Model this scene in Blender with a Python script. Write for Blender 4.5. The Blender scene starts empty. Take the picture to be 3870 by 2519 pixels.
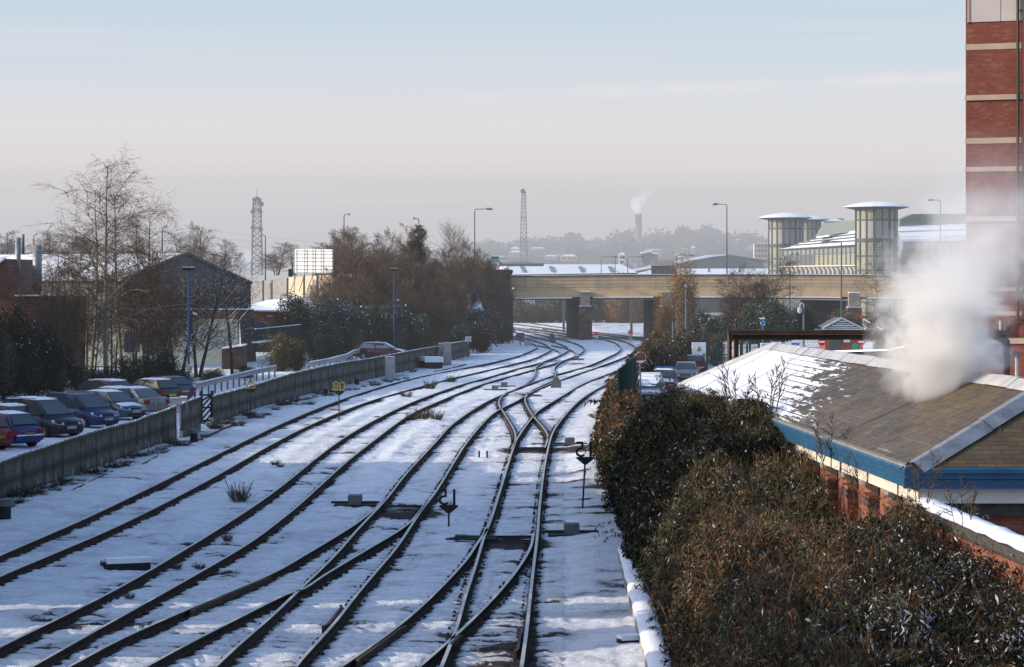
import bpy, bmesh, math, random
import numpy as np
from mathutils import Vector, Matrix, kdtree
R = math.radians
random.seed(7); RNG = np.random.default_rng(7)
SC = bpy.context.scene
COL = SC.collection
# ---------------------------------------------------------------- survey helpers
F, CX, YH, H = 9700.0, 1935.0, 1054.0, 7.0      # focal length / principal column / horizon of the survey, eye height
def P(x, y, Y):                                   # point seen at (x,y) at distance Y
    return Vector(((x-CX)/F*Y, Y, H-(y-YH)/F*Y))
def G(x, y, z=0.0):                               # point seen at (x,y) lying at height z
    Y = F*(H-z)/(y-YH)
    return Vector(((x-CX)/F*Y, Y, z))
def lerp(a, b, t): return a+(b-a)*t
def interp(x, xs, ys): return float(np.interp(x, xs, ys))
# ---------------------------------------------------------------- materials
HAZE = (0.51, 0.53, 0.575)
def haze_group():  # haze painted into every material as a glow growing with distance
    g = bpy.data.node_groups.new('painted_haze', 'ShaderNodeTree')
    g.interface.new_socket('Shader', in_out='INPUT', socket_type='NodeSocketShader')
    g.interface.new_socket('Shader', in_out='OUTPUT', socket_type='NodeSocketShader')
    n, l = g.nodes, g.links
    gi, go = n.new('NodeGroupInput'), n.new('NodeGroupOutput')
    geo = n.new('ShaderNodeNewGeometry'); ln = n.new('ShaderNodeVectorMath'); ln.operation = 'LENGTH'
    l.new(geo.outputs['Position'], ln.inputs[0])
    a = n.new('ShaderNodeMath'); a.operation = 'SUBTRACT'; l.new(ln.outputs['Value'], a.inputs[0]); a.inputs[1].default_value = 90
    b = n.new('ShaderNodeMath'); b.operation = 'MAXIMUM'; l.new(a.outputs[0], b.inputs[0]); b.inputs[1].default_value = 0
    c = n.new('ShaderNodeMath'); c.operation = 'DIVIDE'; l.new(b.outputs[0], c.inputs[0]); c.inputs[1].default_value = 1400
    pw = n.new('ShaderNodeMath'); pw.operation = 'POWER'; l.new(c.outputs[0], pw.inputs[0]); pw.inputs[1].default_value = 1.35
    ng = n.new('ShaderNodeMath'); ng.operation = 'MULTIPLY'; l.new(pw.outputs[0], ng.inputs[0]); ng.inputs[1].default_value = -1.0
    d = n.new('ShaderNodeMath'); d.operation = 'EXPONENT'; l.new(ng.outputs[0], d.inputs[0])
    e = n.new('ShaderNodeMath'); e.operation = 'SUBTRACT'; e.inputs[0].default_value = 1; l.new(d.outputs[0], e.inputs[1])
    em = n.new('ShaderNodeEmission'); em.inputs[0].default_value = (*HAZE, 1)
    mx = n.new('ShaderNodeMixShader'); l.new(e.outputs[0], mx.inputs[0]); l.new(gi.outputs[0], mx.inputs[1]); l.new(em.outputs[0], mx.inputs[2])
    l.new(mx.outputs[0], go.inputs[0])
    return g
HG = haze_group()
class NT:
    def __init__(s, name):
        s.m = bpy.data.materials.new(name); s.m.use_nodes = True
        s.m.cycles.emission_sampling = 'NONE'
        s.t = s.m.node_tree; s.n, s.l = s.t.nodes, s.t.links
        s.n.clear()
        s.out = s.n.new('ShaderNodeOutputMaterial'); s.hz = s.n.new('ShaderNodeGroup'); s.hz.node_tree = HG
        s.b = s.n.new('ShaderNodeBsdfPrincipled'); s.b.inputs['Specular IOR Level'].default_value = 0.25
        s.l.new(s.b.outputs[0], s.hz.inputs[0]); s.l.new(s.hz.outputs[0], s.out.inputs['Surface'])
        s._pos = None
    def pos(s):
        if s._pos is None:
            s._pos = s.n.new('ShaderNodeNewGeometry').outputs['Position']
        return s._pos
    def obj(s):
        return s.n.new('ShaderNodeTexCoord').outputs['Object']
    def sep(s, v):
        q = s.n.new('ShaderNodeSeparateXYZ'); s.l.new(v, q.inputs[0]); return q.outputs
    def comb(s, x, y, z):
        q = s.n.new('ShaderNodeCombineXYZ')
        for i, v in enumerate((x, y, z)):
            if isinstance(v, (int, float)): q.inputs[i].default_value = v
            else: s.l.new(v, q.inputs[i])
        return q.outputs[0]
    def scale(s, v, sc):
        q = s.n.new('ShaderNodeVectorMath'); q.operation = 'MULTIPLY'; s.l.new(v, q.inputs[0]); q.inputs[1].default_value = sc; return q.outputs[0]
    def noise(s, scale=1.0, detail=3, rough=.6, vec=None, dist=0):
        q = s.n.new('ShaderNodeTexNoise'); q.inputs['Scale'].default_value = scale; q.inputs['Detail'].default_value = detail
        q.inputs['Roughness'].default_value = rough; q.inputs['Distortion'].default_value = dist
        s.l.new(vec if vec is not None else s.pos(), q.inputs['Vector']); return q.outputs['Fac']
    def math(s, op, a, b=0.0, c=0.0):
        q = s.n.new('ShaderNodeMath'); q.operation = op
        for i, v in enumerate((a, b, c)):
            if i > len(q.inputs)-1: break
            if isinstance(v, (int, float)): q.inputs[i].default_value = v
            else: s.l.new(v, q.inputs[i])
        return q.outputs[0]
    def ramp(s, f, stops):
        q = s.n.new('ShaderNodeValToRGB'); e = q.color_ramp.elements
        while len(e) < len(stops): e.new(0.5)
        for i, (p, c) in enumerate(stops):
            e[i].position = p
            e[i].color = (c, c, c, 1) if isinstance(c, (int, float)) else (*c[:3], 1)
        s.l.new(f, q.inputs[0]); return q.outputs[0]
    def mix(s, f, a, b, mode='MIX'):
        q = s.n.new('ShaderNodeMix'); q.data_type = 'RGBA'; q.blend_type = mode
        if isinstance(f, (int, float)): q.inputs[0].default_value = f
        else: s.l.new(f, q.inputs[0])
        for i, v in ((6, a), (7, b)):
            if isinstance(v, tuple): q.inputs[i].default_value = (*v[:3], 1)
            else: s.l.new(v, q.inputs[i])
        return q.outputs[2]
    def attr(s, name):
        q = s.n.new('ShaderNodeAttribute'); q.attribute_name = name; return q.outputs
    def color(s, c):
        if isinstance(c, tuple): s.b.inputs['Base Color'].default_value = (*c[:3], 1)
        else: s.l.new(c, s.b.inputs['Base Color'])
    def set(s, **k):
        for a, v in k.items():
            a = {'rough': 'Roughness', 'metal': 'Metallic', 'spec': 'Specular IOR Level'}[a]
            if isinstance(v, (int, float)): s.b.inputs[a].default_value = v
            else: s.l.new(v, s.b.inputs[a])
        return s
    def bump(s, h, strength=.4, dist=.05):
        q = s.n.new('ShaderNodeBump'); q.inputs['Strength'].default_value = strength; q.inputs['Distance'].default_value = dist
        s.l.new(h, q.inputs['Height']); s.l.new(q.outputs[0], s.b.inputs['Normal'])
SNOW = (0.80, 0.81, 0.84)
def m_plain(name, c, var=.25, scale=2.0, rough=.7, metal=0., snow=0.0, spec=.25):
    t = NT(name)
    f = t.noise(scale, 5, .65)
    lo = tuple(x*(1-var) for x in c); hi = tuple(min(1, x*(1+var)) for x in c)
    col = t.ramp(f, [(.3, lo), (.7, hi)])
    if snow > 0:                                   # snow lying on upward faces, broken by noise
        nz = t.sep(t.n.new('ShaderNodeNewGeometry').outputs['Normal'])[2]
        k = t.math('ADD', nz, t.math('MULTIPLY', t.noise(scale*3+2, 3), .5))
        col = t.mix(t.ramp(k, [(1.0-snow*.4, 0.0), (1.08-snow*.4 if snow < 1 else .75, 1.0)]), col, SNOW)
    t.color(col); t.set(rough=rough, metal=metal, spec=spec)
    return t.m
def m_snow(name, dirt=.0, scale=.8, bump=.5):
    t = NT(name)
    f = t.noise(scale, 6, .7); f2 = t.noise(scale*9, 4, .65)
    base = t.ramp(f, [(.3, (.72, .74, .79)), (.7, (.84, .85, .875))])
    if dirt > 0:
        base = t.mix(t.ramp(t.math('MULTIPLY', f2, t.noise(scale*.35, 3)), [(.40-dirt*.17, 0.), (.50-dirt*.17, 1.)]), base, (.16, .14, .12))
    t.color(base); t.set(rough=.65, spec=.2)
    t.bump(t.math('ADD', f2, t.math('MULTIPLY', f, 2.)), bump, .06)
    return t.m
def m_brick(name, c1, c2, mortar, bw=.225, bh=.075, axis='x', band=None, rot=0.0):
    t = NT(name)
    p = t.sep(t.pos())
    u = p[0] if axis == 'x' else p[1]
    v = t.comb(u, p[2], 0.0)
    q = t.n.new('ShaderNodeTexBrick'); t.l.new(v, q.inputs['Vector'])
    q.inputs['Scale'].default_value = 1; q.inputs['Brick Width'].default_value = bw; q.inputs['Row Height'].default_value = bh
    q.inputs['Mortar Size'].default_value = .006; q.inputs['Mortar Smooth'].default_value = .3; q.inputs['Bias'].default_value = -.1
    q.inputs['Color1'].default_value = (*c1, 1); q.inputs['Color2'].default_value = (*c2, 1); q.inputs['Mortar'].default_value = (*mortar, 1)
    n = t.noise(1.1, 5, .7)
    col = t.mix(.55, q.outputs[0], t.ramp(n, [(.25, (.45, .42, .42)), (.75, (1., 1., 1.))]), 'MULTIPLY')
    # a few odd, darker or greyer bricks
    vr = t.n.new('ShaderNodeTexVoronoi'); vr.inputs['Scale'].default_value = 1
    t.l.new(t.scale(v, (1/bw, 1/bh, 1)), vr.inputs['Vector'])
    odd = t.ramp(t.sep(vr.outputs['Color'])[0], [(.86, 0.), (.9, 1.)])
    col = t.mix(t.math('MULTIPLY', odd, .6), col, tuple(x*.6+.06 for x in c1))
    t.color(col); t.set(rough=.85); t.bump(q.outputs['Fac'], -.3, .01)
    return t.m
def m_leaf(name):
    t = NT(name); c = t.attr('col')[0]
    t.color(c); t.set(rough=.75, spec=.08)
    t.b.inputs['Subsurface Weight'].default_value = 0.0
    return t.m
MT = {}
def M(k): return MT[k]
# ---------------------------------------------------------------- mesh building
class MB:
    def __init__(s): s.v, s.f, s.m = [], [], []; s.mi = 0
    def add(s, vs, fs):
        o = len(s.v); s.v += [tuple(x) for x in vs]; s.f += [tuple(i+o for i in q) for q in fs]; s.m += [s.mi]*len(fs); return s
    def box(s, c, d, rz=0., rx=0., ry=0.):
        hx, hy, hz = d[0]/2, d[1]/2, d[2]/2
        mt = Matrix.Rotation(rz, 3, 'Z') @ Matrix.Rotation(rx, 3, 'X') @ Matrix.Rotation(ry, 3, 'Y')
        vs = [mt @ Vector((x*hx, y*hy, z*hz))+Vector(c) for z in (-1, 1) for y in (-1, 1) for x in (-1, 1)]
        return s.add(vs, [(0, 2, 3, 1), (4, 5, 7, 6), (0, 1, 5, 4), (2, 6, 7, 3), (0, 4, 6, 2), (1, 3, 7, 5)])
    def beam(s, a, b, w, h, up=(0, 0, 1)):
        a, b = Vector(a), Vector(b); d = (b-a)
        if d.length < 1e-6: return s
        d = d.normalized(); u = Vector(up)
        if abs(d.dot(u)) > .98: u = Vector((0, 1, 0))
        r = d.cross(u).normalized(); u = r.cross(d)
        vs = [p+r*(sx*w/2)+u*(sz*h/2) for p in (a, b) for sz in (-1, 1) for sx in (-1, 1)]
        return s.add(vs, [(0, 1, 3, 2), (4, 6, 7, 5), (0, 4, 5, 1), (2, 3, 7, 6), (0, 2, 6, 4), (1, 5, 7, 3)])
    def tube(s, pts, rad, n=8, cap=True):
        pts = [Vector(p) for p in pts]
        if isinstance(rad, (int, float)): rad = [rad]*len(pts)
        o = len(s.v); vs, fs = [], []
        prev = None
        for i, p in enumerate(pts):
            d = (pts[min(i+1, len(pts)-1)]-pts[max(i-1, 0)])
            d = d.normalized() if d.length > 1e-9 else Vector((0, 0, 1))
            if prev is None:
                u = Vector((1, 0, 0)) if abs(d.x) < .9 else Vector((0, 1, 0))
            else: u = prev
            u = (u-d*u.dot(d)).normalized(); prev = u; w = d.cross(u)
            for k in range(n):
                a = 2*math.pi*k/n; vs.append(p+(u*math.cos(a)+w*math.sin(a))*rad[i])
        for i in range(len(pts)-1):
            for k in range(n):
                k2 = (k+1) % n; fs.append((i*n+k, i*n+k2, (i+1)*n+k2, (i+1)*n+k))
        if cap: fs.append(tuple(range(n-1, -1, -1))); fs.append(tuple((len(pts)-1)*n+k for k in range(n)))
        return s.add(vs, fs)
    def poly(s, pts): return s.add(pts, [tuple(range(len(pts)))])
    def prism(s, pts, d):                           # planar polygon extruded by vector d
        n = len(pts); a = [Vector(p) for p in pts]; b = [p+Vector(d) for p in a]
        return s.add(a+b, [tuple(range(n-1, -1, -1)), tuple(range(n, 2*n))]+[(i, (i+1) % n, n+(i+1) % n, n+i) for i in range(n)])
    def lathe(s, prof, c=(0, 0, 0), n=24):          # prof: (r,z)
        vs, fs = [], []; m = len(prof)
        for r, z in prof:
            for k in range(n):
                a = 2*math.pi*k/n; vs.append((c[0]+r*math.cos(a), c[1]+r*math.sin(a), c[2]+z))
        for i in range(m-1):
            for k in range(n):
                k2 = (k+1) % n; fs.append((i*n+k, i*n+k2, (i+1)*n+k2, (i+1)*n+k))
        return s.add(vs, fs)
    def sweep(s, path, prof, closed=False):         # prof: (side, up) swept along a horizontal path
        n = len(prof); vs, fs = [], []
        for i, p in enumerate(path):
            d = path[min(i+1, len(path)-1)]-path[max(i-1, 0)]; d = Vector((d.x, d.y, 0)).normalized()
            r = Vector((d.y, -d.x, 0))
            for a, b in prof: vs.append(p+r*a+Vector((0, 0, b)))
        for i in range(len(path)-1):
            for k in range(n if closed else n-1):
                k2 = (k+1) % n; fs.append((i*n+k, i*n+k2, (i+1)*n+k2, (i+1)*n+k))
        if closed: fs.append(tuple(range(n))); fs.append(tuple((len(path)-1)*n+k for k in range(n-1, -1, -1)))
        return s.add(vs, fs)
    def build(s, name, mats, parent=None, label=None, cat=None, group=None, kind=None, smooth=False):
        me = bpy.data.meshes.new(name); me.from_pydata(s.v, [], s.f)
        mats = mats if isinstance(mats, (list, tuple)) else [mats]
        for m in mats: me.materials.append(MT[m] if isinstance(m, str) else m)
        if len(mats) > 1: me.polygons.foreach_set('material_index', s.m)
        bm = bmesh.new(); bm.from_mesh(me); bmesh.ops.recalc_face_normals(bm, faces=bm.faces); bm.to_mesh(me); bm.free()
        if smooth: me.polygons.foreach_set('use_smooth', [True]*len(me.polygons))
        me.update()
        return link(name, me, parent, label, cat, group, kind)
def tag(o, label=None, cat=None, group=None, kind=None):
    if label: o['label'] = label
    if cat: o['category'] = cat
    if group: o['group'] = group
    if kind: o['kind'] = kind
    return o
def link(name, me, parent=None, label=None, cat=None, group=None, kind=None):
    o = bpy.data.objects.new(name, me); COL.objects.link(o)
    if parent is not None:
        o.parent = parent
        if isinstance(me, bpy.types.Mesh) and parent.get('_w'):
            o.matrix_parent_inverse = Matrix.Translation(-parent.location)
    return tag(o, label, cat, group, kind)
def thing(name, loc, label, cat, group=None, rz=0., world=False):
    o = bpy.data.objects.new(name, None); COL.objects.link(o); o.location = loc; o.rotation_euler.z = rz
    o.empty_display_size = .3
    if world: o['_w'] = 1                            # children meshes are given in world coordinates
    return tag(o, label, cat, group)
def dup(root, loc, rz=0., label=None, sc=None):
    r = root.copy(); COL.objects.link(r); r.location = loc; r.rotation_euler = (0, 0, rz)
    if sc is not None: r.scale = sc if isinstance(sc, tuple) else (sc, sc, sc)
    if label: r['label'] = label
    for ch in list(root.children):
        c = ch.copy(); COL.objects.link(c); c.parent = r
        for g in list(ch.children):
            d = g.copy(); COL.objects.link(d); d.parent = c
    return r
def fast_mesh(name, verts, faces, mat, col=None, nper=4, smooth=False):
    """verts (N,3) array, faces (M,nper) int array, col (N,3) per-vertex"""
    me = bpy.data.meshes.new(name)
    me.vertices.add(len(verts)); me.vertices.foreach_set('co', np.asarray(verts, np.float32).ravel())
    nf = len(faces)
    me.loops.add(nf*nper); me.loops.foreach_set('vertex_index', np.asarray(faces, np.int32).ravel())
    me.polygons.add(nf); me.polygons.foreach_set('loop_start', np.arange(0, nf*nper, nper, dtype=np.int32))
    me.polygons.foreach_set('loop_total', np.full(nf, nper, np.int32))
    if smooth: me.polygons.foreach_set('use_smooth', np.ones(nf, bool))
    me.update(calc_edges=True)
    if col is not None:
        a = me.color_attributes.new('col', 'FLOAT_COLOR', 'POINT')
        c4 = np.ones((len(verts), 4), np.float32); c4[:, :3] = col; a.data.foreach_set('color', c4.ravel())
    me.materials.append(MT[mat] if isinstance(mat, str) else mat)
    return me
def text_mesh(body, size, depth=.01):
    cu = bpy.data.curves.new('t', 'FONT'); cu.body = body; cu.size = size; cu.extrude = depth; cu.align_x = 'CENTER'; cu.align_y = 'CENTER'
    o = bpy.data.objects.new('t', cu); COL.objects.link(o)
    dg = bpy.context.evaluated_depsgraph_get(); me = bpy.data.meshes.new_from_object(o.evaluated_get(dg))
    bpy.data.objects.remove(o); bpy.data.curves.remove(cu)
    return me
def text(name, body, size, parent, loc, rot, mat, bold=0.0, sx=1.0):
    me = text_mesh(body, size); me.name = name; me.materials.clear(); me.materials.append(MT[mat])
    o = link(name, me); o.parent = parent; o.location = loc; o.rotation_euler = rot; o.scale = (sx, 1, 1)
    return o
# numpy value noise
_G = RNG.random((64, 64)).astype(np.float32)
def vnoise(x, y):
    xi = np.floor(x).astype(int); yi = np.floor(y).astype(int); fx = x-xi; fy = y-yi
    fx = fx*fx*(3-2*fx); fy = fy*fy*(3-2*fy)
    a = _G[xi % 64, yi % 64]; b = _G[(xi+1) % 64, yi % 64]; c = _G[xi % 64, (yi+1) % 64]; d = _G[(xi+1) % 64, (yi+1) % 64]
    return (a*(1-fx)+b*fx)*(1-fy)+(c*(1-fx)+d*fx)*fy
def fbm(x, y, o=4, g=.5):
    s = 0; a = 1; t = 0
    for i in range(o):
        s = s+a*vnoise(x*2**i+17.3*i, y*2**i+5.1*i); t += a; a *= g
    return s/t
# ---------------------------------------------------------------- camera, sun, sky
cam = bpy.data.cameras.new('camera'); co = bpy.data.objects.new('camera', cam); COL.objects.link(co)
co.location = (0, 0, H); co.rotation_euler = (R(90), 0, 0)
cam.sensor_width = 36; cam.lens = 36*F/3870; cam.shift_y = -(1259.5-YH)/3870*1.0
cam.clip_start = .5; cam.clip_end = 20000; SC.camera = co
SUN_AZ = R(5)        # light travels toward +X, turned this much toward +Y
SUN_EL = R(18)
sd = bpy.data.lights.new('sun', 'SUN'); sd.energy = 5.0; sd.angle = R(.5); sd.color = (1., .86, .68)
so = bpy.data.objects.new('sun', sd); COL.objects.link(so)
Ld = Vector((math.cos(SUN_AZ)*math.cos(SUN_EL), math.sin(SUN_AZ)*math.cos(SUN_EL), -math.sin(SUN_EL)))
so.rotation_euler = Ld.to_track_quat('-Z', 'Y').to_euler(); so.location = (-60, 60, 60)
w = bpy.data.worlds.new('World'); SC.world = w; w.use_nodes = True
n, l = w.node_tree.nodes, w.node_tree.links; n.clear()
wo = n.new('ShaderNodeOutputWorld'); bg = n.new('ShaderNodeBackground'); l.new(bg.outputs[0], wo.inputs[0])
sky = n.new('ShaderNodeTexSky'); sky.sky_type = 'NISHITA'; sky.sun_disc = False; sky.sun_elevation = SUN_EL
sky.sun_rotation = R(270)+(-SUN_AZ)*-1 if False else math.atan2(-Ld.x, -Ld.y) % (2*math.pi)
sky.air_density = 1.0; sky.dust_density = 1.5; sky.ozone_density = 1.6; sky.altitude = 60
bg.inputs[1].default_value = 0.15
# hazy band near the horizon with faint cirrus streaks, laid out by world direction
tc = n.new('ShaderNodeTexCoord'); sp = n.new('ShaderNodeSeparateXYZ'); l.new(tc.outputs['Generated'], sp.inputs[0])
def wr(f, stops):
    q = n.new('ShaderNodeValToRGB'); e = q.color_ramp.elements
    while len(e) < len(stops): e.new(.5)
    for i, (p, c) in enumerate(stops): e[i].position = p; e[i].color = (c, c, c, 1) if isinstance(c, float) else (*c, 1)
    l.new(f, q.inputs[0]); return q.outputs[0]
def wm(op, a, b):
    q = n.new('ShaderNodeMath'); q.operation = op
    for i, v in enumerate((a, b)):
        if isinstance(v, (int, float)): q.inputs[i].default_value = v
        else: l.new(v, q.inputs[i])
    return q.outputs[0]
def srgb(r, g, b):
    return tuple(((c/255)/12.92 if c/255 < .04045 else ((c/255+.055)/1.055)**2.4) for c in (r, g, b))
zz = wm('MULTIPLY', wm('ADD', sp.outputs[2], 0.01), 6.0)          # z .0 -> .06 ; z .11 -> .72
S = 1/0.15
def sk(r, g, b): return tuple(c for c in srgb(r, g, b))
band = wr(zz, [(0.0, sk(192, 194, 201)), (.14, sk(202, 201, 206)), (.27, sk(210, 207, 210)), (.34, sk(222, 218, 218)), (.42, sk(223, 221, 223)), (.50, sk(217, 221, 227)), (.60, sk(207, 219, 229)), (.76, sk(195, 213, 230)), (1.0, sk(160, 186, 214))])
mp = n.new('ShaderNodeMapping'); mp.inputs['Scale'].default_value = (3.0, 3.0, 95.0); mp.inputs['Rotation'].default_value = (0, R(-1.6), 0)
l.new(tc.outputs['Generated'], mp.inputs[0])
cn = n.new('ShaderNodeTexNoise'); cn.inputs['Scale'].default_value = 1.0; cn.inputs['Detail'].default_value = 6; cn.inputs['Roughness'].default_value = .55
l.new(mp.outputs[0], cn.inputs['Vector'])
cir = wm('MULTIPLY', wr(cn.outputs['Fac'], [(.48, 0.), (.75, 1.)]), wr(sp.outputs[2], [(.02, 0.), (.045, 1.), (.3, 1.), (.5, 0.)]))
mc = n.new('ShaderNodeMix'); mc.data_type = 'RGBA'; l.new(wm('MULTIPLY', cir, .45), mc.inputs[0]); l.new(band, mc.inputs[6]); mc.inputs[7].default_value = (*srgb(226, 224, 228), 1)
# one long faint vapour streak, higher toward the right
ry = wm('DIVIDE', sp.outputs[0], wm('MAXIMUM', sp.outputs[1], .01)); rz2 = wm('DIVIDE', sp.outputs[2], wm('MAXIMUM', sp.outputs[1], .01))
dl = wm('ABSOLUTE', wm('SUBTRACT', rz2, wm('ADD', .0711, wm('MULTIPLY', ry, .0463))), 0)
cn2 = n.new('ShaderNodeTexNoise'); cn2.inputs['Scale'].default_value = 40; cn2.inputs['Detail'].default_value = 5; l.new(tc.outputs['Generated'], cn2.inputs['Vector'])
stk = wm('MULTIPLY', wm('MULTIPLY', wr(dl, [(.0, 1.), (.0013, 0.)]), wr(wm('ADD', ry, .3), [(.22, 0.), (.42, 1.)])), wr(cn2.outputs['Fac'], [(.35, .1), (.6, 1.)]))
ms = n.new('ShaderNodeMix'); ms.data_type = 'RGBA'; l.new(wm('MULTIPLY', stk, .8), ms.inputs[0]); l.new(mc.outputs[2], ms.inputs[6]); ms.inputs[7].default_value = (*srgb(236, 231, 232), 1)
sc_ = n.new('ShaderNodeVectorMath'); sc_.operation = 'SCALE'; l.new(ms.outputs[2], sc_.inputs[0]); sc_.inputs['Scale'].default_value = S
mx = n.new('ShaderNodeMix'); mx.data_type = 'RGBA'
l.new(wr(sp.outputs[2], [(.0, 1.), (.12, 1.), (.34, 0.)]), mx.inputs[0]); skv = n.new('ShaderNodeVectorMath'); skv.operation = 'MULTIPLY'; l.new(sky.outputs[0], skv.inputs[0]); skv.inputs[1].default_value = (2.3, 2.25, 2.32); l.new(skv.outputs[0], mx.inputs[6]); l.new(sc_.outputs[0], mx.inputs[7])
l.new(mx.outputs[2], bg.inputs[0])
SC.view_settings.view_transform = 'Standard'; SC.view_settings.look = 'None'; SC.view_settings.exposure = 0
SC.cycles.use_denoising = True
SC.cycles.volume_step_rate = 2.0; SC.cycles.volume_max_steps = 128; SC.cycles.volume_bounces = 3
SC.cycles.max_bounces = 6; SC.cycles.transparent_max_bounces = 12
# ---------------------------------------------------------------- materials list
MT['snow'] = m_snow('snow'); MT['snow_slush'] = m_snow('snow_slush', dirt=.35, scale=.6)
MT['snow_cap'] = m_snow('snow_cap', scale=1.5, bump=.3)
def m_track():
    t = NT('track_bed_snow'); a = t.attr('bare')[2]; f = t.noise(1.0, 6, .7); g = t.noise(11, 6, .75)
    big = t.noise(.5, 4, .6)
    grit = t.noise(1.0, 5, .8, vec=t.scale(t.pos(), (16., 7., 8.))); st = t.noise(1.0, 4, .7, vec=t.scale(t.pos(), (1.1, 5.5, 3.)))
    snow = t.ramp(t.math('ADD', t.math('MULTIPLY', f, .5), t.math('MULTIPLY', st, .5)), [(.32, (.50, .52, .56)), (.5, (.76, .78, .82)), (.68, (.88, .885, .90))])
    spk = t.math('MULTIPLY', t.ramp(grit, [(.60, 0.), (.68, 1.)]), t.ramp(t.math('ADD', t.math('MULTIPLY', a, .8), big), [(.45, .12), (.75, .95)]))
    snow = t.mix(spk, snow, (.13, .115, .10))
    snow = t.mix(t.ramp(a, [(.02, 0.), (.55, .62)]), snow, (.34, .34, .355))
    k = t.math('ADD', a, t.math('MULTIPLY', t.math('SUBTRACT', g, .5), .85))
    k = t.ramp(k, [(.42, 0.), (.58, 1.)])
    bal = t.ramp(t.noise(22, 4, .7), [(.3, (.022, .018, .016)), (.6, (.06, .048, .040)), (.8, (.16, .13, .11))])
    t.color(t.mix(k, snow, bal)); t.set(rough=.75, spec=.15)
    t.bump(t.math('ADD', t.math('MULTIPLY', g, .8), t.math('ADD', t.math('MULTIPLY', f, 2.0), st)), 1.0, .09)
    return t.m
MT['track_bed'] = m_track()
MT['rail_side'] = m_plain('rail_side', (.050, .036, .029), .45, 6, .9, spec=.05)
MT['rail_head'] = m_plain('rail_head', (.38, .36, .34), .2, 3, .42, .25, spec=.5)
MT['rail_rust'] = m_plain('rail_rust', (.055, .034, .025), .3, 5, .8)
MT['iron'] = m_plain('iron', (.022, .022, .024), .4, 5, .7)
MT['steel_grey'] = m_plain('steel_grey', (.12, .12, .125), .3, 4, .6)
MT['concrete'] = m_plain('concrete', (.27, .26, .24), .25, 3, .85)
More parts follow.
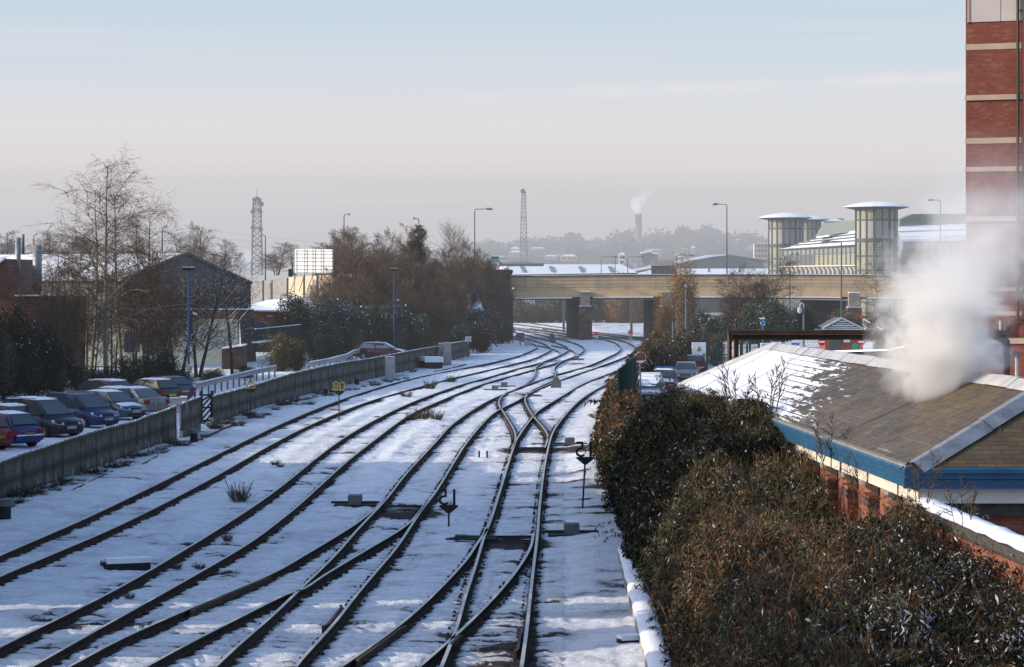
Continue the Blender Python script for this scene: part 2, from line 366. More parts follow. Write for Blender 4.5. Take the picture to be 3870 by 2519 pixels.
# ---------------------------------------------------------------- rails (survey points, image columns/rows)
RAILS = {
 'AL': [(-420,2300),(-200,2195),(0,2098),(300,1968),(576,1837),(911,1672),(1100,1584),(1300,1505),(1529,1436),(1749,1390),(1842,1372),(1949,1346),(2005,1325),(2030,1311),(2022,1300),(1995,1289),(1949,1278),(1880,1266),(1800,1255)],
 'AR': [(-420,2390),(-200,2275),(0,2177),(200,2092),(455,1982),(760,1828),(1037,1672),(1200,1592),(1398,1514),(1666,1439),(1877,1389),(2002,1358),(2055,1336),(2083,1320),(2072,1306),(2048,1294),(2002,1281),(1940,1269),(1850,1257),(1770,1248)],
 'BL': [(-200,2545),(0,2443),(411,2240),(735,2053),(1015,1872),(1273,1671),(1497,1545),(1700,1466),(1842,1425),(1949,1393),(2037,1370),(2105,1346),(2140,1328),(2150,1316),(2130,1303),(2080,1287),(2000,1266),(1940,1252),(1860,1238)],
 'BR': [(118,2519),(307,2412),(494,2308),(713,2185),(933,2056),(1070,1955),(1150,1888),(1300,1752),(1402,1671),(1543,1569),(1682,1505),(1806,1456),(1913,1424),(2020,1394),(2110,1367),(2165,1348),(2196,1332),(2208,1316),(2190,1302),(2140,1285),(2055,1266),(1960,1245),(1880,1230)],
 'CL': [(812,2519),(900,2437),(1032,2322),(1141,2218),(1260,2103),(1353,1998),(1457,1888),(1534,1790),(1646,1669),(1700,1610),(1770,1558),(1842,1515),(1913,1484),(1980,1456),(2055,1430),(2101,1414),(2162,1398),(2233,1377),(2304,1345),(2336,1328),(2346,1311),(2322,1292),(2272,1279),(2200,1267),(2100,1252),(2000,1239)],
 'CR': [(1117,2519),(1150,2478),(1260,2357),(1342,2253),(1413,2168),(1501,2064),(1589,1932),(1644,1861),(1699,1773),(1765,1669),(1842,1580),(1895,1542),(1949,1516),(2002,1484),(2055,1459),(2101,1441),(2169,1416),(2233,1395),(2290,1374),(2350,1352),(2392,1330),(2402,1312),(2372,1293),(2322,1279),(2250,1266),(2150,1252),(2050,1240)],
 'DL': [(1668,2519),(1723,2377),(1759,2251),(1797,2136),(1830,2026),(1858,1954),(1891,1850),(1940,1691),(1963,1643),(2020,1565),(2055,1537),(2126,1494),(2197,1452),(2276,1420),(2360,1388),(2440,1356),(2500,1330),(2545,1308),(2540,1290)],
 'DR': [(1971,2519),(1990,2382),(2004,2251),(2017,2136),(2031,2020),(2039,1916),(2055,1779),(2077,1669),(2095,1622),(2125,1580),(2162,1538),(2200,1504),(2254,1470),(2320,1438),(2400,1404),(2480,1372),(2550,1345),(2600,1320),(2610,1300)],
 'C2L': [(258,2519),(466,2437-28),(768,2278-2),(1015,2174-2),(1150,2097),(1314,1998),(1391,1943),(1457,1884)],
 'C2R': [(549,2519),(713,2430),(933,2318),(1070,2250),(1150,2222),(1232,2168),(1369,2086),(1507,2004),(1567,1954),(1607,1902)],
 'D2L': [(1287,2519),(1413,2432),(1534,2340),(1644,2240),(1754,2124),(1803,2053),(1843,1996)],
 'D2R': [(1583,2519),(1688,2428),(1745,2378),(1836,2289),(1918,2198),(1973,2124),(2006,2064),(2016,2014)],
 'E1L': [(1913,1484),(1890,1505),(1886,1528),(1898,1549),(1919,1583),(1940,1619),(1948,1646),(1945,1670),(1933,1696)],
 'E1R': [(2012,1472),(1989,1496),(1984,1514),(1996,1541),(2016,1573),(2048,1608),(2069,1640),(2068,1664),(2059,1690)],
 'E2L': [(2055,1367),(2035,1378),(2024,1390),(2024,1406),(2013,1430),(1984,1452),(1945,1471),(1913,1484)],
 'E2R': [(2128,1360),(2104,1378),(2094,1394),(2099,1416),(2084,1438),(2055,1452),(2012,1472)],
 'E3L': [(2026,1303),(2048,1306),(2091,1317),(2112,1328),(2117,1337),(2106,1345)],
 'E3R': [(2083,1303),(2110,1308),(2144,1315),(2165,1325),(2176,1335),(2166,1347)],
}
def catmull(pts, per):
    out = []
    p = [np.array(q, float) for q in pts]; p = [2*p[0]-p[1]]+p+[2*p[-1]-p[-2]]
    for i in range(1, len(p)-2):
        for k in range(per):
            t = k/per
            out.append(.5*((2*p[i])+(-p[i-1]+p[i+1])*t+(2*p[i-1]-5*p[i]+4*p[i+1]-p[i+2])*t*t+(-p[i-1]+3*p[i]-3*p[i+1]+p[i+2])*t**3))
    out.append(p[-2]); return out
def smooth_path(pts, n=2):
    a = np.array([tuple(p) for p in pts])
    for _ in range(n): a[1:-1] = a[1:-1]*.5+(a[:-2]+a[2:])*.25
    return [Vector(p) for p in a]
def rail_path(key):
    q = catmull(RAILS[key], 12)
    return smooth_path([G(x, y) for x, y in q], 3)
PATH = {k: rail_path(k) for k in RAILS}
def resample(path, step):
    a = np.array([tuple(p) for p in path]); d = np.r_[0, np.cumsum(np.linalg.norm(np.diff(a, axis=0), axis=1))]
    s = np.arange(0, d[-1], step)
    return np.stack([np.interp(s, d, a[:, i]) for i in range(3)], 1), s
PROF = [(-.036, 0.), (.036, 0.), (.036, -.04), (.012, -.055), (.012, -.125), (.07, -.145), (.07, -.165), (-.07, -.165), (-.07, -.145), (-.012, -.125), (-.012, -.055), (-.036, -.04)]
def build_rail(key, parent):
    mb = MB(); path = PATH[key]
    mb.sweep(path, PROF, closed=True)
    n = len(PROF); mb.m = []
    for i in range(len(path)-1):
        for k in range(n): mb.m.append(1 if k in (0,) else 0)
    mb.m += [0, 0]
    o = mb.build('rail', ['rail_side', 'rail_head'], parent)
    # chairs and clips at each sleeper, both sides of the rail foot
    a, s = resample(path, .66); d = np.gradient(a, axis=0); d /= np.linalg.norm(d, axis=1)[:, None]+1e-9
    vs, fs = [], []; c = 0
    rs = np.random.default_rng(abs(hash(key)) % 1000 if False else sum(map(ord, key)))
    for p, t in zip(a, d):
        if p[1] > 170: continue
        r = np.array([t[1], -t[0], 0])
        for sd_ in (-1, 1):
            if rs.random() < .12: continue
            w_, l_, h_ = .028+.02*rs.random(), .045+.03*rs.random(), .035+.045*rs.random()
            q = p+r*sd_*(.15+.03*rs.random())+np.array([0, 0, -.17])
            for zz_ in (0, h_):
                for u_, v_ in ((-1, -1), (1, -1), (1, 1), (-1, 1)):
                    k_ = .7 if zz_ else 1
                    vs.append(q+r*u_*w_*k_+t*v_*l_*k_+np.array([0, 0, zz_]))
            fs += [(c+4, c+5, c+6, c+7)]+[(c+i, c+(i+1) % 4, c+4+(i+1) % 4, c+4+i) for i in range(4)]; c += 8
    if fs:
        me = fast_mesh('rail_fastenings', np.array(vs), np.array(fs), 'rail_side')
        link('rail_fastenings', me, o, kind='stuff')
    return o
TRK = [
 ('railway_track', ('AL', 'AR'), 'leftmost running track, nearest the long panelled fence, curving away under the bridge'),
 ('railway_track', ('BL', 'BR'), 'second running track from the left fence, plain curved line with no points near the camera'),
 ('railway_track', ('CL', 'CR'), 'third track from the left fence, dividing at the points beside a grey motor box'),
 ('railway_track', ('DL', 'DR'), 'rightmost running track, beside the hedge and the snowy kerb'),
 ('turnout_track', ('C2L', 'C2R'), 'diverging curved track that leaves the third running line toward the bottom left'),
 ('turnout_track', ('D2L', 'D2R'), 'diverging curved track that leaves the rightmost running line toward the bottom left'),
 ('crossover_track', ('E1L', 'E1R'), 'S-shaped crossover joining the rightmost running line to the third one, ending in an X crossing'),
 ('crossover_track', ('E2L', 'E2R'), 'S-shaped crossover joining the second and third running lines in mid distance'),
 ('crossover_track', ('E3L', 'E3R'), 'short crossover between the two leftmost lines just in front of the bridge'),
]
for nm, (k1, k2), lab in TRK:
    p0 = PATH[k1][len(PATH[k1])//2]
    t = thing(nm, (p0.x, p0.y, -.17), lab, 'railway track', 'railway tracks curving under the road bridge', world=True)
    build_rail(k1, t); build_rail(k2, t)
    # check rails at the crossings
def checkrail(parent, key, i0, i1, off, name='check_rail'):
    path = PATH[key]; ys = [p.y for p in path]
    seg = [p for p in path if i0 <= p.y <= i1]
    if len(seg) < 3: return
    out = []
    for i, p in enumerate(seg):
        d = seg[min(i+1, len(seg)-1)]-seg[max(i-1, 0)]; d = Vector((d.x, d.y, 0)).normalized(); r = Vector((d.y, -d.x, 0))
        e = min(i, len(seg)-1-i); fl = .05 if e == 0 else 0
        out.append(p+r*(off+math.copysign(fl, off))+Vector((0, 0, .005)))
    mb = MB().sweep(out, [(-.03, 0), (.03, 0), (.03, -.15), (-.03, -.15)], closed=True)
    mb.build(name, 'rail_rust', parent)
TO = {t['label'][:14]: t for t in COL.objects if t.get('category') == 'railway track'}
tl = [t for t in COL.objects if t.get('category') == 'railway track']
checkrail(tl[4], 'C2L', 54, 60.5, .11); checkrail(tl[2], 'CR', 51.5, 55.5, -.11)
checkrail(tl[5], 'D2L', 47, 52, .11); checkrail(tl[3], 'DR', 48, 52, -.12)
checkrail(tl[5], 'D2R', 49.0, 50.6, .10, 'wing_rail'); checkrail(tl[3], 'DR', 112, 124, -.11); checkrail(tl[6], 'E1L', 112, 130, .11)
checkrail(tl[6], 'E1R', 118, 140, -.11)
# ---------------------------------------------------------------- snow-covered ground
samp, side, rid = [], [], []
for k, p in PATH.items():
    a, s = resample(p, .12); d = np.gradient(a, axis=0); d /= np.linalg.norm(d, axis=1)[:, None]+1e-9
    a, d = a[a[:, 1] < 210], d[a[:, 1] < 210]
    samp.append(a); side.append(np.stack([d[:, 1], -d[:, 0]], 1))
samp = np.vstack(samp); side = np.vstack(side)
kd = kdtree.KDTree(len(samp))
for i, p in enumerate(samp): kd.insert(p, i)
kd.balance()
cent = []
for k1, k2 in (('AL','AR'),('BL','BR'),('CL','CR'),('DL','DR'),('C2L','C2R'),('D2L','D2R'),('E1L','E1R'),('E2L','E2R')):
    a, s = resample(PATH[k1], .12); b = np.array([tuple(q) for q in PATH[k2]])
    for p, ss in zip(a, s):
        if p[1] > 150: continue
        j = np.argmin(((b-p)**2).sum(1)); cent.append(((p+b[j])/2, ss))
kc = kdtree.KDTree(len(cent))
for i, (p, ss) in enumerate(cent): kc.insert(p, i)
kc.balance()
POINTS_AREA = [G(1530, 1925), G(1940, 2035), G(1985, 1690), G(1975, 1490), G(2190, 1690), G(2160, 1366)]
FENCE = [(-160,1955),(0,1896),(185,1836),(302,1797),(420,1753),(554,1703),(655,1672),(753,1632),(801,1607),(933,1562),(1035,1528),(1152,1497),(1300,1463),(1404,1436),(1500,1412),(1608,1388),(1700,1366),(1780,1345)]
FP = [G(x, y, -.15) for x, y in FENCE]
fyy = [p.y for p in FP]; fxx = [p.x for p in FP]
BX = [(30,2.0),(46,2.75),(52,2.85),(60,2.85),(66,2.95),(80,3.15),(97,3.3),(112,3.8),(137,4.9),(165,7.0),(196,9.5),(240,12)]
def bush_x(y): return np.interp(y, [b[0] for b in BX], [b[1] for b in BX])
nu, nv = 340, 1250
uu = np.linspace(-.235, .125, nu); vv = np.exp(np.linspace(math.log(40), math.log(420), nv))
U, V = np.meshgrid(uu, vv); X = (U*V).astype(np.float32); Y = V.astype(np.float32)
fx = np.interp(Y, fyy, fxx)
Z = -.15+.06*(fbm(X*.5, Y*.3, 4)-.5)+.09*(fbm(X*2.1, Y*1.3, 4, .6)-.5)+.05*(fbm(X*6.5, Y*3.4, 2)-.5)
bare = np.zeros_like(X)
hb = np.clip((X-bush_x(Y)+.6)/1.5, 0, 1)
Zf, Bf, Xf, Yf = Z.ravel(), bare.ravel(), X.ravel(), Y.ravel()
n1 = fbm(X*.35, Y*.12, 3).ravel(); n2 = fbm(X*.9, Y*.9, 3).ravel()
for i in range(Xf.size):
    x, y = float(Xf[i]), float(Yf[i])
    if y > 205 or x < -.225*y: continue
    co_, j, dist = kd.find((x, y, 0))
    s_ = (x-samp[j][0])*side[j][0]+(y-samp[j][1])*side[j][1]
    c2, jc, dc = kc.find((x, y, 0))
    z = Zf[i]; b = 0.0
    if dc > 1.45: z += min(.10, (dc-1.45)*.14)*n1[i]*1.6
    elif y < 150:
        ph = cent[jc][1]/.66*2*math.pi
        rg = math.cos(ph); z += .045*max(0, rg)*(.5+n2[i])-.012*(rg < -.6)
        b += .52*(rg < -.15)*(.30+.6*n2[i])*(1 if dc < 1.25 else .4)+(0.10 if rg > .9 else 0)+.12*(n2[i]-.4)
    if dist < .75:
        if s_ > 0: b += max(0, 1-((dist-.06)/.22)) * .62
        else: b += max(0, 1-((dist-.04)/.13)) * .5
        z -= .05*max(0, 1-dist/.35)
    z = min(z, -.05) if dist < .35 else z
    Zf[i] = z; Bf[i] = b

for q in POINTS_AREA:
    k = 1+(q.y-70)/90 if q.y > 70 else 1
    d = np.sqrt(((Xf-q.x)/1.5)**2+((Yf-q.y)/(1.9*k))**2)
    Bf += np.clip(1.9*(1.0-d), 0, .8)*(.45+1.1*n2)*(1 if q.y < 140 else .6)
# grit and dead weeds at the foot of the fence, cess on the right
d = Xf-fx.ravel(); Bf += np.exp(-((d-.5)/.8)**2)*.33*(n1*1.3+n2*.6); Bf += np.where(Xf < fx.ravel(), .10, 0)
hbv = hb.ravel(); Bf += np.where((Yf < 95), np.clip((Xf-1.35)/1.5, 0, 1)*.42*(n2+.3)*np.clip((Yf-50)/14, 0, 1), 0)
w2 = np.exp(-((Xf+.1)/1.1)**2)*np.clip((56-Yf)/6, 0, 1); Bf += w2*.42*n2*1.6
Bf += np.where(hbv > .4, .3, 0)
Bf += np.where(n2 > .56, (n2-.56)*1.5, 0); Bf += np.clip(1-np.abs(Yf-50)/9, 0, 1)*.10*(n2+.3)
idx = np.arange(nu*nv).reshape(nv, nu)
fc = np.stack([idx[:-1, :-1], idx[:-1, 1:], idx[1:, 1:], idx[1:, :-1]], -1).reshape(-1, 4)
me = fast_mesh('track_bed', np.stack([Xf, Yf, Zf], 1), fc, 'track_bed', smooth=True)
at = me.attributes.new('bare', 'FLOAT', 'POINT'); at.data.foreach_set('value', Bf.astype(np.float32))
link('snowy_ground', me, label='snow lying over the ballast and verge around the tracks', cat='ground', kind='structure')
def m_far():
    t = NT('far_ground'); f = t.noise(.02, 5, .6); g = t.noise(.15, 4, .6)
    t.color(t.mix(t.ramp(f, [(.42, 0.), (.6, 1.)]), t.ramp(g, [(.4, (.6, .62, .66)), (.6, (.8, .81, .84))]), (.10, .10, .08))); t.set(rough=.9); return t.m
MT['far_ground'] = m_far()
mb = MB().poly([(-9000, -300, -.42), (9000, -300, -.42), (9000, 12000, -.42), (-9000, 12000, -.42)])
mb.build('ground', 'far_ground', label='snow-covered town ground stretching to the horizon', cat='ground', kind='structure')
# ---------------------------------------------------------------- vegetation
MT['leaf'] = m_leaf('leaf'); MT['twig'] = m_leaf('twig')
MT['bark'] = m_plain('bark', (.085, .068, .052), .45, 4, .9, snow=.0)
MT['bark_pale'] = m_plain('bark_pale', (.20, .165, .12), .45, 5, .9)
MT['bark_snowy'] = m_plain('bark_snowy', (.05, .042, .035), .4, 5, .9, snow=.8)
def perp(d, rs):
    v = Vector((rs.gauss(0, 1), rs.gauss(0, 1), rs.gauss(0, 1))); v -= d*v.dot(d)
    return v.normalized()
def tree_meshes(seed, h=12., trunk_r=.13, n_br=34, br_len=.42, start=.18, lev=3, up=.25, droop=.12, kids=(7, 5), twig_col=(.12, .085, .06), stems=1, lean=.12, bend=.35, ang=58, twig_w=.014, trunk='bark', snow=0.0):
    rs = random.Random(seed); tr, cr = MB(), MB()
    tw_v, tw_c = [], []
    def ribbon(a, b, w0, w1, c):
        d = (b-a); u = perp(d.normalized(), rs) if d.length > 1e-6 else Vector((1, 0, 0))
        tw_v.append((a-u*w0, a+u*w0, b+u*w1, b-u*w1)); tw_c.append(c)
    def grow(p, d, L, r, level):
        ns = 7 if level == 0 else (5 if level == 1 else (4 if level == 2 else 3))
        pts, rad, dirs = [p.copy()], [r], [d.copy()]
        wob = perp(d, rs)*bend*.12
        for i in range(ns):
            t = (i+1)/ns
            if level == 0: d = (d+perp(d, rs)*.05*bend+Vector((0, 0, .05))).normalized()
            else: d = (d+wob+perp(d, rs)*.10+Vector((0, 0, up/ns*2 if t < .55 else -droop/ns*2))).normalized()
            p = p+d*(L/ns); pts.append(p.copy()); dirs.append(d.copy()); rad.append(max(twig_w*.6, r*(1-.86*t)))
        c = tuple(x*rs.uniform(.65, 1.35) for x in twig_col)
        if level <= 1: (tr if level == 0 or r > .035 else cr).tube(pts, rad, 6 if level == 0 else 4, cap=False)
        else:
            for i in range(ns): ribbon(pts[i], pts[i+1], rad[i], rad[i+1]*.9, c if rs.random() > snow else (.6, .62, .66))
        if level >= lev: return
        nk = n_br if level == 0 else kids[level-1]
        for k in range(nk):
            t = (start if level == 0 else .15)+(1-(start if level == 0 else .15))*((k+rs.random())/nk)
            i = min(int(t*ns), ns-1); q = pts[i].lerp(pts[i+1], t*ns-i); dd = dirs[i+1]
            a = R(ang+rs.uniform(-14, 14)) if level == 0 else R(42+rs.uniform(-15, 18))
            nd = (dd*math.cos(a)+perp(dd, rs)*math.sin(a)).normalized()
            if level == 0:
                l = L*br_len*(1.05-.75*t)*rs.uniform(.7, 1.2); rr = max(.018, rad[i]*.45)
            else: l = L*(.62-.25*t)*rs.uniform(.6, 1.2); rr = max(twig_w, rad[i]*.55)
            grow(q, nd, l, rr, level+1)
    for s in range(stems):
        a = s*2.4+seed; off = Vector((math.cos(a), math.sin(a), 0))*(.25 if stems > 1 else 0)
        k = 1 if s == 0 else rs.uniform(.62, .9)
        d = (Vector((0, 0, 1))+Vector((math.cos(a), math.sin(a), 0))*(lean if stems > 1 else 0)*rs.uniform(.5, 1.4)).normalized()
        grow(off, d, h*k, trunk_r*k, 0)
    tw = np.array([[tuple(q) for q in v] for v in tw_v]).reshape(-1, 3); nf = len(tw_v)
    cc = np.repeat(np.array(tw_c), 4, axis=0)
    # boughs join the twigs
    bv = np.array(cr.v).reshape(-1, 3) if cr.v else np.zeros((0, 3)); bf = np.array([q for q in cr.f if len(q) == 4]).reshape(-1, 4)
    V_ = np.vstack([tw, bv]); F_ = np.vstack([np.arange(nf*4).reshape(-1, 4), bf+nf*4]) if len(bf) else np.arange(nf*4).reshape(-1, 4)
    C_ = np.vstack([cc, np.tile(np.array(twig_col)*.8, (len(bv), 1))])
    crown = fast_mesh('crown', V_, F_.astype(int), 'twig', C_)
    me = bpy.data.meshes.new('trunk'); me.from_pydata(tr.v, [], tr.f); me.materials.append(MT[trunk])
    me.polygons.foreach_set('use_smooth', [True]*len(me.polygons)); me.update()
    return me, crown
def place_tree(meshes, name, loc, label, cat='tree', group=None, rz=0, sc=1.0):
    t = thing(name, loc, label, cat, group, rz)
    if isinstance(sc, (int, float)): sc = (sc, sc, sc)
    t.scale = sc
    for nm, me in zip(('trunk', 'crown') if cat == 'tree' else ('stem', 'foliage'), meshes):
        o = bpy.data.objects.new(nm, me); COL.objects.link(o); o.parent = t
    return t
def leaf_quads(pos, L, W, rs, droop=.6, tri=False, flat=0.0):
    """pos (N,3): one narrow leaf at each, hanging by droop"""
    n = len(pos); th = rs.random(n)*2*np.pi
    d = np.stack([np.cos(th), np.sin(th), -droop*(rs.random(n)*1.6)+flat], 1); d /= np.linalg.norm(d, axis=1)[:, None]
    u = np.cross(d, rs.normal(size=(n, 3))); u /= np.linalg.norm(u, axis=1)[:, None]+1e-9
    l = (L*(.6+.8*rs.random(n)))[:, None]; w = (W*(.6+.8*rs.random(n)))[:, None]
    a = pos; b = pos+d*l*.45+u*w*.5; c = pos+d*l; e = pos+d*l*.45-u*w*.5
    v = np.stack([a, b, c, e], 1).reshape(-1, 3)
    return v, np.arange(n*4).reshape(-1, 4)
def pick(cols, wts, n, rs, var=.3):
    c = np.array(cols)[rs.choice(len(cols), n, p=np.array(wts)/sum(wts))]
    return c*(1-var+2*var*rs.random((n, 1)))
def shrub_meshes(seed, size=(2, 2, 2), n=6000, L=.14, W=.05, cols=((.04, .06, .03),), wts=(1,), snow=.06, lumps=9, droop=.5, spiky=0.0, flat=0.):
    rs = np.random.default_rng(seed)
    # lumpy crown: several overlapping ellipsoids
    cs, rr = [], []
    for i in range(lumps):
        a = rs.random()*6.28; r = .55*math.sqrt(rs.random()); z = .25+.5*rs.random()
        cs.append((r*math.cos(a), r*math.sin(a), z)); rr.append(.28+.22*rs.random())
    cs.append((0, 0, .45)); rr.append(.5)
    cs, rr = np.array(cs), np.array(rr); k = rs.integers(0, len(cs), n)
    d = rs.normal(size=(n, 3)); d /= np.linalg.norm(d, axis=1)[:, None]
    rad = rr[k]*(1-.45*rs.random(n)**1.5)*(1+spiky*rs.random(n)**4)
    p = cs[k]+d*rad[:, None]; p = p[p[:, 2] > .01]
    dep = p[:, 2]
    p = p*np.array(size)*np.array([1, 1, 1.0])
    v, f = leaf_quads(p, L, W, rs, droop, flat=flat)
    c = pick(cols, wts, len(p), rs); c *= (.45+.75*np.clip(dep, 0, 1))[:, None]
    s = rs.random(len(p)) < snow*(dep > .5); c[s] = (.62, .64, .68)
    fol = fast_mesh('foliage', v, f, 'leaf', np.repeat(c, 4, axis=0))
    # dark heart of stems
    mb = MB()
    for i in range(14):
        a = rs.random()*6.28; e = cs[rs.integers(0, len(cs))]*np.array(size)
        mb.tube([(0.1*math.cos(a), .1*math.sin(a), 0), tuple(e*.5+rs.normal(size=3)*.05), tuple(e)], [.03*max(size), .02*max(size), .008*max(size)], 4, False)
    me = bpy.data.meshes.new('stem'); me.from_pydata(mb.v, [], mb.f); me.materials.append(MT['bark'])
    core = bmesh.new(); bmesh.ops.create_icosphere(core, subdivisions=2, radius=1)
    # dense inner mass that stops light shining straight through
    for vtx in core.verts:
        q = vtx.co; vtx.co = Vector((q.x*size[0]*.42, q.y*size[1]*.42, (q.z*.36+.42)*size[2]))
    m2 = bpy.data.meshes.new('x'); core.from_mesh(me); core.to_mesh(me); core.free(); bpy.data.meshes.remove(m2)
    return me, fol
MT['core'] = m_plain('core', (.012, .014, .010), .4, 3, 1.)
# ---- hedge and buddleia bank on the right, one shrub at a time
def bank_h(x, y):
    xl = bush_x(y)+(fbm(x*0+7+y*.9, y*.33+x*.6, 3, .6)-.42)*1.5; t = np.clip((x-xl)/(1.5+.4*np.clip((y-40)/40, 0, 1)), 0, 1)
    hm = np.interp(y, [26, 40, 47, 50, 56, 62, 78, 84, 98, 118, 140, 180, 240], [2.6, 3.1, 2.5, 2.3, 2.9, 3.9, 3.5, 2.6, 1.7, 1.6, 1.8, 2.2, 2.4])
    lump = fbm(x*.8+3, y*.5, 4, .6)
    h = hm*np.sqrt(np.clip(t*(2-t), 0, 1))*np.where(y > 58, np.minimum(.55+.9*lump, 1.04), .50+.85*lump)
    return h
def x_wall(y): return np.interp(y, [30, 45, 79.7, 84, 100, 140, 165, 200, 240], [8.2, 7.0, 5.25, 5.6, 5.2, 6.4, 8.4, 12, 17])
cells = []
for y, sp_ in ((30, 2.3), (34, 2.4), (38.5, 2.5), (43, 2.6), (48, 2.6), (54, 2.7), (61, 2.8), (69, 3.0), (77, 3.2), (87, 3.6), (99, 4), (113, 4.6), (130, 5), (150, 6), (175, 7), (205, 9)):
    x0, x1 = float(bush_x(y)), float(x_wall(y)); k = max(1, round((x1-x0)/sp_))
    for i in range(k): cells.append((x0+(i+.5)*(x1-x0)/k+random.uniform(-.3, .3), y+random.uniform(-1, 1)))
cells = np.array(cells)
rs = np.random.default_rng(11)
N = 1000000
yy = 26*np.exp(rs.random(N)*math.log(232/26)); yy = np.where(rs.random(N) < .72, 26*np.exp(rs.random(N)*math.log(92/26)), yy)
xx = bush_x(yy)-.75+(x_wall(yy)-bush_x(yy)+.8)*rs.random(N)
hh = bank_h(xx, yy); dz = rs.random(N)**1.6*np.minimum(hh, 1.5); zzv = hh-dz+np.where(rs.random(N) < .05, .35*rs.random(N), 0)
# sprays that stick out over the outline
ok = (hh > .12) & (zzv > 0)
P3 = np.stack([xx, yy, zzv], 1)[ok]; dz = dz[ok]
k = np.argmin(((P3[:, None, 0]-cells[None, :, 0]))**2+((P3[:, None, 1]-cells[None, :, 1])*.8)**2, axis=1) if len(P3) < 1 else None
kdc = kdtree.KDTree(len(cells))
for i, c in enumerate(cells): kdc.insert((c[0], c[1]*.7, 0), i)
kdc.balance()
k = np.array([kdc.find((p[0]+.5*math.sin(p[2]*5+p[1]*3), p[1]*.7, 0))[1] for p in P3])
cellw = rs.random(len(cells))                 # how brown (seed heads) each shrub is
patch = fbm(P3[:, 0]*.8+9, P3[:, 1]*.35, 3)
LAB_A = ['evergreen shrub with drooping dusty leaves', 'tangled leafy shrub with brown seed heads', 'dense dark green bush dusted with snow', 'brown-tipped bush with frosted leaves', 'sprawling olive shrub with curled leaves']
def where_lab(x, y):
    if y < 33: return 'at the bottom edge of the picture'
    if y < 41: return 'in the front rows below the brick wall'
    if y < 51: return 'in front of the red brick hut corner'
    if y < 66: return 'against the blue eaves of the hut'
    if y < 82: return 'below the snowy half of the hut roof'
    if y < 105: return 'at the far end of the hut'
    if y < 145: return 'beside the green metal fence'
    return 'toward the bridge, right of the tracks'
used_lab = {}
for ci in range(len(cells)):
    sel = k == ci
    if sel.sum() < 40: continue
    p = P3[sel]; d_ = dz[sel]; c = cells[ci]; q = p-np.array([c[0], c[1], 0])
    near = c[1] < 60
    L_ = .09 if c[1] < 60 else (.12 if c[1] < 90 else .18); W_ = .024 if c[1] < 60 else (.036 if c[1] < 90 else .07)
    if c[1] > 125: L_, W_ = .32, .12
    lv = np.exp(rs.normal(-.2, .28, len(q))); v, f = leaf_quads(q, L_*lv, W_*lv, rs, 1.3)
    br = np.clip(.30+cellw[ci]*.45+(patch[sel]-.40)*2.2, 0, 1)
    if c[1] > 52: br *= .22
    dim = 1.0  # sunlit middle and shaded front corner of the bank painted into leaf brightness
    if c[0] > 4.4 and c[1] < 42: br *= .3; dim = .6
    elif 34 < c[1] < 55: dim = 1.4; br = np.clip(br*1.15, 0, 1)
    if c[1] > 88: br = .35+.5*cellw[ci]+0*br
    u = rs.random(len(p))
    # arching sprays of leaves that break the outline of the shrub
    ns_ = 80 if c[1] < 50 else (60 if c[1] < 92 else 22); sv, sc2 = [], []
    top = np.argsort(d_)[:max(60, len(d_)//5)]
    for s_i in range(ns_):
        b0 = q[top[rs.integers(0, len(top))]]; a_ = rs.random()*6.28 if rs.random() > .3 else math.pi+rs.normal()*.6; ln = rs.uniform(.35, 1.15); el = rs.uniform(.3, 1.3)
        h0 = np.array([math.cos(a_)*math.cos(el), math.sin(a_)*math.cos(el), math.sin(el)])
        tt = np.linspace(0, 1, 16)[:, None]; arc = b0+h0*ln*tt+np.array([0, 0, -.55])*ln*tt**2
        u_ = rs.normal(size=3); u_ /= np.linalg.norm(u_)
        for j_ in range(0, 15, 3):
            w__ = .006*(1-j_/18); sv.append(np.array([arc[j_]-u_*w__, arc[j_]+u_*w__, arc[min(j_+3, 15)]+u_*w__*.8, arc[min(j_+3, 15)]-u_*w__*.8])); sc2.append((.07, .045, .028))
        if rs.random() < .3: continue
        lp = np.repeat(arc[3:], 2, axis=0)+rs.normal(size=(26, 3))*.012; lv_, _ = leaf_quads(lp, L_*1.1, W_*.9, rs, 1.3)
        tone = pick([(.04, .045, .025), (.09, .09, .055), (.15, .075, .035), (.022, .026, .016)], (3, 2, 3 if br.mean() > .3 else .3, 3), 1, rs)[0]
        for g_ in lv_.reshape(-1, 4, 3): sv.append(g_); sc2.append(tuple(tone*rs.uniform(.6, 1.4)) if rs.random() > .02 else (.45, .47, .5))
    green = pick([(.035, .042, .020), (.066, .068, .030), (.13, .12, .060), (.022, .026, .016)], (4, 3, 2, 2), len(p), rs)
    brown = pick([(.115, .062, .030), (.155, .090, .045), (.080, .046, .026), (.16, .135, .075)], (4, 3, 2, 2), len(p), rs)
    col = np.where((u < br*.8)[:, None], brown, green)
    col *= dim*(1.0-.82*np.clip(d_/.6, 0, 1))[:, None]*(.18+1.0*fbm(P3[sel][:, 0]*2.2, P3[sel][:, 1]*1.6+P3[sel][:, 2]*2, 2))[:, None]  # leaves painted darker with depth, as shade inside the shrub
    sn = (rs.random(len(p)) < (.075 if c[0] > 4.2 and c[1] < 43 else .018)*(1+2.*(patch[sel] < .42))) & (d_ < .3); col[sn] = (.42, .44, .48)
    t = thing('shrub', (c[0], c[1], 0), '', 'shrub', 'shrubs of the overgrown bank right of the tracks')
    kind = LAB_A[4 if c[1] > 90 else int(cellw[ci]*5) % 5]
    fr = (c[0]-float(bush_x(c[1])))/max(.1, float(x_wall(c[1])-bush_x(c[1])))
    pos = 'trackside' if fr < .34 else ('mid-bank' if fr < .67 else 'hut-side')
    lab = '%s %s, %s' % (pos, kind, where_lab(*c)); used_lab[lab] = used_lab.get(lab, 0)+1
    t['label'] = lab
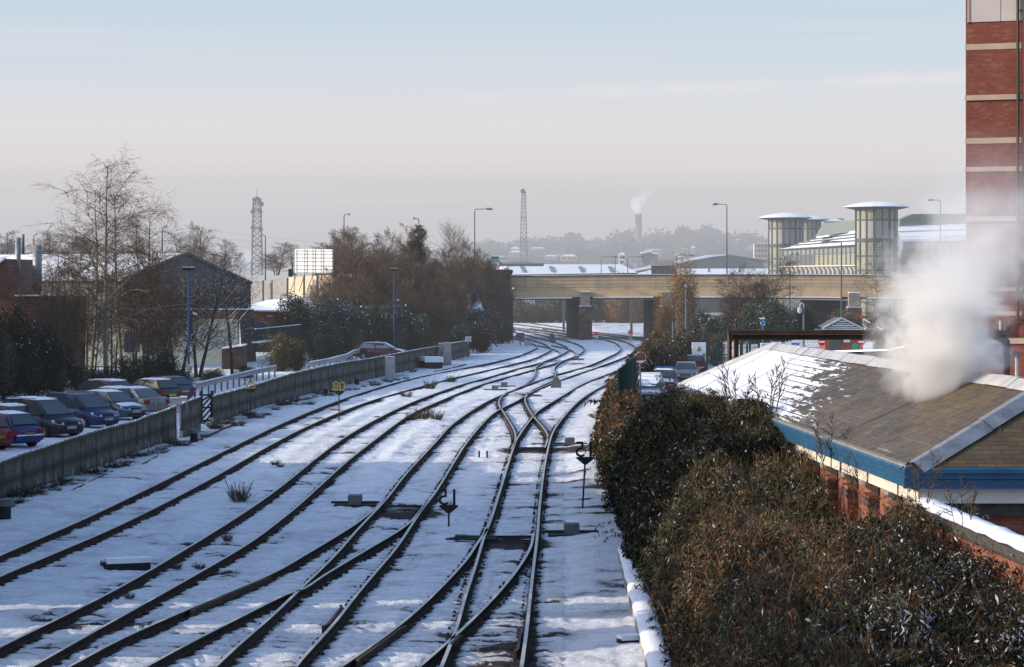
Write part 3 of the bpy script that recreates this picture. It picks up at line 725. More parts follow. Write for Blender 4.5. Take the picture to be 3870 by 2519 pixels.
    nt_ = int(len(q)*.11); bi_ = rs.integers(0, len(q), nt_); tb = q[bi_]; td = rs.normal(size=(nt_, 3))*np.array([.5, .5, .35])+np.array([0, 0, .75]); td /= np.linalg.norm(td, axis=1)[:, None]
    tl_ = (rs.uniform(.12, .42, nt_)*(1 if c[1] < 92 else 1.6))[:, None]; tu = rs.normal(size=(nt_, 3)); tu /= np.linalg.norm(tu, axis=1)[:, None]; tw_ = .0045 if c[1] < 92 else .010
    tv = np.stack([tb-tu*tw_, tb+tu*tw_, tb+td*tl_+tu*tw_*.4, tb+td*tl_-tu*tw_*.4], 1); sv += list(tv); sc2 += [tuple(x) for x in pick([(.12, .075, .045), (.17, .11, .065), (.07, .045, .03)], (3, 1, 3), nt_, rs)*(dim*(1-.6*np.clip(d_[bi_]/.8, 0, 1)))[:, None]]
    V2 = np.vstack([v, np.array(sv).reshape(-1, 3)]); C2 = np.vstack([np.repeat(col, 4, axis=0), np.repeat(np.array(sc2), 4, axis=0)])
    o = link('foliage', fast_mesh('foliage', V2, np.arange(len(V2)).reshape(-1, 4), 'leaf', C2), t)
    # woody stems fanning up from the foot, some bare tips with seed heads
    mb = MB(); n_s = 26 if near else 12
    for s in range(n_s):
        j = rs.integers(0, len(q)); e = q[j]+np.array([0, 0, .25*rs.random()]); b = np.array([e[0]*.3, e[1]*.3, 0])
        m_ = (b+e)/2+np.array([0, 0, .25]); mb.tube([b, m_, e], [.022, .013, .006], 3, False)
    me = bpy.data.meshes.new('stem'); me.from_pydata(mb.v, [], mb.f); me.materials.append(MT['bark'])
    link('stem', me, t)
# inner shade of the bank, painted as a near-black sheet under the leaves
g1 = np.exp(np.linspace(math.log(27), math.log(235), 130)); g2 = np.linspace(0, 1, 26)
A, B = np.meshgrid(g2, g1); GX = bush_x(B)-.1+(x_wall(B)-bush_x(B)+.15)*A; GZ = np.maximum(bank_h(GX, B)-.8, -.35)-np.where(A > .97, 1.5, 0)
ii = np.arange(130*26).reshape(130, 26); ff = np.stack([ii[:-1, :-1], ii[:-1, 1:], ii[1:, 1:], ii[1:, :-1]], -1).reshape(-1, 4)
link('bank', fast_mesh('bank', np.stack([GX, B, GZ], -1).reshape(-1, 3), ff, 'core', smooth=True), label='near-black sheet under the shrubs of the bank, painted as their inner shade', cat='bank', kind='structure')
# ---------------------------------------------------------------- hut with hipped slate roof
def m_slate(name, u_axis, kz, bw, rows, snowline=True):
    t = NT(name); p = t.sep(t.pos())
    u = t.math('ADD', t.math('MULTIPLY', p[0], u_axis[0]), t.math('MULTIPLY', p[1], u_axis[1]))
    v = t.comb(u, t.math('MULTIPLY', p[2], kz), 0.)
    q = t.n.new('ShaderNodeTexBrick'); t.l.new(v, q.inputs['Vector'])
    for a, b in (('Scale', 1), ('Brick Width', bw), ('Row Height', rows), ('Mortar Size', .008), ('Mortar Smooth', .3)): q.inputs[a].default_value = b
    q.inputs['Color1'].default_value = (.098, .068, .032, 1); q.inputs['Color2'].default_value = (.066, .047, .025, 1); q.inputs['Mortar'].default_value = (.028, .024, .018, 1)
    f = t.noise(.9, 5, .7); g = t.noise(5, 5, .7)
    col = t.mix(.8, q.outputs[0], t.ramp(f, [(.3, (.55, .55, .6)), (.5, (1.0, .98, .9)), (.7, (1.45, 1.35, 1.0))]), 'MULTIPLY')
    if snowline:
        # courses hold the snow: it thins out toward the near, melted half
        fr = t.math('FRACT', t.math('DIVIDE', t.math('MULTIPLY', p[2], kz), rows))
        frost = t.ramp(t.math('MULTIPLY', t.ramp(t.math('FRACT', t.math('DIVIDE', t.math('MULTIPLY', p[2], kz), rows)), [(.0, 1.), (.6, .2)]), t.noise(1.3, 4, .7, vec=t.scale(t.pos(), (1.3, .5, 1)))), [(.42, 0.), (.62, 1.)])
        low = t.ramp(p[2], [(.0, 1.), (1.0, 0.)])
        lowf = t.math('SUBTRACT', 4.35, p[2])
        col = t.mix(t.math('MULTIPLY', frost, t.ramp(lowf, [(.1, 0.), (.5, .6)])), col, (.30, .33, .40))
        line = t.math('ADD', 53.2, t.math('MULTIPLY', t.math('SUBTRACT', p[2], 3.7), 6.6))
        e = t.math('SUBTRACT', p[1], line)
        k = t.math('ADD', t.math('MULTIPLY', e, .10), t.math('MULTIPLY', t.math('SUBTRACT', t.noise(1.0, 6, .75, vec=t.scale(t.pos(), (1.1, .7, 11))), .5), 3.0))
        k = t.math('SUBTRACT', k, t.math('MULTIPLY', t.ramp(fr, [(.80, 0.), (.98, 1.)]), t.math('SUBTRACT', 1.25, t.math('MULTIPLY', e, .045))))
        k = t.ramp(k, [(.48, 0.), (.60, 1.)])
        col = t.mix(k, col, t.ramp(t.noise(1.4, 5, .7), [(.3, (.62, .65, .72)), (.7, (.78, .80, .84))]))
    t.color(col); t.set(rough=t.ramp(g, [(.3, .35), (.7, .8)]), spec=.3)
    t.bump(t.math('ADD', t.math('MULTIPLY', q.outputs['Fac'], -1.), t.math('MULTIPLY', g, .4)), .5, .02)
    return t.m
ax = Vector((-1.8, 34.7, 0)).normalized()
MT['slate_side'] = m_slate('slate_side', (ax.x, ax.y), 2.3, .27, .235)
MT['slate_end'] = m_slate('slate_end', (1, 0), 2.3, .34, .16, False)
MT['lead'] = m_plain('lead', (.25, .255, .26), .35, 3, .5, .3)
MT['lead_pale'] = m_plain('lead_pale', (.42, .42, .41), .25, 2, .5, .2)
MT['blue'] = m_plain('blue_cladding', (.015, .072, .15), .25, 2, .45, spec=.4)
MT['cream_panel'] = m_plain('cream_panel', (.62, .56, .49), .08, 1.5, .6)
MT['hut_brick'] = m_brick('hut_brick', (.33, .100, .055), (.25, .075, .045), (.24, .19, .16), axis='y')
MT['hut_brick_x'] = m_brick('hut_brick_x', (.30, .085, .045), (.22, .06, .035), (.2, .16, .14), axis='x')
MT['blue_brick'] = m_plain('blue_brick', (.06, .055, .05), .4, 6, .7)
MT['stone'] = m_plain('stone', (.22, .20, .17), .3, 4, .85)
hut = thing('slate_roofed_hut', (9, 62, 0), 'long low brick hut with snowy hipped slate roof and blue fascia', 'building', world=True)
E0, E1 = Vector((7.0, 45, 3.7)), Vector((5.2, 79.7, 3.7)); E2, E3 = Vector((10.8, 79.9, 3.7)), Vector((12.8, 45, 3.7))
RN, RF = Vector((9.9, 47.7, 5.02)), Vector((7.85, 76.9, 5.02))
roof = MB().poly([E0, E1, RF, RN]).poly([E2, E3, RN, RF]).poly([E1, E2, RF]).build('roof', 'slate_side', hut)
MB().poly([E0+Vector((0, 0, .002)), E3, RN]).build('hip_end', 'slate_end', hut)
def cap_strip(a, b, w, m, nm, h=.05):
    mb = MB(); d = (b-a).normalized(); r = d.cross(Vector((0, 0, 1))).normalized(); s = Vector((0, 0, 1))
    drop = .13 if nm != 'ridge_capping' else .16
    N_ = max(2, int((b-a).length/1.6))
    for i in range(N_):
        p, q = a.lerp(b, i/N_)+s*(h+.012*(i % 2)), a.lerp(b, (i+1)/N_)+s*(h+.012*(i % 2))
        pr = [r*w-s*(drop), r*.06+s*.03, -r*.06+s*.03, -r*w-s*(drop)]
        mb.add([p+x for x in pr]+[q+x for x in pr], [(0, 1, 5, 4), (1, 2, 6, 5), (2, 3, 7, 6)])
    return mb.build(nm, m, hut)
cap_strip(RN, RF, .30, 'lead_pale', 'ridge_capping'); cap_strip(E0, RN, .30, 'lead', 'hip_flashing', .06); cap_strip(E1, RF, .2, 'lead_pale', 'hip_flashing')
# gutter stones at the eave, stepped blue fascia, cream band
def along(a, b, off, z0, z1, th, nm, m, step=None):
    d = (b-a).normalized(); r = Vector((-d.y, d.x, 0)); p, q = a+r*off, b+r*off
    mb = MB(); mb.prism([p+Vector((0, 0, z0-a.z)), q+Vector((0, 0, z0-a.z)), q+Vector((0, 0, z1-a.z)), p+Vector((0, 0, z1-a.z))], r*-th)
    return mb
prof_f = [(.10, -.005), (.13, -.03), (.13, -.10), (.095, -.115), (.095, -.20), (.06, -.215), (.06, -.37), (-.1, -.37), (-.1, -.005)]
MB().sweep([E1+ax*.02, E0+Vector((0, -.13, 0))], [(a, b) for a, b in prof_f], closed=True).build('fascia', 'blue', hut)
MB().sweep([E0+Vector((-.13, 0, 0)), E3], [(a, b) for a, b in prof_f], closed=True).build('fascia', 'blue', hut)
MB().sweep([E1, E0], [(-.02, .04), (.10, .035), (.10, -.004), (-.02, -.004)], closed=True).build('eaves_course', 'stone', hut)
MB().sweep([E1+Vector((.14, 0, -.372)), E0+Vector((.14, .12, -.372))], [(.0, 0), (.0, -.27), (-.15, -.27), (-.15, 0)], closed=True).build('cream_band', 'cream_panel', hut)
MB().sweep([E0+Vector((.142, .122, -.372)), E3+Vector((0, .122, -.372))], [(.0, 0), (.0, -.27), (-.15, -.27), (-.15, 0)], closed=True).build('cream_band', 'cream_panel', hut)
for i in range(12):
    q = E0.lerp(E1, (i+.6)/12)+Vector((.13, .1, -.507)); MB().box(q, (.02, .03, .262)).build('panel_joint', 'blue_brick', hut)
W0, W1 = Vector((7.36, 45.4, -.3)), Vector((5.6, 79.3, -.3))
mb = MB().prism([W0, W1, W1+Vector((0, 0, 3.352)), W0+Vector((0, 0, 3.352))], (.25, 0, 0)); mb.build('wall', 'hut_brick', hut)
MB().prism([W0+Vector((.01, 0, 0)), Vector((12.6, 45.4, -.3)), Vector((12.6, 45.4, 3.05)), W0+Vector((.01, 0, 3.352))], (0, .25, 0)).build('wall', 'hut_brick_x', hut)
for i in range(15):
    q = W0.lerp(W1, (i*2.25+.35)/34); q.z = 0
    MB().box(q+Vector((-.09, .0, 1.25)), (.20, .9, 3.1)).build('brick_pier', 'hut_brick', hut)
    MB().prism([q+Vector((-.005, -.47, 2.80)), q+Vector((-.26, -.47, 2.98)), q+Vector((-.26, -.47, 3.052)), q+Vector((-.005, -.47, 3.052))], (0, .94, 0)).build('corbel', 'stone', hut)
    for k_, zz_ in ((0, 2.70), (1, 2.60)):
        MB().box(q+Vector((-.10, 0, zz_)), (.22+.01*k_, .93-.01*k_, .07)).build('string_course', 'blue_brick', hut)
MB().box((9.9, 45.3, 2.93), (5.2, .06, .22)).build('string_course', 'blue_brick', hut)
# snow-topped brick wall running on toward the camera
yw = thing('garden_wall', (7.6, 38, 0), 'red brick boundary wall with thick snow on its dark coping', 'wall', world=True)
wp = [Vector((7.22, 44.95, 0)), Vector((7.42, 40, 0)), Vector((7.62, 36, 0)), Vector((7.9, 31, 0))]
MB().sweep(wp, [(.16, -.2), (.16, 2.86), (-.16, 2.86), (-.16, -.2)], closed=True).build('wall', 'hut_brick', yw)
MB().sweep(wp, [(.20, 2.862), (.22, 2.92), (.22, 3.04), (-.24, 3.04), (-.24, 2.862)], closed=True).build('coping', 'blue_brick', yw)
sn = [wp[0].lerp(wp[1], t/10) for t in range(10)]+[wp[1].lerp(wp[2], t/8) for t in range(8)]+[wp[2].lerp(wp[3], t/8) for t in range(9)]
sn = [p+Vector((random.uniform(-.03, .03), 0, random.uniform(-.01, .03))) for p in sn]
MB().sweep(sn, [(.19, 3.042), (.20, 3.08), (.12, 3.15), (0, 3.17), (-.14, 3.15), (-.21, 3.08), (-.20, 3.042)], closed=True).build('snow', 'snow_cap', yw, smooth=True)
# ---------------------------------------------------------------- snowy kerb trough beside the right-hand track
kt = thing('concrete_trough', (2.65, 56, 0), 'low concrete cable trough under a smooth strip of snow beside the shrubs', 'kerb', world=True)
kp = [G(2570+ (0), 2900, 0)]+[G(x, y, 0) for x, y in ((2470, 2640), (2446, 2519), (2415, 2400), (2384, 2270), (2352, 2160), (2336, 2090))]
kp = smooth_path(kp, 2); kq = []
for i in range(len(kp)-1):
    for k in range(10): kq.append(kp[i].lerp(kp[i+1], k/10))
kq = [p+Vector((.22, 0, 0)) for p in kq]
MB().sweep(kq, [(-.24, -.3), (-.24, .10), (.22, .10), (.22, -.3)], closed=True).build('trough', 'concrete', kt)
kr = [p+Vector((random.uniform(-.012, .012), 0, random.uniform(-.008, .012))) for p in kq]
MB().sweep(kr, [(-.23, .102), (-.245, .15), (-.19, .21), (-.05, .235), (.1, .225), (.2, .18), (.23, .102)], closed=True).build('snow', 'snow_cap', kt, smooth=True)
# ---------------------------------------------------------------- tall brick tower block on the right
MT['tower_brick'] = m_brick('tower_brick', (.215, .058, .033), (.15, .042, .027), (.12, .065, .05), bw=.235, bh=.075)
MT['sandstone'] = m_plain('sandstone', (.36, .27, .19), .1, 1.2, .8)
MT['pale_panel'] = m_plain('pale_panel', (.42, .37, .33), .06, .8, .7)
MT['pipe'] = m_plain('pipe', (.05, .035, .03), .25, 4, .35, .3, spec=.5)
tb = thing('brick_tower', (22, 108, 0), 'tall red brick block with sandstone bands at the right edge', 'building', world=True)
T0 = Vector((19.27, 109, 0)); td = Vector((.934, -.358, 0)); tn = Vector((-.358, -.934, 0))
def tp(s, z, o=0.): return T0+td*s+tn*o+Vector((0, 0, z))
MB().prism([tp(0, -.4), tp(9, -.4), tp(9, 27), tp(0, 27)], -tn*12).build('wall', 'tower_brick', tb)
for z1, z0, pr in ((16.97, 16.72, .03), (14.80, 14.58, .10), (12.98, 12.74, .03), (11.76, 11.56, .03), (9.66, 9.44, .10), (6.66, 6.48, .03), (5.64, 5.46, .03), (4.52, 4.28, .10)):
    MB().prism([tp(-.02, z0, pr), tp(9, z0, pr), tp(9, z1, pr), tp(-.02, z1, pr)], -tn*(pr+.02)).build('stone_band', 'sandstone', tb)
MB().prism([tp(.16, 17.90, .05), tp(9, 17.90, .05), tp(9, 27, .05), tp(.16, 27, .05)], -tn*.1).build('cladding_panel', 'pale_panel', tb)
for s in (1.48, 4.4): MB().prism([tp(s, 17.9, .056), tp(s+.02, 17.9, .056), tp(s+.02, 27, .056), tp(s, 27, .056)], -tn*.01).build('panel_joint', 'blue_brick', tb)
MB().prism([tp(.08, 17.86, .09), tp(.17, 17.93, .09), tp(.17, 27, .09), tp(.08, 27, .09)], -tn*.1).build('window_reveal', 'sandstone', tb)
for s, z0 in ((2.23, 5.32), (2.50, 5.32)):
    MB().tube([tp(s, z0, .16), tp(s, 27, .16)], .065, 10).build('drainpipe', 'pipe', tb)
for zz_ in range(6, 25, 3): MB().box(tp(2.36, zz_+.3, .12), (.3, .06, .05)).build('pipe_bracket', 'pipe', tb)
MB().tube([tp(2.5, 5.3, .16), tp(2.2, 5.25, .2), tp(1.75, 5.25, .2), tp(1.75, 4.6, .2)], .05, 8).build('drainpipe', 'pipe', tb)
MB().tube([tp(1.5, 5.25, .2), tp(1.5, 4.6, .2)], .05, 8).build('drainpipe', 'lead_pale', tb)
fl = thing('steel_flue', (17.0, 87.2, 0), 'shiny thin steel flue pipe with a bent blue-grey cowl below the brick tower', 'flue', world=True)
MB().tube([P(3842, 1560, 86), P(3842, 1352, 86)], .055, 10).build('pipe', 'lead_pale', fl)
MB().tube([P(3842, 1352, 86), P(3846, 1338, 86), P(3834, 1334, 86), P(3826, 1330, 86)], .075, 10).build('cowl', 'steel_grey', fl)
# ---------------------------------------------------------------- brown steel pipe gantry
MT['rust_brown'] = m_plain('rust_brown', (.055, .032, .022), .4, 1.5, .6)
MT['rust_light'] = m_plain('rust_light', (.20, .095, .05), .5, 2.5, .75)
ga = thing('steel_gantry', (12, 88, 0), 'brown steel goalpost gantry behind the snowy slate roof', 'gantry', world=True)
def qbox(x0, x1, y0, y1, Y, dep, nm, m, par, ry=0):
    a, b = P(x0, y0, Y), P(x1, y1, Y); c = (a+b)/2
    return MB().box((c.x, Y+dep/2, c.z), (abs(b.x-a.x), dep, abs(a.z-b.z))).build(nm, m, par)
qbox(2752, 3812, 1247, 1263, 88, .35, 'top_beam', 'rust_brown', ga); qbox(2768, 3812, 1264.5, 1283, 88.1, .2, 'lower_beam', 'rust_brown', ga)
qbox(2766, 3812, 1263.2, 1264.4, 87.9, .5, 'flange', 'rust_light', ga)
for x0, x1, Yq, m in ((2752, 2757, 88.02, 'rust_light'), (2757.5, 2766, 88.05, 'rust_brown'), (2774, 2778, 88.5, 'rust_light'), (2780, 2792, 88.5, 'rust_brown')):
    a = P(x0, 1263.5, Yq); b = P(x1, 1283, Yq); MB().box(((a.x+b.x)/2, Yq+.1, (a.z-.3)/2), (b.x-a.x, .2, a.z+.3)).build('post', m, ga)
a = P(3793, 1284, 88); b = P(3817, 1284, 88); MB().box(((a.x+b.x)/2, 88.1, a.z/2), (b.x-a.x, .2, a.z)).build('post', 'rust_brown', ga)
MB().prism([P(3760, 1284, 88.2), P(3793, 1284, 88.2), P(3793, 1300, 88.2)], (0, .1, 0)).build('brace', 'rust_brown', ga)
# ---------------------------------------------------------------- road bridge
MT['bridge_conc'] = m_plain('bridge_concrete', (.52, .36, .20), .16, .6, .85)
def m_bridge():
    t = NT('bridge_stained'); p = t.sep(t.pos()); f = t.noise(.5, 5, .7); st = t.noise(1.0, 4, .7, vec=t.scale(t.pos(), (.9, .9, .06)))
    c = t.ramp(f, [(.3, (.38, .27, .155)), (.7, (.56, .40, .225))])
    c = t.mix(t.math('MULTIPLY', t.ramp(st, [(.55, 0.), (.75, 1.)]), .45), c, (.16, .13, .10)); t.color(c); t.set(rough=.85); return t.m
MT['bridge_stain'] = m_bridge()
MT['dark_masonry'] = m_brick('dark_masonry', (.055, .048, .042), (.035, .032, .03), (.02, .02, .02), bw=.8, bh=.38)
MT['pier_masonry'] = m_brick('pier_masonry', (.13, .075, .045), (.06, .045, .038), (.03, .025, .02), bw=.9, bh=.42)
MT['soffit'] = m_plain('soffit', (.035, .035, .04), .3, 1, .9)
br = thing('road_bridge', (20, 302, 0), 'long sand-coloured concrete road bridge over the railway on stone piers', 'bridge', world=True)
bd = Vector((math.cos(R(4)), -math.sin(R(4)), 0)); B0 = Vector((-.3, 303.6, 0))
camber = [(0, 0), (8, .10), (16, .17), (26, .2), (36, .17), (48, .05), (60, -.12), (78, -.5)]
def bpath(s0=0, s1=78, o=0.): return [B0+bd*s+Vector((bd.y, -bd.x, 0))*0+Vector((0, 0, interp(s, [c[0] for c in camber], [c[1] for c in camber]))) for s in np.linspace(s0, s1, 14)]
def bprof(lst, nm, m, s0=0, s1=78): return MB().sweep(bpath(s0, s1), lst, closed=True).build(nm, m, br)
# profile: side is toward the camera (+) ; up is height
bprof([(.0, 5.52), (.0, 7.22), (-.5, 7.22), (-.5, 5.52)], 'parapet', 'bridge_stain')
for zz_ in (5.95, 6.28, 6.75): bprof([(.03, zz_), (.03, zz_+.035), (-.1, zz_+.035), (-.1, zz_)], 'shadow_line', 'stone')
bprof([(.12, 7.222), (.12, 7.36), (-.6, 7.36), (-.6, 7.222)], 'coping', 'pier_masonry')
bprof([(.10, 7.362), (.10, 7.42), (-.6, 7.42), (-.6, 7.362)], 'snow', 'snow_cap')
bprof([(.10, 4.78), (.10, 5.518), (-.5, 5.518), (-.5, 4.78)], 'edge_beam', 'bridge_conc')
bprof([(-.05, 4.5), (-.05, 4.778), (-15, 4.778), (-15, 4.5)], 'deck', 'soffit')
for s0, s1 in ((.6, 7.4), (9.9, 17), (19.2, 39.0), (42, 60)): bprof([(.42, 4.70), (.42, 4.777), (-.05, 4.777), (-.05, 4.62), (.36, 4.62)], 'snowy_flange', 'snow_cap', s0, s1)
bprof([(-14.5, 5.5), (-14.5, 7.3), (-15, 7.3), (-15, 5.5)], 'far_parapet', 'bridge_conc'); bprof([(-.6, 4.779), (-.6, 5.9), (-14.4, 5.9), (-14.4, 4.779)], 'roadway', 'soffit')
def pier(x0, x1, skew, nm='pier'):
    a = Vector((x0, 303.2-x0*.07, -.4)); b = Vector((x1, 303.2-x0*.07, -.4)); k = Vector((skew, 14.5, 0)); u = Vector((0, 0, 5.0))
    mb = MB(); vs = [a, b, b+k, a+k]; mb.add(vs+[v+u-Vector((0, 0, .15)) for v in vs], [(0, 1, 5, 4), (1, 2, 6, 5), (2, 3, 7, 6), (3, 0, 4, 7), (4, 5, 6, 7)])
    mb.build(nm, 'dark_masonry', br)
pier(8.0, 9.4, -1.3); pier(17.4, 19.2, -1.2); pier(39.2, 40.8, -3.8); pier(30.5, 31.2, -2)
def pilaster(xa, xb, ya, yb, Yp, full=True):
    a, b = P(xa, ya, Yp), P(xb, yb, Yp); cx = (a.x+b.x)/2; w = b.x-a.x
    MB().box((cx, Yp+.4, (a.z+b.z)/2), (w, 1.0, a.z-b.z)).build('padstone', 'stone', br)
    MB().box((cx, Yp+.38, a.z+.05), (w+.02, 1.05, .1)).build('snow', 'snow_cap', br); MB().box((cx, Yp+.3, b.z-.08), (w+.3, 1.3, .07)).build('snow', 'snow_cap', br)
    MB().box((cx+.05, Yp+.55, (b.z-.12-.4)/2), (w+.38, 1.5, b.z-.12+.4)).build('pilaster', 'pier_masonry', br)
pilaster(2194, 2230, 1103, 1153, 302.0); pilaster(3208, 3249, 1106, 1157, 299.0); pilaster(2500, 2540, 1103, 1153, 301.2)
# left abutment with flared cap and wing wall
MB().box((-1.3, 306.5, 3.85), (2.3, 9, 8.1)).build('abutment', 'dark_masonry', br)
MB().prism([(-2.55, 301.6, 7.5), (-.02, 301.6, 7.5), (.12, 301.6, 7.86), (.12, 301.6, 8.06), (-2.6, 301.6, 8.12)], (0, 9.6, 0)).build('abutment_cap', 'dark_masonry', br)
MB().box((-1.2, 306, 8.13), (2.4, 9.2, .06)).build('snow', 'snow_cap', br)
MB().box((-.05, 301.8, 2.6), (.35, .5, 5.6)).build('corner_quoins', 'dark_masonry', br)
MB().prism([P(1870, 1090, 300), P(1760, 1185, 292), P(1760, 1290, 292), P(1870, 1290, 300)], (0, 1.0, 0)).build('wing_wall', 'dark_masonry', br)
MB().beam(P(1868, 1094, 299.5), P(1790, 1160, 294), .5, .1).build('wing_wall_snow', 'snow_cap', br)
sl = MB().tube([P(1944, 1090, 301.2), P(1936, 1087, 301.4)], [.12, .05], 8).build('bracket_lamp', 'lead_pale', br)
# direction sign on the abutment
MT['white_paint'] = m_plain('white_paint', (.72, .72, .72), .06, 1.5, .6); MT['green_paint'] = m_plain('green_paint', (.012, .055, .042), .15, 2, .6)
MT['off_white'] = m_plain('off_white', (.42, .45, .47), .1, 2, .7)
MT['green_bright'] = m_plain('green_bright', (.02, .30, .14), .1, 2, .5); MT['sign_green'] = m_plain('sign_green', (.015, .16, .12), .1, 2, .5); MT['sign_red'] = m_plain('sign_red', (.45, .02, .03), .1, 2, .5)
MT['sign_blue'] = m_plain('sign_blue', (.01, .13, .42), .1, 2, .5); MT['black'] = m_plain('black', (.012, .012, .014), .3, 3, .6)
MT['yellow'] = m_plain('yellow', (.34, .27, .055), .15, 5, .6); MT['orange'] = m_plain('orange', (.60, .12, .03), .15, 2, .6)
c = P(1871.5, 989, 301); ds = thing('direction_sign', (c.x, 301, 8.1), 'grey road sign with green header standing on the dark bridge abutment', 'sign')
MB().box((0, 0, .90), (.86, .05, .85)).build('board', 'off_white', ds); MB().box((0, -.03, 1.43), (.86, .06, .30)).build('header', 'sign_green', ds)
MB().box((0, .05, .25), (.09, .07, .6)).build('post', 'black', ds)
MB().box((-.12, -.03, 1.06), (.13, .02, .2)).box((-.3, -.03, .92), (.14, .02, .06)).box((.18, -.03, 1.10), (.34, .02, .07)).box((.18, -.03, .98), (.2, .02, .06)).build('symbols', 'green_paint', ds)
MB().box((-.02, -.03, .66), (.34, .02, .16)).build('symbol', 'sign_red', ds)
# steel columns standing under the spans
for x, y1, lab in ((2130.5, 1255, 'grey steel post under the left bridge span beside the dark pier'), (2386, 1262, 'grey steel post under the second bridge span behind the red signal')):
    q = G(x, y1, -.1); MB().box((q.x, q.y, 2.35), (.32, .32, 4.9)).build('steel_post', 'steel_grey', label=lab, cat='post')
# ---------------------------------------------------------------- embankment left of the bridge
def hgrid(name, xs, ys, hf, mat, label, cat):
    A, B = np.meshgrid(xs, ys); Zz = hf(A, B); n_, m_ = A.shape; ii = np.arange(n_*m_).reshape(n_, m_)
    ff = np.stack([ii[:-1, :-1], ii[:-1, 1:], ii[1:, 1:], ii[1:, :-1]], -1).reshape(-1, 4)
    return link(name, fast_mesh(name, np.stack([A, B, Zz], -1).reshape(-1, 3), ff, mat, smooth=True), label=label, cat=cat, kind='structure')
MT['scrub_ground'] = m_snow('scrub_ground', dirt=.9, scale=.5)
def emb(x, y):
    k = np.clip((y-250)/45, 0, 1); k = k*k*(3-2*k)
    return -.35+k*6.6*np.clip((-x-1.5)/2.5, 0, 1)*np.clip((x+27)/7, 0, 1)+.5*(fbm(x*.2, y*.2, 3)-.5)*k
hgrid('embankment', np.linspace(-60, -1.5, 90), np.linspace(246, 330, 60), emb, 'scrub_ground', 'snow-patched earth embankment that carries the road up to the bridge', 'embankment')
# ---------------------------------------------------------------- long panelled fence and its gate
def m_fence():
    t = NT('fence_panel'); v = t.attr('fu'); p = t.sep(t.pos())
    sep = t.n.new('ShaderNodeSeparateColor'); t.l.new(v[0], sep.inputs[0]); u, h = sep.outputs[0], sep.outputs[1]
    st = t.noise(1.0, 5, .75, vec=t.comb(t.math('MULTIPLY', u, 160.), t.math('MULTIPLY', h, 1.2), 0.)); big = t.noise(.8, 4, .6)
    c = t.ramp(st, [(.3, (.045, .042, .034)), (.55, (.13, .118, .10)), (.78, (.27, .25, .22))])
    panel = t.math('FRACT', t.math('MULTIPLY', u, 36.))
    c = t.mix(t.ramp(panel, [(.0, .65), (.12, .0), (.85, 0.), (1., .65)]), c, (.02, .022, .014))
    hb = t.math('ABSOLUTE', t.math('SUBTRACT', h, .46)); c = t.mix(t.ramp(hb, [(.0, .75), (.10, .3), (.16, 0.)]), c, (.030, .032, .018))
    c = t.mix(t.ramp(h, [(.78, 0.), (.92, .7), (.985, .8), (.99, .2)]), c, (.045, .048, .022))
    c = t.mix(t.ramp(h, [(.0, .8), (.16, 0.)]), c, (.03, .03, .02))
    t.color(c); t.set(rough=.9); t.bump(st, .4, .02); return t.m
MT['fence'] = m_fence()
FT = [(-160,1812),(0,1743),(101,1708),(202,1676),(302,1644),(403,1615),(504,1591),(554,1571),(605,1555),(672,1529),(756,1497),(801,1496),(944,1458),(1098,1411),(1220,1383),(1300,1367),(1395,1354),(1469,1340),(1589,1317),(1654,1308),(1705,1296),(1770,1285)]
def ftop(x): return interp(x, [a[0] for a in FT], [a[1] for a in FT])
def fbot(x): return interp(x, [a[0] for a in FENCE], [a[1] for a in FENCE])
def fence_run(x0, x1, label):
    t = thing('panel_fence', tuple(G((x0+x1)/2, fbot((x0+x1)/2), -.15)), label, 'fence', 'long weathered trackside fence', world=True)
    base = [G(x, fbot(x)-3, -.12) for x in np.linspace(x0, x1, 60)]
    if True:
        a, s = resample(smooth_path(base, 4), .09); vs, cs, fs = [], [], []
        d = np.gradient(a, axis=0); d /= np.linalg.norm(d, axis=1)[:, None]
        for i, p in enumerate(a):
            xpx = CX+p[0]/p[1]*F; zt = H-(ftop(xpx)-YH)/F*p[1]; zt = max(zt, 1.15)+.012*math.sin(i*1.3)
            r = np.array([d[i][1], -d[i][0], 0]); w = .022*(1 if (i//1) % 2 else -1)
            for j in range(5):
                h = j/4; vs.append(p+r*(w+.015*math.sin(s[i]*1.1+h*2))+np.array([0, 0, -.02+(zt+.10)*h])); cs.append((s[i]/100, h, 0))
        n_ = len(a); ii = np.arange(n_*5).reshape(n_, 5); ff = np.stack([ii[:-1, :-1], ii[1:, :-1], ii[1:, 1:], ii[:-1, 1:]], -1).reshape(-1, 4)
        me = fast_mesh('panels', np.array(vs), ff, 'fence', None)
        at = me.color_attributes.new('fu', 'FLOAT_COLOR', 'POINT'); c4 = np.ones((len(vs), 4), np.float32); c4[:, :3] = cs; at.data.foreach_set('color', c4.ravel())
        link('panels', me, t)
        top = [Vector(v) for v in vs[4::5]]
        MB().sweep(top[::4], [(-.05, -.005), (-.05, .035), (.05, .035), (.05, -.005)], closed=True).build('capping', 'stone', t)
        sn = top[::3]; MB().sweep([p+Vector((0, 0, random.uniform(.0, .03))) for p in sn], [(-.035, .036), (0, .055), (.035, .036)]).build('snow', 'snow_cap', t)
        for k in range(0, len(a), 28):
            p = a[k]; MB().box((p[0], p[1]-.02, -.02), (.12, .12, .5)).build('stub_post', 'concrete', t)
    return t
fence_run(-160, 668, 'near stretch of dark weathered panel fence in front of the parked cars')
fence_run(686, 757, 'short mossy fence piece between the tall narrow cabinet and the striped gate')
fence_run(803, 1655, 'long middle stretch of weathered fence right of the striped gate')
fence_run(1706, 1775, 'last short fence piece beside the small white notice')
MT['dark_timber'] = m_plain('dark_timber', (.025, .026, .025), .3, 4, .8)
g0, g1 = G(760, 1606, -.15), G(802, 1604, -.15)
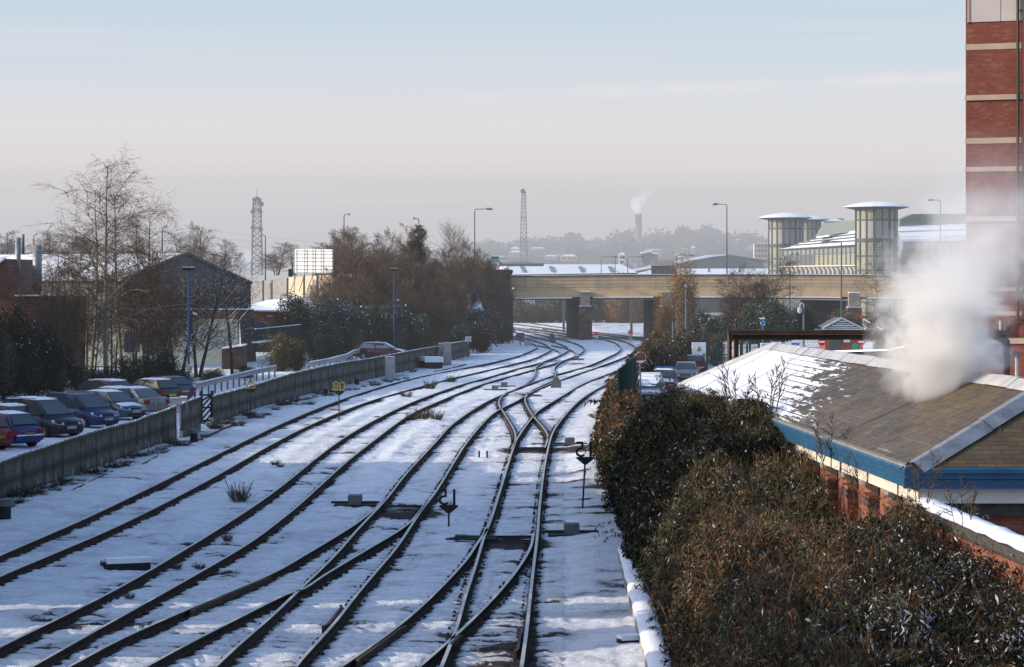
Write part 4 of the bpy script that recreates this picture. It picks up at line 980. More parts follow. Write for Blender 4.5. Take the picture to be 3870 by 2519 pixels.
gt = thing('striped_gate', tuple((g0+g1)/2), 'dark gate with diagonal bars and white gaps set into the fence', 'gate', world=True)
gh = 1.62
for q in (g0, g1): MB().box((q.x, q.y, gh/2-.1), (.16, .1, gh)).build('post', 'dark_timber', gt)
for zz_ in (.12, .75, gh-.25): MB().beam(g0+Vector((0, 0, zz_+.1)), g1+Vector((0, 0, zz_+.1)), .06, .09).build('rail', 'dark_timber', gt)
for k in range(5):
    MB().beam(g0.lerp(g1, .1)+Vector((0, -.03, k*.3)), g0.lerp(g1, .92)+Vector((0, -.03, min(gh-.15, k*.3+.5))), .04, .08).build('diagonal_bar', 'dark_timber', gt)
# ---------------------------------------------------------------- trackside equipment
MT['cab_grey'] = m_plain('cab_grey', (.42, .39, .40), .12, 2.5, .65); MT['cab_mauve'] = m_plain('cab_mauve', (.36, .31, .32), .15, 2.5, .7)
def cabinet(x0, x1, yt, yb, label, mat='cab_grey', z=-.15, dep=.45):
    b = G((x0+x1)/2, yb, z); w = (x1-x0)/F*b.y; h = (yb-yt)/F*b.y
    t = thing('equipment_cabinet', tuple(b), label, 'cabinet')
    MB().box((0, dep/2, h/2), (w, dep, h)).build('body', mat, t); MB().box((0, dep/2, h+.03), (w+.06, dep+.06, .05)).build('lid', mat, t)
    MB().box((0, dep/2, h+.075), (w*.96, dep, .035)).build('snow', 'snow_cap', t)
    MB().box((0, -.012, h*.5), (w*.86, .02, h*.88)).build('door', mat, t); MB().box((w*.28, -.03, h*.55), (.03, .02, .14)).build('handle', 'iron', t)
    for k in (.2, .8): MB().box((-w*.4, -.03, h*k), (.04, .02, .08)).build('hinge', 'iron', t)
    return t
cabinet(679, 704, 1505, 1652, 'tall narrow pinkish-grey cabinet splitting the fence beside the striped gate', 'cab_mauve')
cabinet(640, 682, 1508, 1560, 'pale grey box cabinet behind the fence, just left of the tall narrow one', 'cab_grey', z=.35)
cabinet(1455, 1491, 1351, 1430, 'plain white cabinet standing alone in front of the middle fence', 'cab_grey')
cabinet(1657, 1676, 1300, 1376, 'left half of the pinkish cabinet pair at the end of the fence', 'cab_mauve')
cabinet(1677, 1705, 1298, 1377, 'right, wider half of the pinkish cabinet pair at the end of the fence', 'cab_mauve')
def bollard(x, y, label, sc=1.0):
    b = G(x, y, -.15); t = thing('cable_bollard', tuple(b), label, 'bollard', 'squat trackside cable posts'); t.scale = (sc,)*3
    MB().lathe([(0, 0), (.17, 0), (.17, .5), (.15, .52), (0, .52)], n=14).build('stub', 'iron', t, smooth=False)
    MB().lathe([(0, .0), (.22, .0), (.22, .16), (.2, .2), (0, .2)], (0, 0, .5), 14).build('cap', 'steel_grey', t)
    MB().box((.1, -.05, .02), (.9, .5, .07)).build('base', 'iron', t); return t
bollard(20, 1975, 'dark round cable post at the left edge below the fence'); bollard(733, 1678, 'dark round cable post in front of the tall narrow cabinet', .95)
bollard(1349, 1458, 'small cable post beside the fence, right of the yellow 80', .95); bollard(1232, 1495, 'small cable post left of the yellow 80 by the fence foot', .8)
def speed_sign(name, x, yb, yt_plate, yt, digits, mat, label, dig_h, back=False, Z=-.15, sx=1.0, lean=0):
    b = G(x, yb, Z); k = b.y/F; hp = (yb-yt_plate)*k; hd = (yt_plate-yt)*k
    t = thing(name, tuple(b), label, 'speed sign', rz=0)
    MB().tube([(0, 0, -.1), (lean, 0, hp)], .028, 8).build('pole', 'iron', t)
    w = hd*.95
    MB().prism([(-w*.62+lean, 0, hp), (w*.62+lean, 0, hp), (w*.62+lean, 0, hp-.05), (.04+lean, 0, hp-.24), (-.04+lean, 0, hp-.24), (-w*.62+lean, 0, hp-.05)], (0, .03, 0)).build('bracket', 'iron', t)
    xs = (-.36*w, .36*w)
    for i, ch in enumerate(digits):
        me = text_mesh(ch, hd*1.38, .02); me.materials.clear(); me.materials.append(MT[mat]); me.name = 'digit'
        o = link('digit', me); o.parent = t
        vs = np.array([v.co[:] for v in me.vertices]); mid = (vs.max(0)+vs.min(0))/2; hh_ = vs[:, 1].max()-vs[:, 1].min()
        s_ = hd/hh_
        px = xs[i] if not back else -xs[i]
        o.rotation_euler = (R(90), 0, 0) if not back else (R(90), 0, R(180))
        o.scale = (s_*sx, s_, 1); o.location = (lean+px-(mid[0]*s_*sx if not back else -mid[0]*s_*sx), 0, hp+hd/2-mid[1]*s_)
    # make the strokes bold like cut-out numerals
    return t
def bold(o, w):
    pass
speed_sign('speed_sign', 946, 1588, 1468, 1434, '25', 'yellow', 'yellow number 25 on a thin black pole in front of the fence', .4)
speed_sign('speed_sign', 1281, 1592, 1476, 1440, '80', 'yellow', 'yellow number 80 on a thin black pole beside the leftmost track', .4)
speed_sign('speed_sign', 1696, 1993, 1908, 1848, '15', 'black', 'black 15 seen from behind on a pole between the two right-hand tracks', .4, back=True, sx=1.05)
speed_sign('speed_sign', 2201, 1926, 1726, 1668, '15', 'black', 'black 15 seen from behind on a tall pole close to the shrubs', .4, back=True, sx=1.05, lean=.09)
# small notice near the end of the fence
b = G(1770, 1352, -.15); t = thing('notice_board', tuple(b), 'small white three-line notice on a yellow and black post by the undergrowth', 'notice'); k = b.y/F
for i in range(5): MB().tube([(0, 0, i*.3), (0, 0, i*.3+.299)], .035, 8).build('post_band', 'yellow' if i % 2 == 0 else 'black', t)
MB().box((0, -.05, 1.72), (22*k, .03, 19*k)).build('board', 'white_paint', t)
for i, s in enumerate(('E.M.S', 'Berthing', 'Area')): text('writing', s, .15, t, (0, -.08, 1.87-.145*i), (R(90), 0, 0), 'black')
# point motors with their rods, stretcher bars across the points
def motor(x, y, label, side=1, w=.42, rods=True):
    b = G(x, y, -.12); t = thing('point_motor', tuple(b), label, 'point motor', 'trackside point motors')
    MB().box((0, 0, .16), (w, .62, .30)).build('housing', 'steel_grey', t); MB().box((0, 0, .335), (w*.9, .55, .045)).build('lid', 'lead', t); MB().box((.02, 0, .375), (w*.8, .5, .03)).build('snow', 'snow_cap', t)
    MB().box((0, 0, -.0), (w+.9, .75, .05)).build('bearer', 'iron', t)
    for dy in (-.16, .14): MB().tube([(-.75, dy, .09), (.75, dy, .09)], .03, 6).build('rod', 'iron', t)
    return t
motor(1342, 1908, 'grey point motor left of the third track, beside its points'); motor(2161, 2020, 'dark point motor right of the near points on the rightmost track')
motor(2153, 1683, 'point motor in sunlit snow right of the far X-shaped crossing'); motor(1906, 1463, 'small point motor left of the mid-distance S-curve')
motor(1871, 1476, 'lower of the two point motors left of the mid-distance S-curve'); motor(2178, 1358, 'small point motor in snow between the S-curve and the sweeping right line')
def stretcher(k1, k2, Yc, label, n=3, sp=.62):
    c = None; mbs = []
    for i in range(n):
        Yq = Yc-i*sp
        def at(k_):
            pp = PATH[k_]; ys = [p.y for p in pp]; o = np.argsort(ys); return Vector((float(np.interp(Yq, np.array(ys)[o], np.array([p.x for p in pp])[o])), Yq, -.09))
        a, b_ = at(k1), at(k2)
        if c is None: c = (a+b_)/2; t = thing('stretcher_bars', tuple(c), label, 'points rodding', world=True)
        MB().beam(a+Vector((.07, 0, 0)), b_-Vector((.07, 0, 0)), .05, .035).build('bar', 'iron', t)
        if i == 0: MB().beam(a+Vector((.06, .22, .02)), b_-Vector((.06, -.22, -.02)), .1, .05).build('drive_rod', 'iron', t)
stretcher('CL', 'CR', G(1500, 1905).y, 'dark stretcher bars across the points of the third track'); stretcher('DL', 'DR', G(1900, 2020).y, 'dark stretcher bars across the near points of the rightmost track')
stretcher('DL', 'DR', G(2000, 1686).y, 'bars across the rightmost track at the far end of its straight'); stretcher('CL', 'CR', G(2000, 1480).y, 'bars across the third track at the mid-distance S-curve', 3, 1.6)
stretcher('BL', 'BR', G(2100, 1360).y, 'bars across the second track at the far curve', 2, 2.5)
pb = MB(); b = G(1810, 2040, -.12); t = thing('rodding_cranks', tuple(b), 'dark tangle of rodding and cranks left of the near points', 'points rodding')
for i in range(6): MB().tube([(-.9+.1*i, -.5+.16*i, .08), (.5, -.45+.15*i, .05)], .028, 5).build('rod', 'iron', t)
MB().box((-.5, 0, .08), (.3, .5, .1)).build('crank', 'iron', t)
# shrouded ground lamps / arched markers
def marker(x, y, label, s=1.0):
    b = G(x, y, -.12); t = thing('ground_signal', tuple(b), label, 'ground signal'); t.scale = (s,)*3
    MB().prism([(-.38, 0, 0), (.38, 0, 0), (.36, 0, .42), (.2, 0, .78), (0, 0, .98), (-.2, 0, .78), (-.36, 0, .42)], (0, .35, 0)).build('hood', 'steel_grey', t)
    MB().box((0, .1, .02), (1.0, .6, .06)).build('base', 'rust_light', t)
marker(2102, 1470, 'grey pointed marker box on the snow beside the mid-distance crossing', .9); marker(2087, 1290, 'dark pointed marker box on the snow just before the bridge shadow', 1.05)
for x, yb, lab in ((2253, 1296, 'low signal with two red lights in front of the stone bridge pier'), (2383, 1290, 'low signal with two red lights by the undergrowth under the second span')):
    b = G(x, yb, -.12); t = thing('shunt_signal', tuple(b), lab, 'signal', 'ground signals showing red'); 
    MB().box((-.13, 0, .35), (.1, .12, .7)).box((.13, 0, .35), (.1, .12, .7)).build('legs', 'off_white', t); MB().box((0, 0, .75), (.46, .25, .3)).build('plate', 'off_white', t)
    MB().box((0, 0, 1.1), (.6, .3, .34)).build('head', 'black', t)
    e = NT('red_light') if 'red_light' not in MT else None
    if e: 
        e.b.inputs['Emission Color'].default_value = (1, .03, .06, 1); e.b.inputs['Emission Strength'].default_value = 1.3; e.color((.6, .02, .03)); MT['red_light'] = e.m
    for sx in (-.18, .18): MB().lathe([(0, .0), (.085, .0), (.09, .03)], n=14).build('red_lamp', 'red_light', t)
    for o, sx in zip([o for o in t.children if o.name.startswith('red_lamp')], (-.18, .18)): o.location = (sx, -.16, 1.12); o.rotation_euler = (R(90), 0, 0)
for x, yt, yb, lab, w in ((1938, 1243, 1296, 'round white disc marker on a thin post beside the bridge abutment', .33),):
    b = G(x, yb, -.12); t = thing('disc_marker', tuple(b), lab, 'marker'); MB().tube([(0, 0, 0), (0, 0, 1.2)], .04, 6).build('post', 'steel_grey', t)
    o = MB().lathe([(0, 0), (w, 0), (w, .04), (0, .04)], n=20).build('disc', 'off_white', t); o.rotation_euler = (R(90), 0, 0); o.location = (0, 0, 1.35)
b = G(1966, 1306, -.12); t = thing('small_signal_box', tuple(b), 'grey lineside box on legs near the white disc marker', 'cabinet'); MB().box((0, 0, .5), (.12, .12, 1.0)).build('leg', 'steel_grey', t); MB().box((0, 0, 1.15), (.9, .5, .5)).build('housing', 'steel_grey', t); MB().box((.9, 0, .3), (.9, .6, .5)).build('base_box', 'cab_grey', t)
# debris on the snow
def lump(x, y, d, label, nm='snowy_sleeper_pile'):
    b = G(x, y, -.12); t = thing(nm, tuple(b), label, 'debris')
    MB().box((0, 0, d[2]*.4), d, rz=.35).build('timber', 'iron', t); MB().box((.02, .02, d[2]*1.05), (d[0]*1.03, d[1]*1.15, d[2]*.6), rz=.35).build('snow', 'snow_cap', t); return t
lump(480, 2148, (1.1, .35, .2), 'short snow-covered timber lying between the first two tracks'); lump(416, 2140, (.4, .5, .12), 'small dark heap poking out of the snow beside the snow-covered timber', 'scrap_heap')
lump(1628, 1392, (1.5, 1.4, .7), 'square stack of dark boards capped with snow in front of the fence end', 'board_stack')
lump(2372, 2440, (.38, .22, .16), 'small dark offcut lying on the snow beside the concrete trough', 'offcut')
for x, y in ((1811, 1725), (1841, 1725)):
    b = G(x, y, -.1); MB().box((b.x, b.y, 0), (.07, .12, .26)).build('peg', 'iron', label='pair member: short dark peg in the snow between tracks' if x < 0 else ('left of two short dark pegs standing in snow' if x == 1811 else 'right of two short dark pegs standing in snow'), cat='peg')
# loose old rail lying along the fence foot
for pts, lab in (([(270, 1856), (340, 1822), (430, 1780)], 'rusty loose rail lying in weeds along the near fence'), ([(540, 1755), (600, 1722), (640, 1702)], 'short rusty rail length below the middle of the near fence'), ([(700, 1688), (800, 1640), (880, 1605)], 'rusty loose rail curving past the striped gate'), ([(1060, 1528), (1120, 1512), (1180, 1504)], 'rusty loose rail lying left of the yellow 80'), ([(1760, 1376), (1700, 1392), (1640, 1404)], 'thin dark cable line in the snow past the cabinet pair')):
    MB().tube([G(x, y, -.06) for x, y in pts], .05, 6).build('loose_rail', 'rail_rust', label=lab, cat='loose rail')
# ---------------------------------------------------------------- crash barriers by the car park
def wbeam(pts, label, h=.72):
    q = [G(x, y, z) for x, y, z in pts]; t = thing('crash_barrier', tuple(q[0].lerp(q[-1], .5)-Vector((0, 0, h))), label, 'crash barrier', 'galvanised crash barriers', world=True)
    a, s = resample(q, 1.2); a = [Vector(p) for p in a]
    MB().sweep(a, [(.0, -.16), (.05, -.12), (.05, -.05), (.0, 0), (.05, .05), (.05, .12), (.0, .16), (-.02, .16), (-.02, -.16)], closed=True).build('beam', 'lead', t)
    MB().sweep([p+Vector((0, 0, .16)) for p in a], [(-.06, 0), (-.04, .05), (.04, .05), (.06, 0)]).build('snow', 'snow_cap', t)
    for p in a[::2]: MB().box((p.x-.08, p.y+.05, p.z/2-.15), (.1, .12, p.z+.1)).build('post', 'steel_grey', t)
wbeam([(742, 1458, .65), (850, 1432, .65), (950, 1408, .65), (1050, 1388, .65)], 'galvanised crash barrier with snow on it, left of the rounded bush')
wbeam([(1170, 1376, .65), (1250, 1361, .65), (1310, 1345, .65), (1340, 1329, .65), (1362, 1326, .65)], 'galvanised crash barrier ending at the dark red estate car')
# ---------------------------------------------------------------- cars
MT['glass'] = m_plain('car_glass', (.03, .045, .05), .2, 3, .12, spec=.8); MT['glass_frost'] = m_plain('frosted_glass', (.22, .27, .29), .25, 6, .4)
MT['tyre'] = m_plain('tyre', (.015, .015, .016), .3, 8, .9); MT['alloy'] = m_plain('alloy', (.35, .36, .38), .2, 4, .35, .6)
MT['lamp_glass'] = m_plain('lamp_glass', (.55, .57, .60), .25, 14, .15, spec=.8); MT['tail_red'] = m_plain('tail_red', (.22, .010, .014), .2, 8, .3, spec=.5)
MT['plate_white'] = m_plain('plate_white', (.66, .66, .62), .05, 4, .5); MT['plate_yellow'] = m_plain('plate_yellow', (.60, .36, .03), .08, 4, .5); MT['trim'] = m_plain('trim', (.02, .02, .022), .2, 5, .6)
def paint(name, c):
    c = tuple(x*.6 for x in c) if name not in ('paint_white', 'paint_silver') else tuple(x*.55 for x in c)
    if name in MT: return name
    t = NT(name); f = t.noise(3, 4, .6); t.color(t.ramp(f, [(.3, tuple(x*.85 for x in c)), (.7, tuple(min(1, x*1.1+.004) for x in c))])); t.set(rough=.42, spec=.4); t.b.inputs['Coat Weight'].default_value = .25; t.b.inputs['Coat Roughness'].default_value = .15
    nz = t.sep(t.n.new('ShaderNodeNewGeometry').outputs['Normal'])[2]
    MT[name] = t.m; return name
KIND = { # L, W, roof z, belt z, bonnet nose z, rear deck z, greenhouse x (rear base, rear roof, front roof, front base)
 'hatch': (3.9, 1.66, 1.44, .93, .74, .93, (-1.78, -1.35, .30, 1.05)),
 'mpv': (4.45, 1.80, 1.70, 1.02, .82, 1.0, (-2.08, -1.80, .55, 1.45)),
 'estate': (4.6, 1.74, 1.46, .95, .75, .95, (-2.15, -1.75, .35, 1.15)),
 'saloon': (4.5, 1.74, 1.42, .93, .74, .97, (-1.75, -1.0, .30, 1.10))}
def car(kind, loc, rz, col, label, snow=('roof',), plate_f=None, plate_r=None, group='cars parked along the fence', frost=False, bar=None, sc=1.0):
    L, W, rz_, bz, nz, dz, (a, b, c, d) = KIND[kind]; col = paint(*col)
    t = thing('parked_car', loc, label, 'car', group, rz); t.scale = (sc,)*3
    hw = W/2; xs = [-L/2, -L/2+.05, -L/2+.25, a, (a+d)/2, d, L/2-.75, L/2-.25, L/2-.06, L/2]
    tops = [dz*.72, dz*.93, dz, bz+.01, bz, bz-.0, nz+.10, nz+.02, nz-.08, nz*.72]
    wid = [.80, .90, .97, 1.0, 1.0, 1.0, .98, .92, .84, .72]; lows = [.36, .24, .20, .20, .20, .20, .20, .20, .24, .34]
    mb = MB(); ring = []
    for x, tz, w_, lz in zip(xs, tops, wid, lows):
        h = hw*w_; ring.append([(x, -h*.86, lz), (x, -h, lz+.12), (x, -h*1.0, (lz+tz)/2), (x, -h*.97, tz-.08), (x, -h*.88, tz), (x, 0, tz+.035), (x, h*.88, tz), (x, h*.97, tz-.08), (x, h, (lz+tz)/2), (x, h, lz+.12), (x, h*.86, lz)])
    n_ = 11; vs = [p for r in ring for p in r]; fs = []
    for i in range(len(ring)-1):
        for k in range(n_): k2 = (k+1) % n_; fs.append((i*n_+k, i*n_+k2, (i+1)*n_+k2, (i+1)*n_+k))
    fs += [tuple(range(n_)), tuple(range((len(ring)-1)*n_, len(ring)*n_))]
    mb.add(vs, fs)
    o = mb.build('body', col, t, smooth=True)
    # cabin shell (pillars and roof) with separate panes set just proud of it
    wb, wt = hw*.90, hw*.70; cb = []
    for x, z, w_ in ((a, bz, wb), (b, rz_-.03, wt), ((b+c)/2, rz_+.02, wt*1.02), (c, rz_-.02, wt), (d, bz, wb)): cb.append([(x, -w_, z), (x, w_, z)])
    m2 = MB(); pl = [p[0] for p in cb]; pr = [p[1] for p in cb]; m2.add(pl+pr, [tuple(range(5)), tuple(range(9, 4, -1))]+[(i, i+1, 6+i, 5+i) for i in range(4)])
    m2.build('cabin', col, t)
    gl = 'glass_frost' if frost else 'glass'
    def pane(nm, p0, p1, p2, p3, ins=.08, off=.012):
        q = [Vector(p) for p in (p0, p1, p2, p3)]; cen = sum(q, Vector())/4; n = (q[1]-q[0]).cross(q[3]-q[0]).normalized()
        if n.dot(cen-Vector((0, 0, .9))) < 0: n = -n
        q = [p+(cen-p).normalized()*ins+n*off for p in q]; return MB().poly(q).build(nm, gl, t)
    pane('windscreen', (d, -wb, bz+.02), (d, wb, bz+.02), (c, wt, rz_-.03), (c, -wt, rz_-.03)); pane('rear_window', (a, wb, bz+.04), (a, -wb, bz+.04), (b, -wt, rz_-.04), (b, wt, rz_-.04), .10)
    for s in (-1, 1):
        mid = (a+d)/2+.1; mt = (b+c)/2+.1
        pane('side_window', (a+.08, s*wb, bz+.03), (mid-.03, s*wb, bz+.03), (mt-.03, s*wt, rz_-.05), (b+.02, s*wt, rz_-.05), .05)
        pane('side_window', (mid+.03, s*wb, bz+.03), (d-.12, s*wb, bz+.03), (c-.02, s*wt, rz_-.05), (mt+.03, s*wt, rz_-.05), .05)
        MB().box((d-.22, s*(hw+.06), bz+.03), (.12, .2, .14)).build('wing_mirror', 'trim' if kind == 'mpv' else col, t)
        for x in (L/2-.86, -L/2+.78):
            w = MB(); w.tube([(x, s*(hw-.16), .31), (x, s*(hw+.012), .31)], .31, 20); wo_ = w.build('wheel', 'tyre', t)
            MB().tube([(x, s*(hw+.0), .31), (x, s*(hw+.022), .31)], .19, 12).build('rim', 'alloy', wo_)
            MB().tube([(x, s*(hw-.03), .34), (x, s*(hw+.004), .34)], .365, 20).build('wheel_arch', 'trim', t)
        MB().prism([(L/2-.05, s*hw*.80, nz-.17), (L/2-.30, s*hw*.93, nz-.10), (L/2-.36, s*hw*.94, nz+.02), (L/2-.04, s*hw*.46, nz-.14+.02), (L/2-.0, s*hw*.46, nz-.20)], (.03, s*.015, .02)).build('headlight', 'lamp_glass', t)
        MB().box((-L/2+.06, s*hw*.80, dz-.22), (.16, .26, .30 if kind in ('mpv', 'estate') else .2)).build('tail_light', 'tail_red', t)
    MB().box((L/2-.03, 0, .36), (.1, W*.62, .16)).build('grille', 'trim', t); MB().box((L/2-.06, 0, nz-.13), (.1, W*.36, .09)).build('grille', 'trim', t)
    MB().box((L/2-.02, 0, .44), (.09, W*.72, .05)).build('front_bumper', col, t); MB().box((-L/2-.01, 0, .42), (.14, W*.86, .2)).build('rear_bumper', col, t)
    if plate_f:
        p = MB().box((L/2+.045, 0, .50), (.02, .52, .115)).build('number_plate', 'plate_white', t); text('registration', plate_f, .115, p, (L/2+.058, 0, .50), (R(90), 0, R(90)), 'black')
    p = MB().box((-L/2-.085 if plate_r else -L/2-.083, 0, .60), (.02, .52, .115)).build('number_plate', 'plate_yellow', t)
    if plate_r: text('registration', plate_r, .115, p, (-L/2-.10, 0, .60), (R(90), 0, R(-90)), 'black')
    rs = random.Random(len(label))
    def blanket(nm, x0, x1, w_, zf, th=.05, nx=10, ny=6, hole=0.0):
        g = MB(); vs, fs = [], []
        for i in range(nx+1):
            for j in range(ny+1):
                u, v = i/nx, j/ny*2-1; x = x0+(x1-x0)*u; e = min(1, min(u, 1-u)*6, (1-abs(v))*5)
                vs.append((x, v*w_, zf(x, v)+th*e*(.7+.6*rs.random())*(0 if rs.random() < hole else 1)-.004))
        for i in range(nx):
            for j in range(ny): fs.append((i*(ny+1)+j, (i+1)*(ny+1)+j, (i+1)*(ny+1)+j+1, i*(ny+1)+j+1))
        g.add(vs, fs).build(nm, 'snow_cap', t, smooth=True)
    if 'roof' in snow: blanket('roof_snow', b+.05, c-.02, wt*.96, lambda x, v: rz_-.01+.03*(1-abs(2*(x-b)/(c-b)-1)), .07)
    if 'bonnet' in snow: blanket('bonnet_snow', d+.05, L/2-.2, hw*.78, lambda x, v: float(np.interp(x, xs[5:], tops[5:]))+.03*(1-abs(v)), .05, hole=.15)
    if 'rear' in snow: MB().box((-L/2-.04, 0, .55), (.12, W*.8, .05)).build('bumper_snow', 'snow_cap', t)
    if 'screen' in snow: blanket('screen_snow', c, d, wb*.8, lambda x, v: rz_-.02+(bz-rz_)*(x-c)/(d-c), .05)
    if kind in ('mpv', 'estate'):
        for s in (-1, 1): MB().tube([(b+.1, s*wt*.93, rz_+.05), (c-.1, s*wt*.93, rz_+.05)], .02, 5).build('roof_rail', 'alloy', t)
    if bar: MB().box(((b+c)/2+.2, 0, rz_+.11), (.28, 1.15, .12)).build('light_bar', bar, t)
    return t
def park(px, py, front, kind, col, label, z=-.12, ang=-41, **k):
    L = KIND[kind][0]; q = G(px, py, z); dv = Vector((math.cos(R(ang)), math.sin(R(ang)), 0)); c = q-dv*(L/2-.15)
    return car(kind, (c.x, c.y, z), R(ang) if front else R(ang+180), col, label, **k)
park(-14, 1704, False, 'hatch', ('paint_red', (.21, .010, .012)), 'bright red car at the left edge, only its rear corner in view', plate_r='W19 KJB', snow=())
park(100, 1692, False, 'hatch', ('paint_royal', (.02, .03, .20)), 'royal blue hatchback with snow sprinkled over its tailgate', plate_r='YN51 RZP', snow=('roof', 'rear'))
park(100, 1655, False, 'hatch', ('paint_olive', (.085, .07, .06)), 'brown hatchback seen over the roof of the royal blue one', snow=('roof',), plate_r=' ')
park(262, 1656, True, 'mpv', ('paint_navy', (.008, .010, .028)), 'black-blue people carrier with snow on its roof, nose to the fence', plate_f='YG76 FNX', snow=('roof',))
park(-10, 1612, True, 'estate', ('paint_dgrey', (.05, .055, .065)), 'dark grey estate half hidden behind the black-blue people carrier', snow=('roof',), plate_f='P40 LTD')
park(408, 1620, True, 'mpv', ('paint_blue', (.008, .035, .15)), 'clean dark blue people carrier without snow, nose to the fence', plate_f='FN06 YCT', snow=(), sc=.95)
park(508, 1590, True, 'hatch', ('paint_slate', (.06, .10, .16)), 'steel-blue car with snowy roof and white-streaked bonnet', snow=('roof', 'bonnet'), plate_f='X417 HAL')
park(500, 1571, False, 'hatch', ('paint_black', (.02, .024, .03)), 'dark hatchback with yellow rear plate beside the silver saloon', snow=('roof',), plate_r='V82 OWE')
park(590, 1571, False, 'saloon', ('paint_silver', (.30, .30, .31)), 'silver saloon with small boot spoiler and red tail light', snow=('roof',), plate_r='T5 CAR')
park(470, 1538, False, 'estate', ('paint_maroon', (.10, .02, .03)), 'dark estate with roof rails and snowy roof behind the silver saloon', snow=('roof',))
park(642, 1531, False, 'hatch', ('paint_bronze', (.045, .04, .03)), 'black hatchback with sunlit golden roof at the far end of the row', snow=('roof',))
park(692, 1516, False, 'hatch', ('paint_dblue', (.03, .07, .18)), 'mid-blue hatchback, last in the row beside the blue lamp post', snow=())
c_ = G(1445, 1358, -.12); car('estate', (c_.x, c_.y, -.1), R(-10), ('paint_wine', (.15, .012, .025)), 'dark red estate with white frosted windows parked behind the middle fence', snow=('roof', 'bonnet', 'screen'), group=None, frost=True)
for t_ in [o for o in COL.objects if o.get('category') == 'car']:
    if 'frosted' in t_['label'] and 'group' in t_: del t_['group']
EG = 'vehicles parked behind the hut'
def parkR(px, py, front, kind, col, label, ang=-95, z=-.12, **k):
    q = G(px, py, z); dv = Vector((math.cos(R(ang)), math.sin(R(ang)), 0)); c = q-dv*(KIND[kind][0]/2)
    return car(kind, (c.x, c.y, z), R(ang) if front else R(ang+180), col, label, group=EG, **k)
parkR(2626, 1415, False, 'hatch', ('paint_red', (.21, .010, .012)), 'bright red hatchback beside the orange barrier and warning board', plate_r='RK54 BDO', snow=('rear',))
parkR(2590, 1450, True, 'saloon', ('paint_silver', (.30, .30, .31)), 'pale silver saloon between the two red vehicles by the hut', snow=())
parkR(2505, 1490, True, 'estate', ('paint_wine', (.15, .012, .025)), 'maroon car with blue roof light bar and snowy bonnet', snow=('roof', 'bonnet'), bar='sign_blue')
parkR(2452, 1540, True, 'mpv', ('paint_white', (.5, .5, .5)), 'white van-like vehicle with green stripe and light bar, heaped with snow', snow=('roof', 'bonnet', 'screen'), bar='plate_white')
MT['hi_green'] = m_plain('hi_green', (.25, .5, .03), .1, 3, .5)
c = G(2574, 1388, -.12); t = thing('plastic_barrier', tuple(c), 'orange plastic road barrier beside the red hatchback', 'barrier')
for i in range(2): MB().box((.1+.12*i, .3*i, .5), (.45, .06, .9)).build('panel', 'orange', t); 
MB().box((.12, 0, .98), (.5, .1, .08)).box((.12, 0, .08), (.5, .3, .1)).build('frame', 'orange', t)
c = G(2552, 1390, -.12); t = thing('grit_bin', tuple(c), 'yellow grit bin beside the orange barrier', 'bin'); MB().prism([(-.2, -.25, 0), (.2, -.25, 0), (.3, -.3, .6), (-.3, -.3, .6)], (0, .5, 0)).build('body', 'yellow', t); MB().box((0, -.05, .66), (.64, .6, .1)).build('lid', 'snow_cap', t)
c = P(2642, 1364, 205); t = thing('warning_board', (c.x, 205, -.1), 'white board with yellow warning triangle behind the red hatchback', 'sign')
MB().box((0, 0, 1.25), (1.12, .4, 1.6)).build('board', 'white_paint', t); MB().prism([(-.2, -.22, 1.35), (.16, -.22, 1.35), (-.02, -.22, 1.80)], (0, .02, 0)).build('triangle', 'yellow', t); MB().prism([(-.035, -.225, 1.42), (.0, -.225, 1.42), (.0, -.225, 1.66), (-.035, -.225, 1.66)], (0, .01, 0)).build('mark', 'black', t)
MB().box((.38, -.21, 1.0), (.2, .03, .4)).build('notice', 'yellow', t)
# ---------------------------------------------------------------- lamps and posts
MT['pole_green'] = m_plain('pole_green', (.045, .095, .075), .15, 2, .5); MT['pole_grey'] = m_plain('pole_grey', (.12, .13, .135), .15, 2, .5); MT['pole_blue'] = m_plain('pole_blue', (.02, .045, .17), .15, 2, .45)
def lamp(x, yt, yb, Y, dx, label, mat='pole_green', arm=None, r=.075, group='street lamps along the road', cat='street lamp'):
    b = P(x, yb, Y); top = P(x, yt, Y); h = top.z-b.z; k = Y/F; w = dx*k
    t = thing('street_lamp', tuple(b), label, cat, group)
    MB().tube([(0, 0, 0), (0, 0, h*.55), (0, 0, h-.25)], [r*1.15, r*.9, r*.75], 8).build('pole', mat, t)
    s = 1 if w > 0 else -1; aw = abs(w)
    MB().tube([(0, 0, h-.26), (s*.03, 0, h-.08), (s*.14, 0, h), (s*aw*.6, 0, h+.05)], [r*.75, r*.7, r*.6, r*.55], 7).build('arm', mat, t)
    MB().tube([(s*aw*.55, 0, h+.05), (s*aw*.66, 0, h+.06), (s*aw*.9, 0, h+.03), (s*aw, 0, h)], [.05, .13, .15, .05], 8).build('lantern', 'lead', t)
    return t
lamp(1300, 810, 960, 300, 24, 'short-armed lamp rising from the left side of the brown thicket'); lamp(1583, 826, 960, 300, -24, 'lamp beside the dark ivy-clad tree, pointing left')
lamp(1794, 790, 985, 312, 68, 'tall lamp with a long right-pointing arm just left of the bridge'); lamp(2747, 772, 1040, 318, -56, 'tallest lamp on the bridge with arm pointing left, near the two round towers')
lamp(3554, 756, 1040, 318, -48, 'lamp on the bridge beside the tower block, arm pointing left'); lamp(1003, 888, 1062, 300, -20, 'thin lamp just right of the lattice telecoms mast')
lamp(613, 857, 965, 260, 18, 'small lamp above the left factory roof ridge'); lamp(128, 886, 960, 300, 14, 'small lamp behind the wide steel flue')
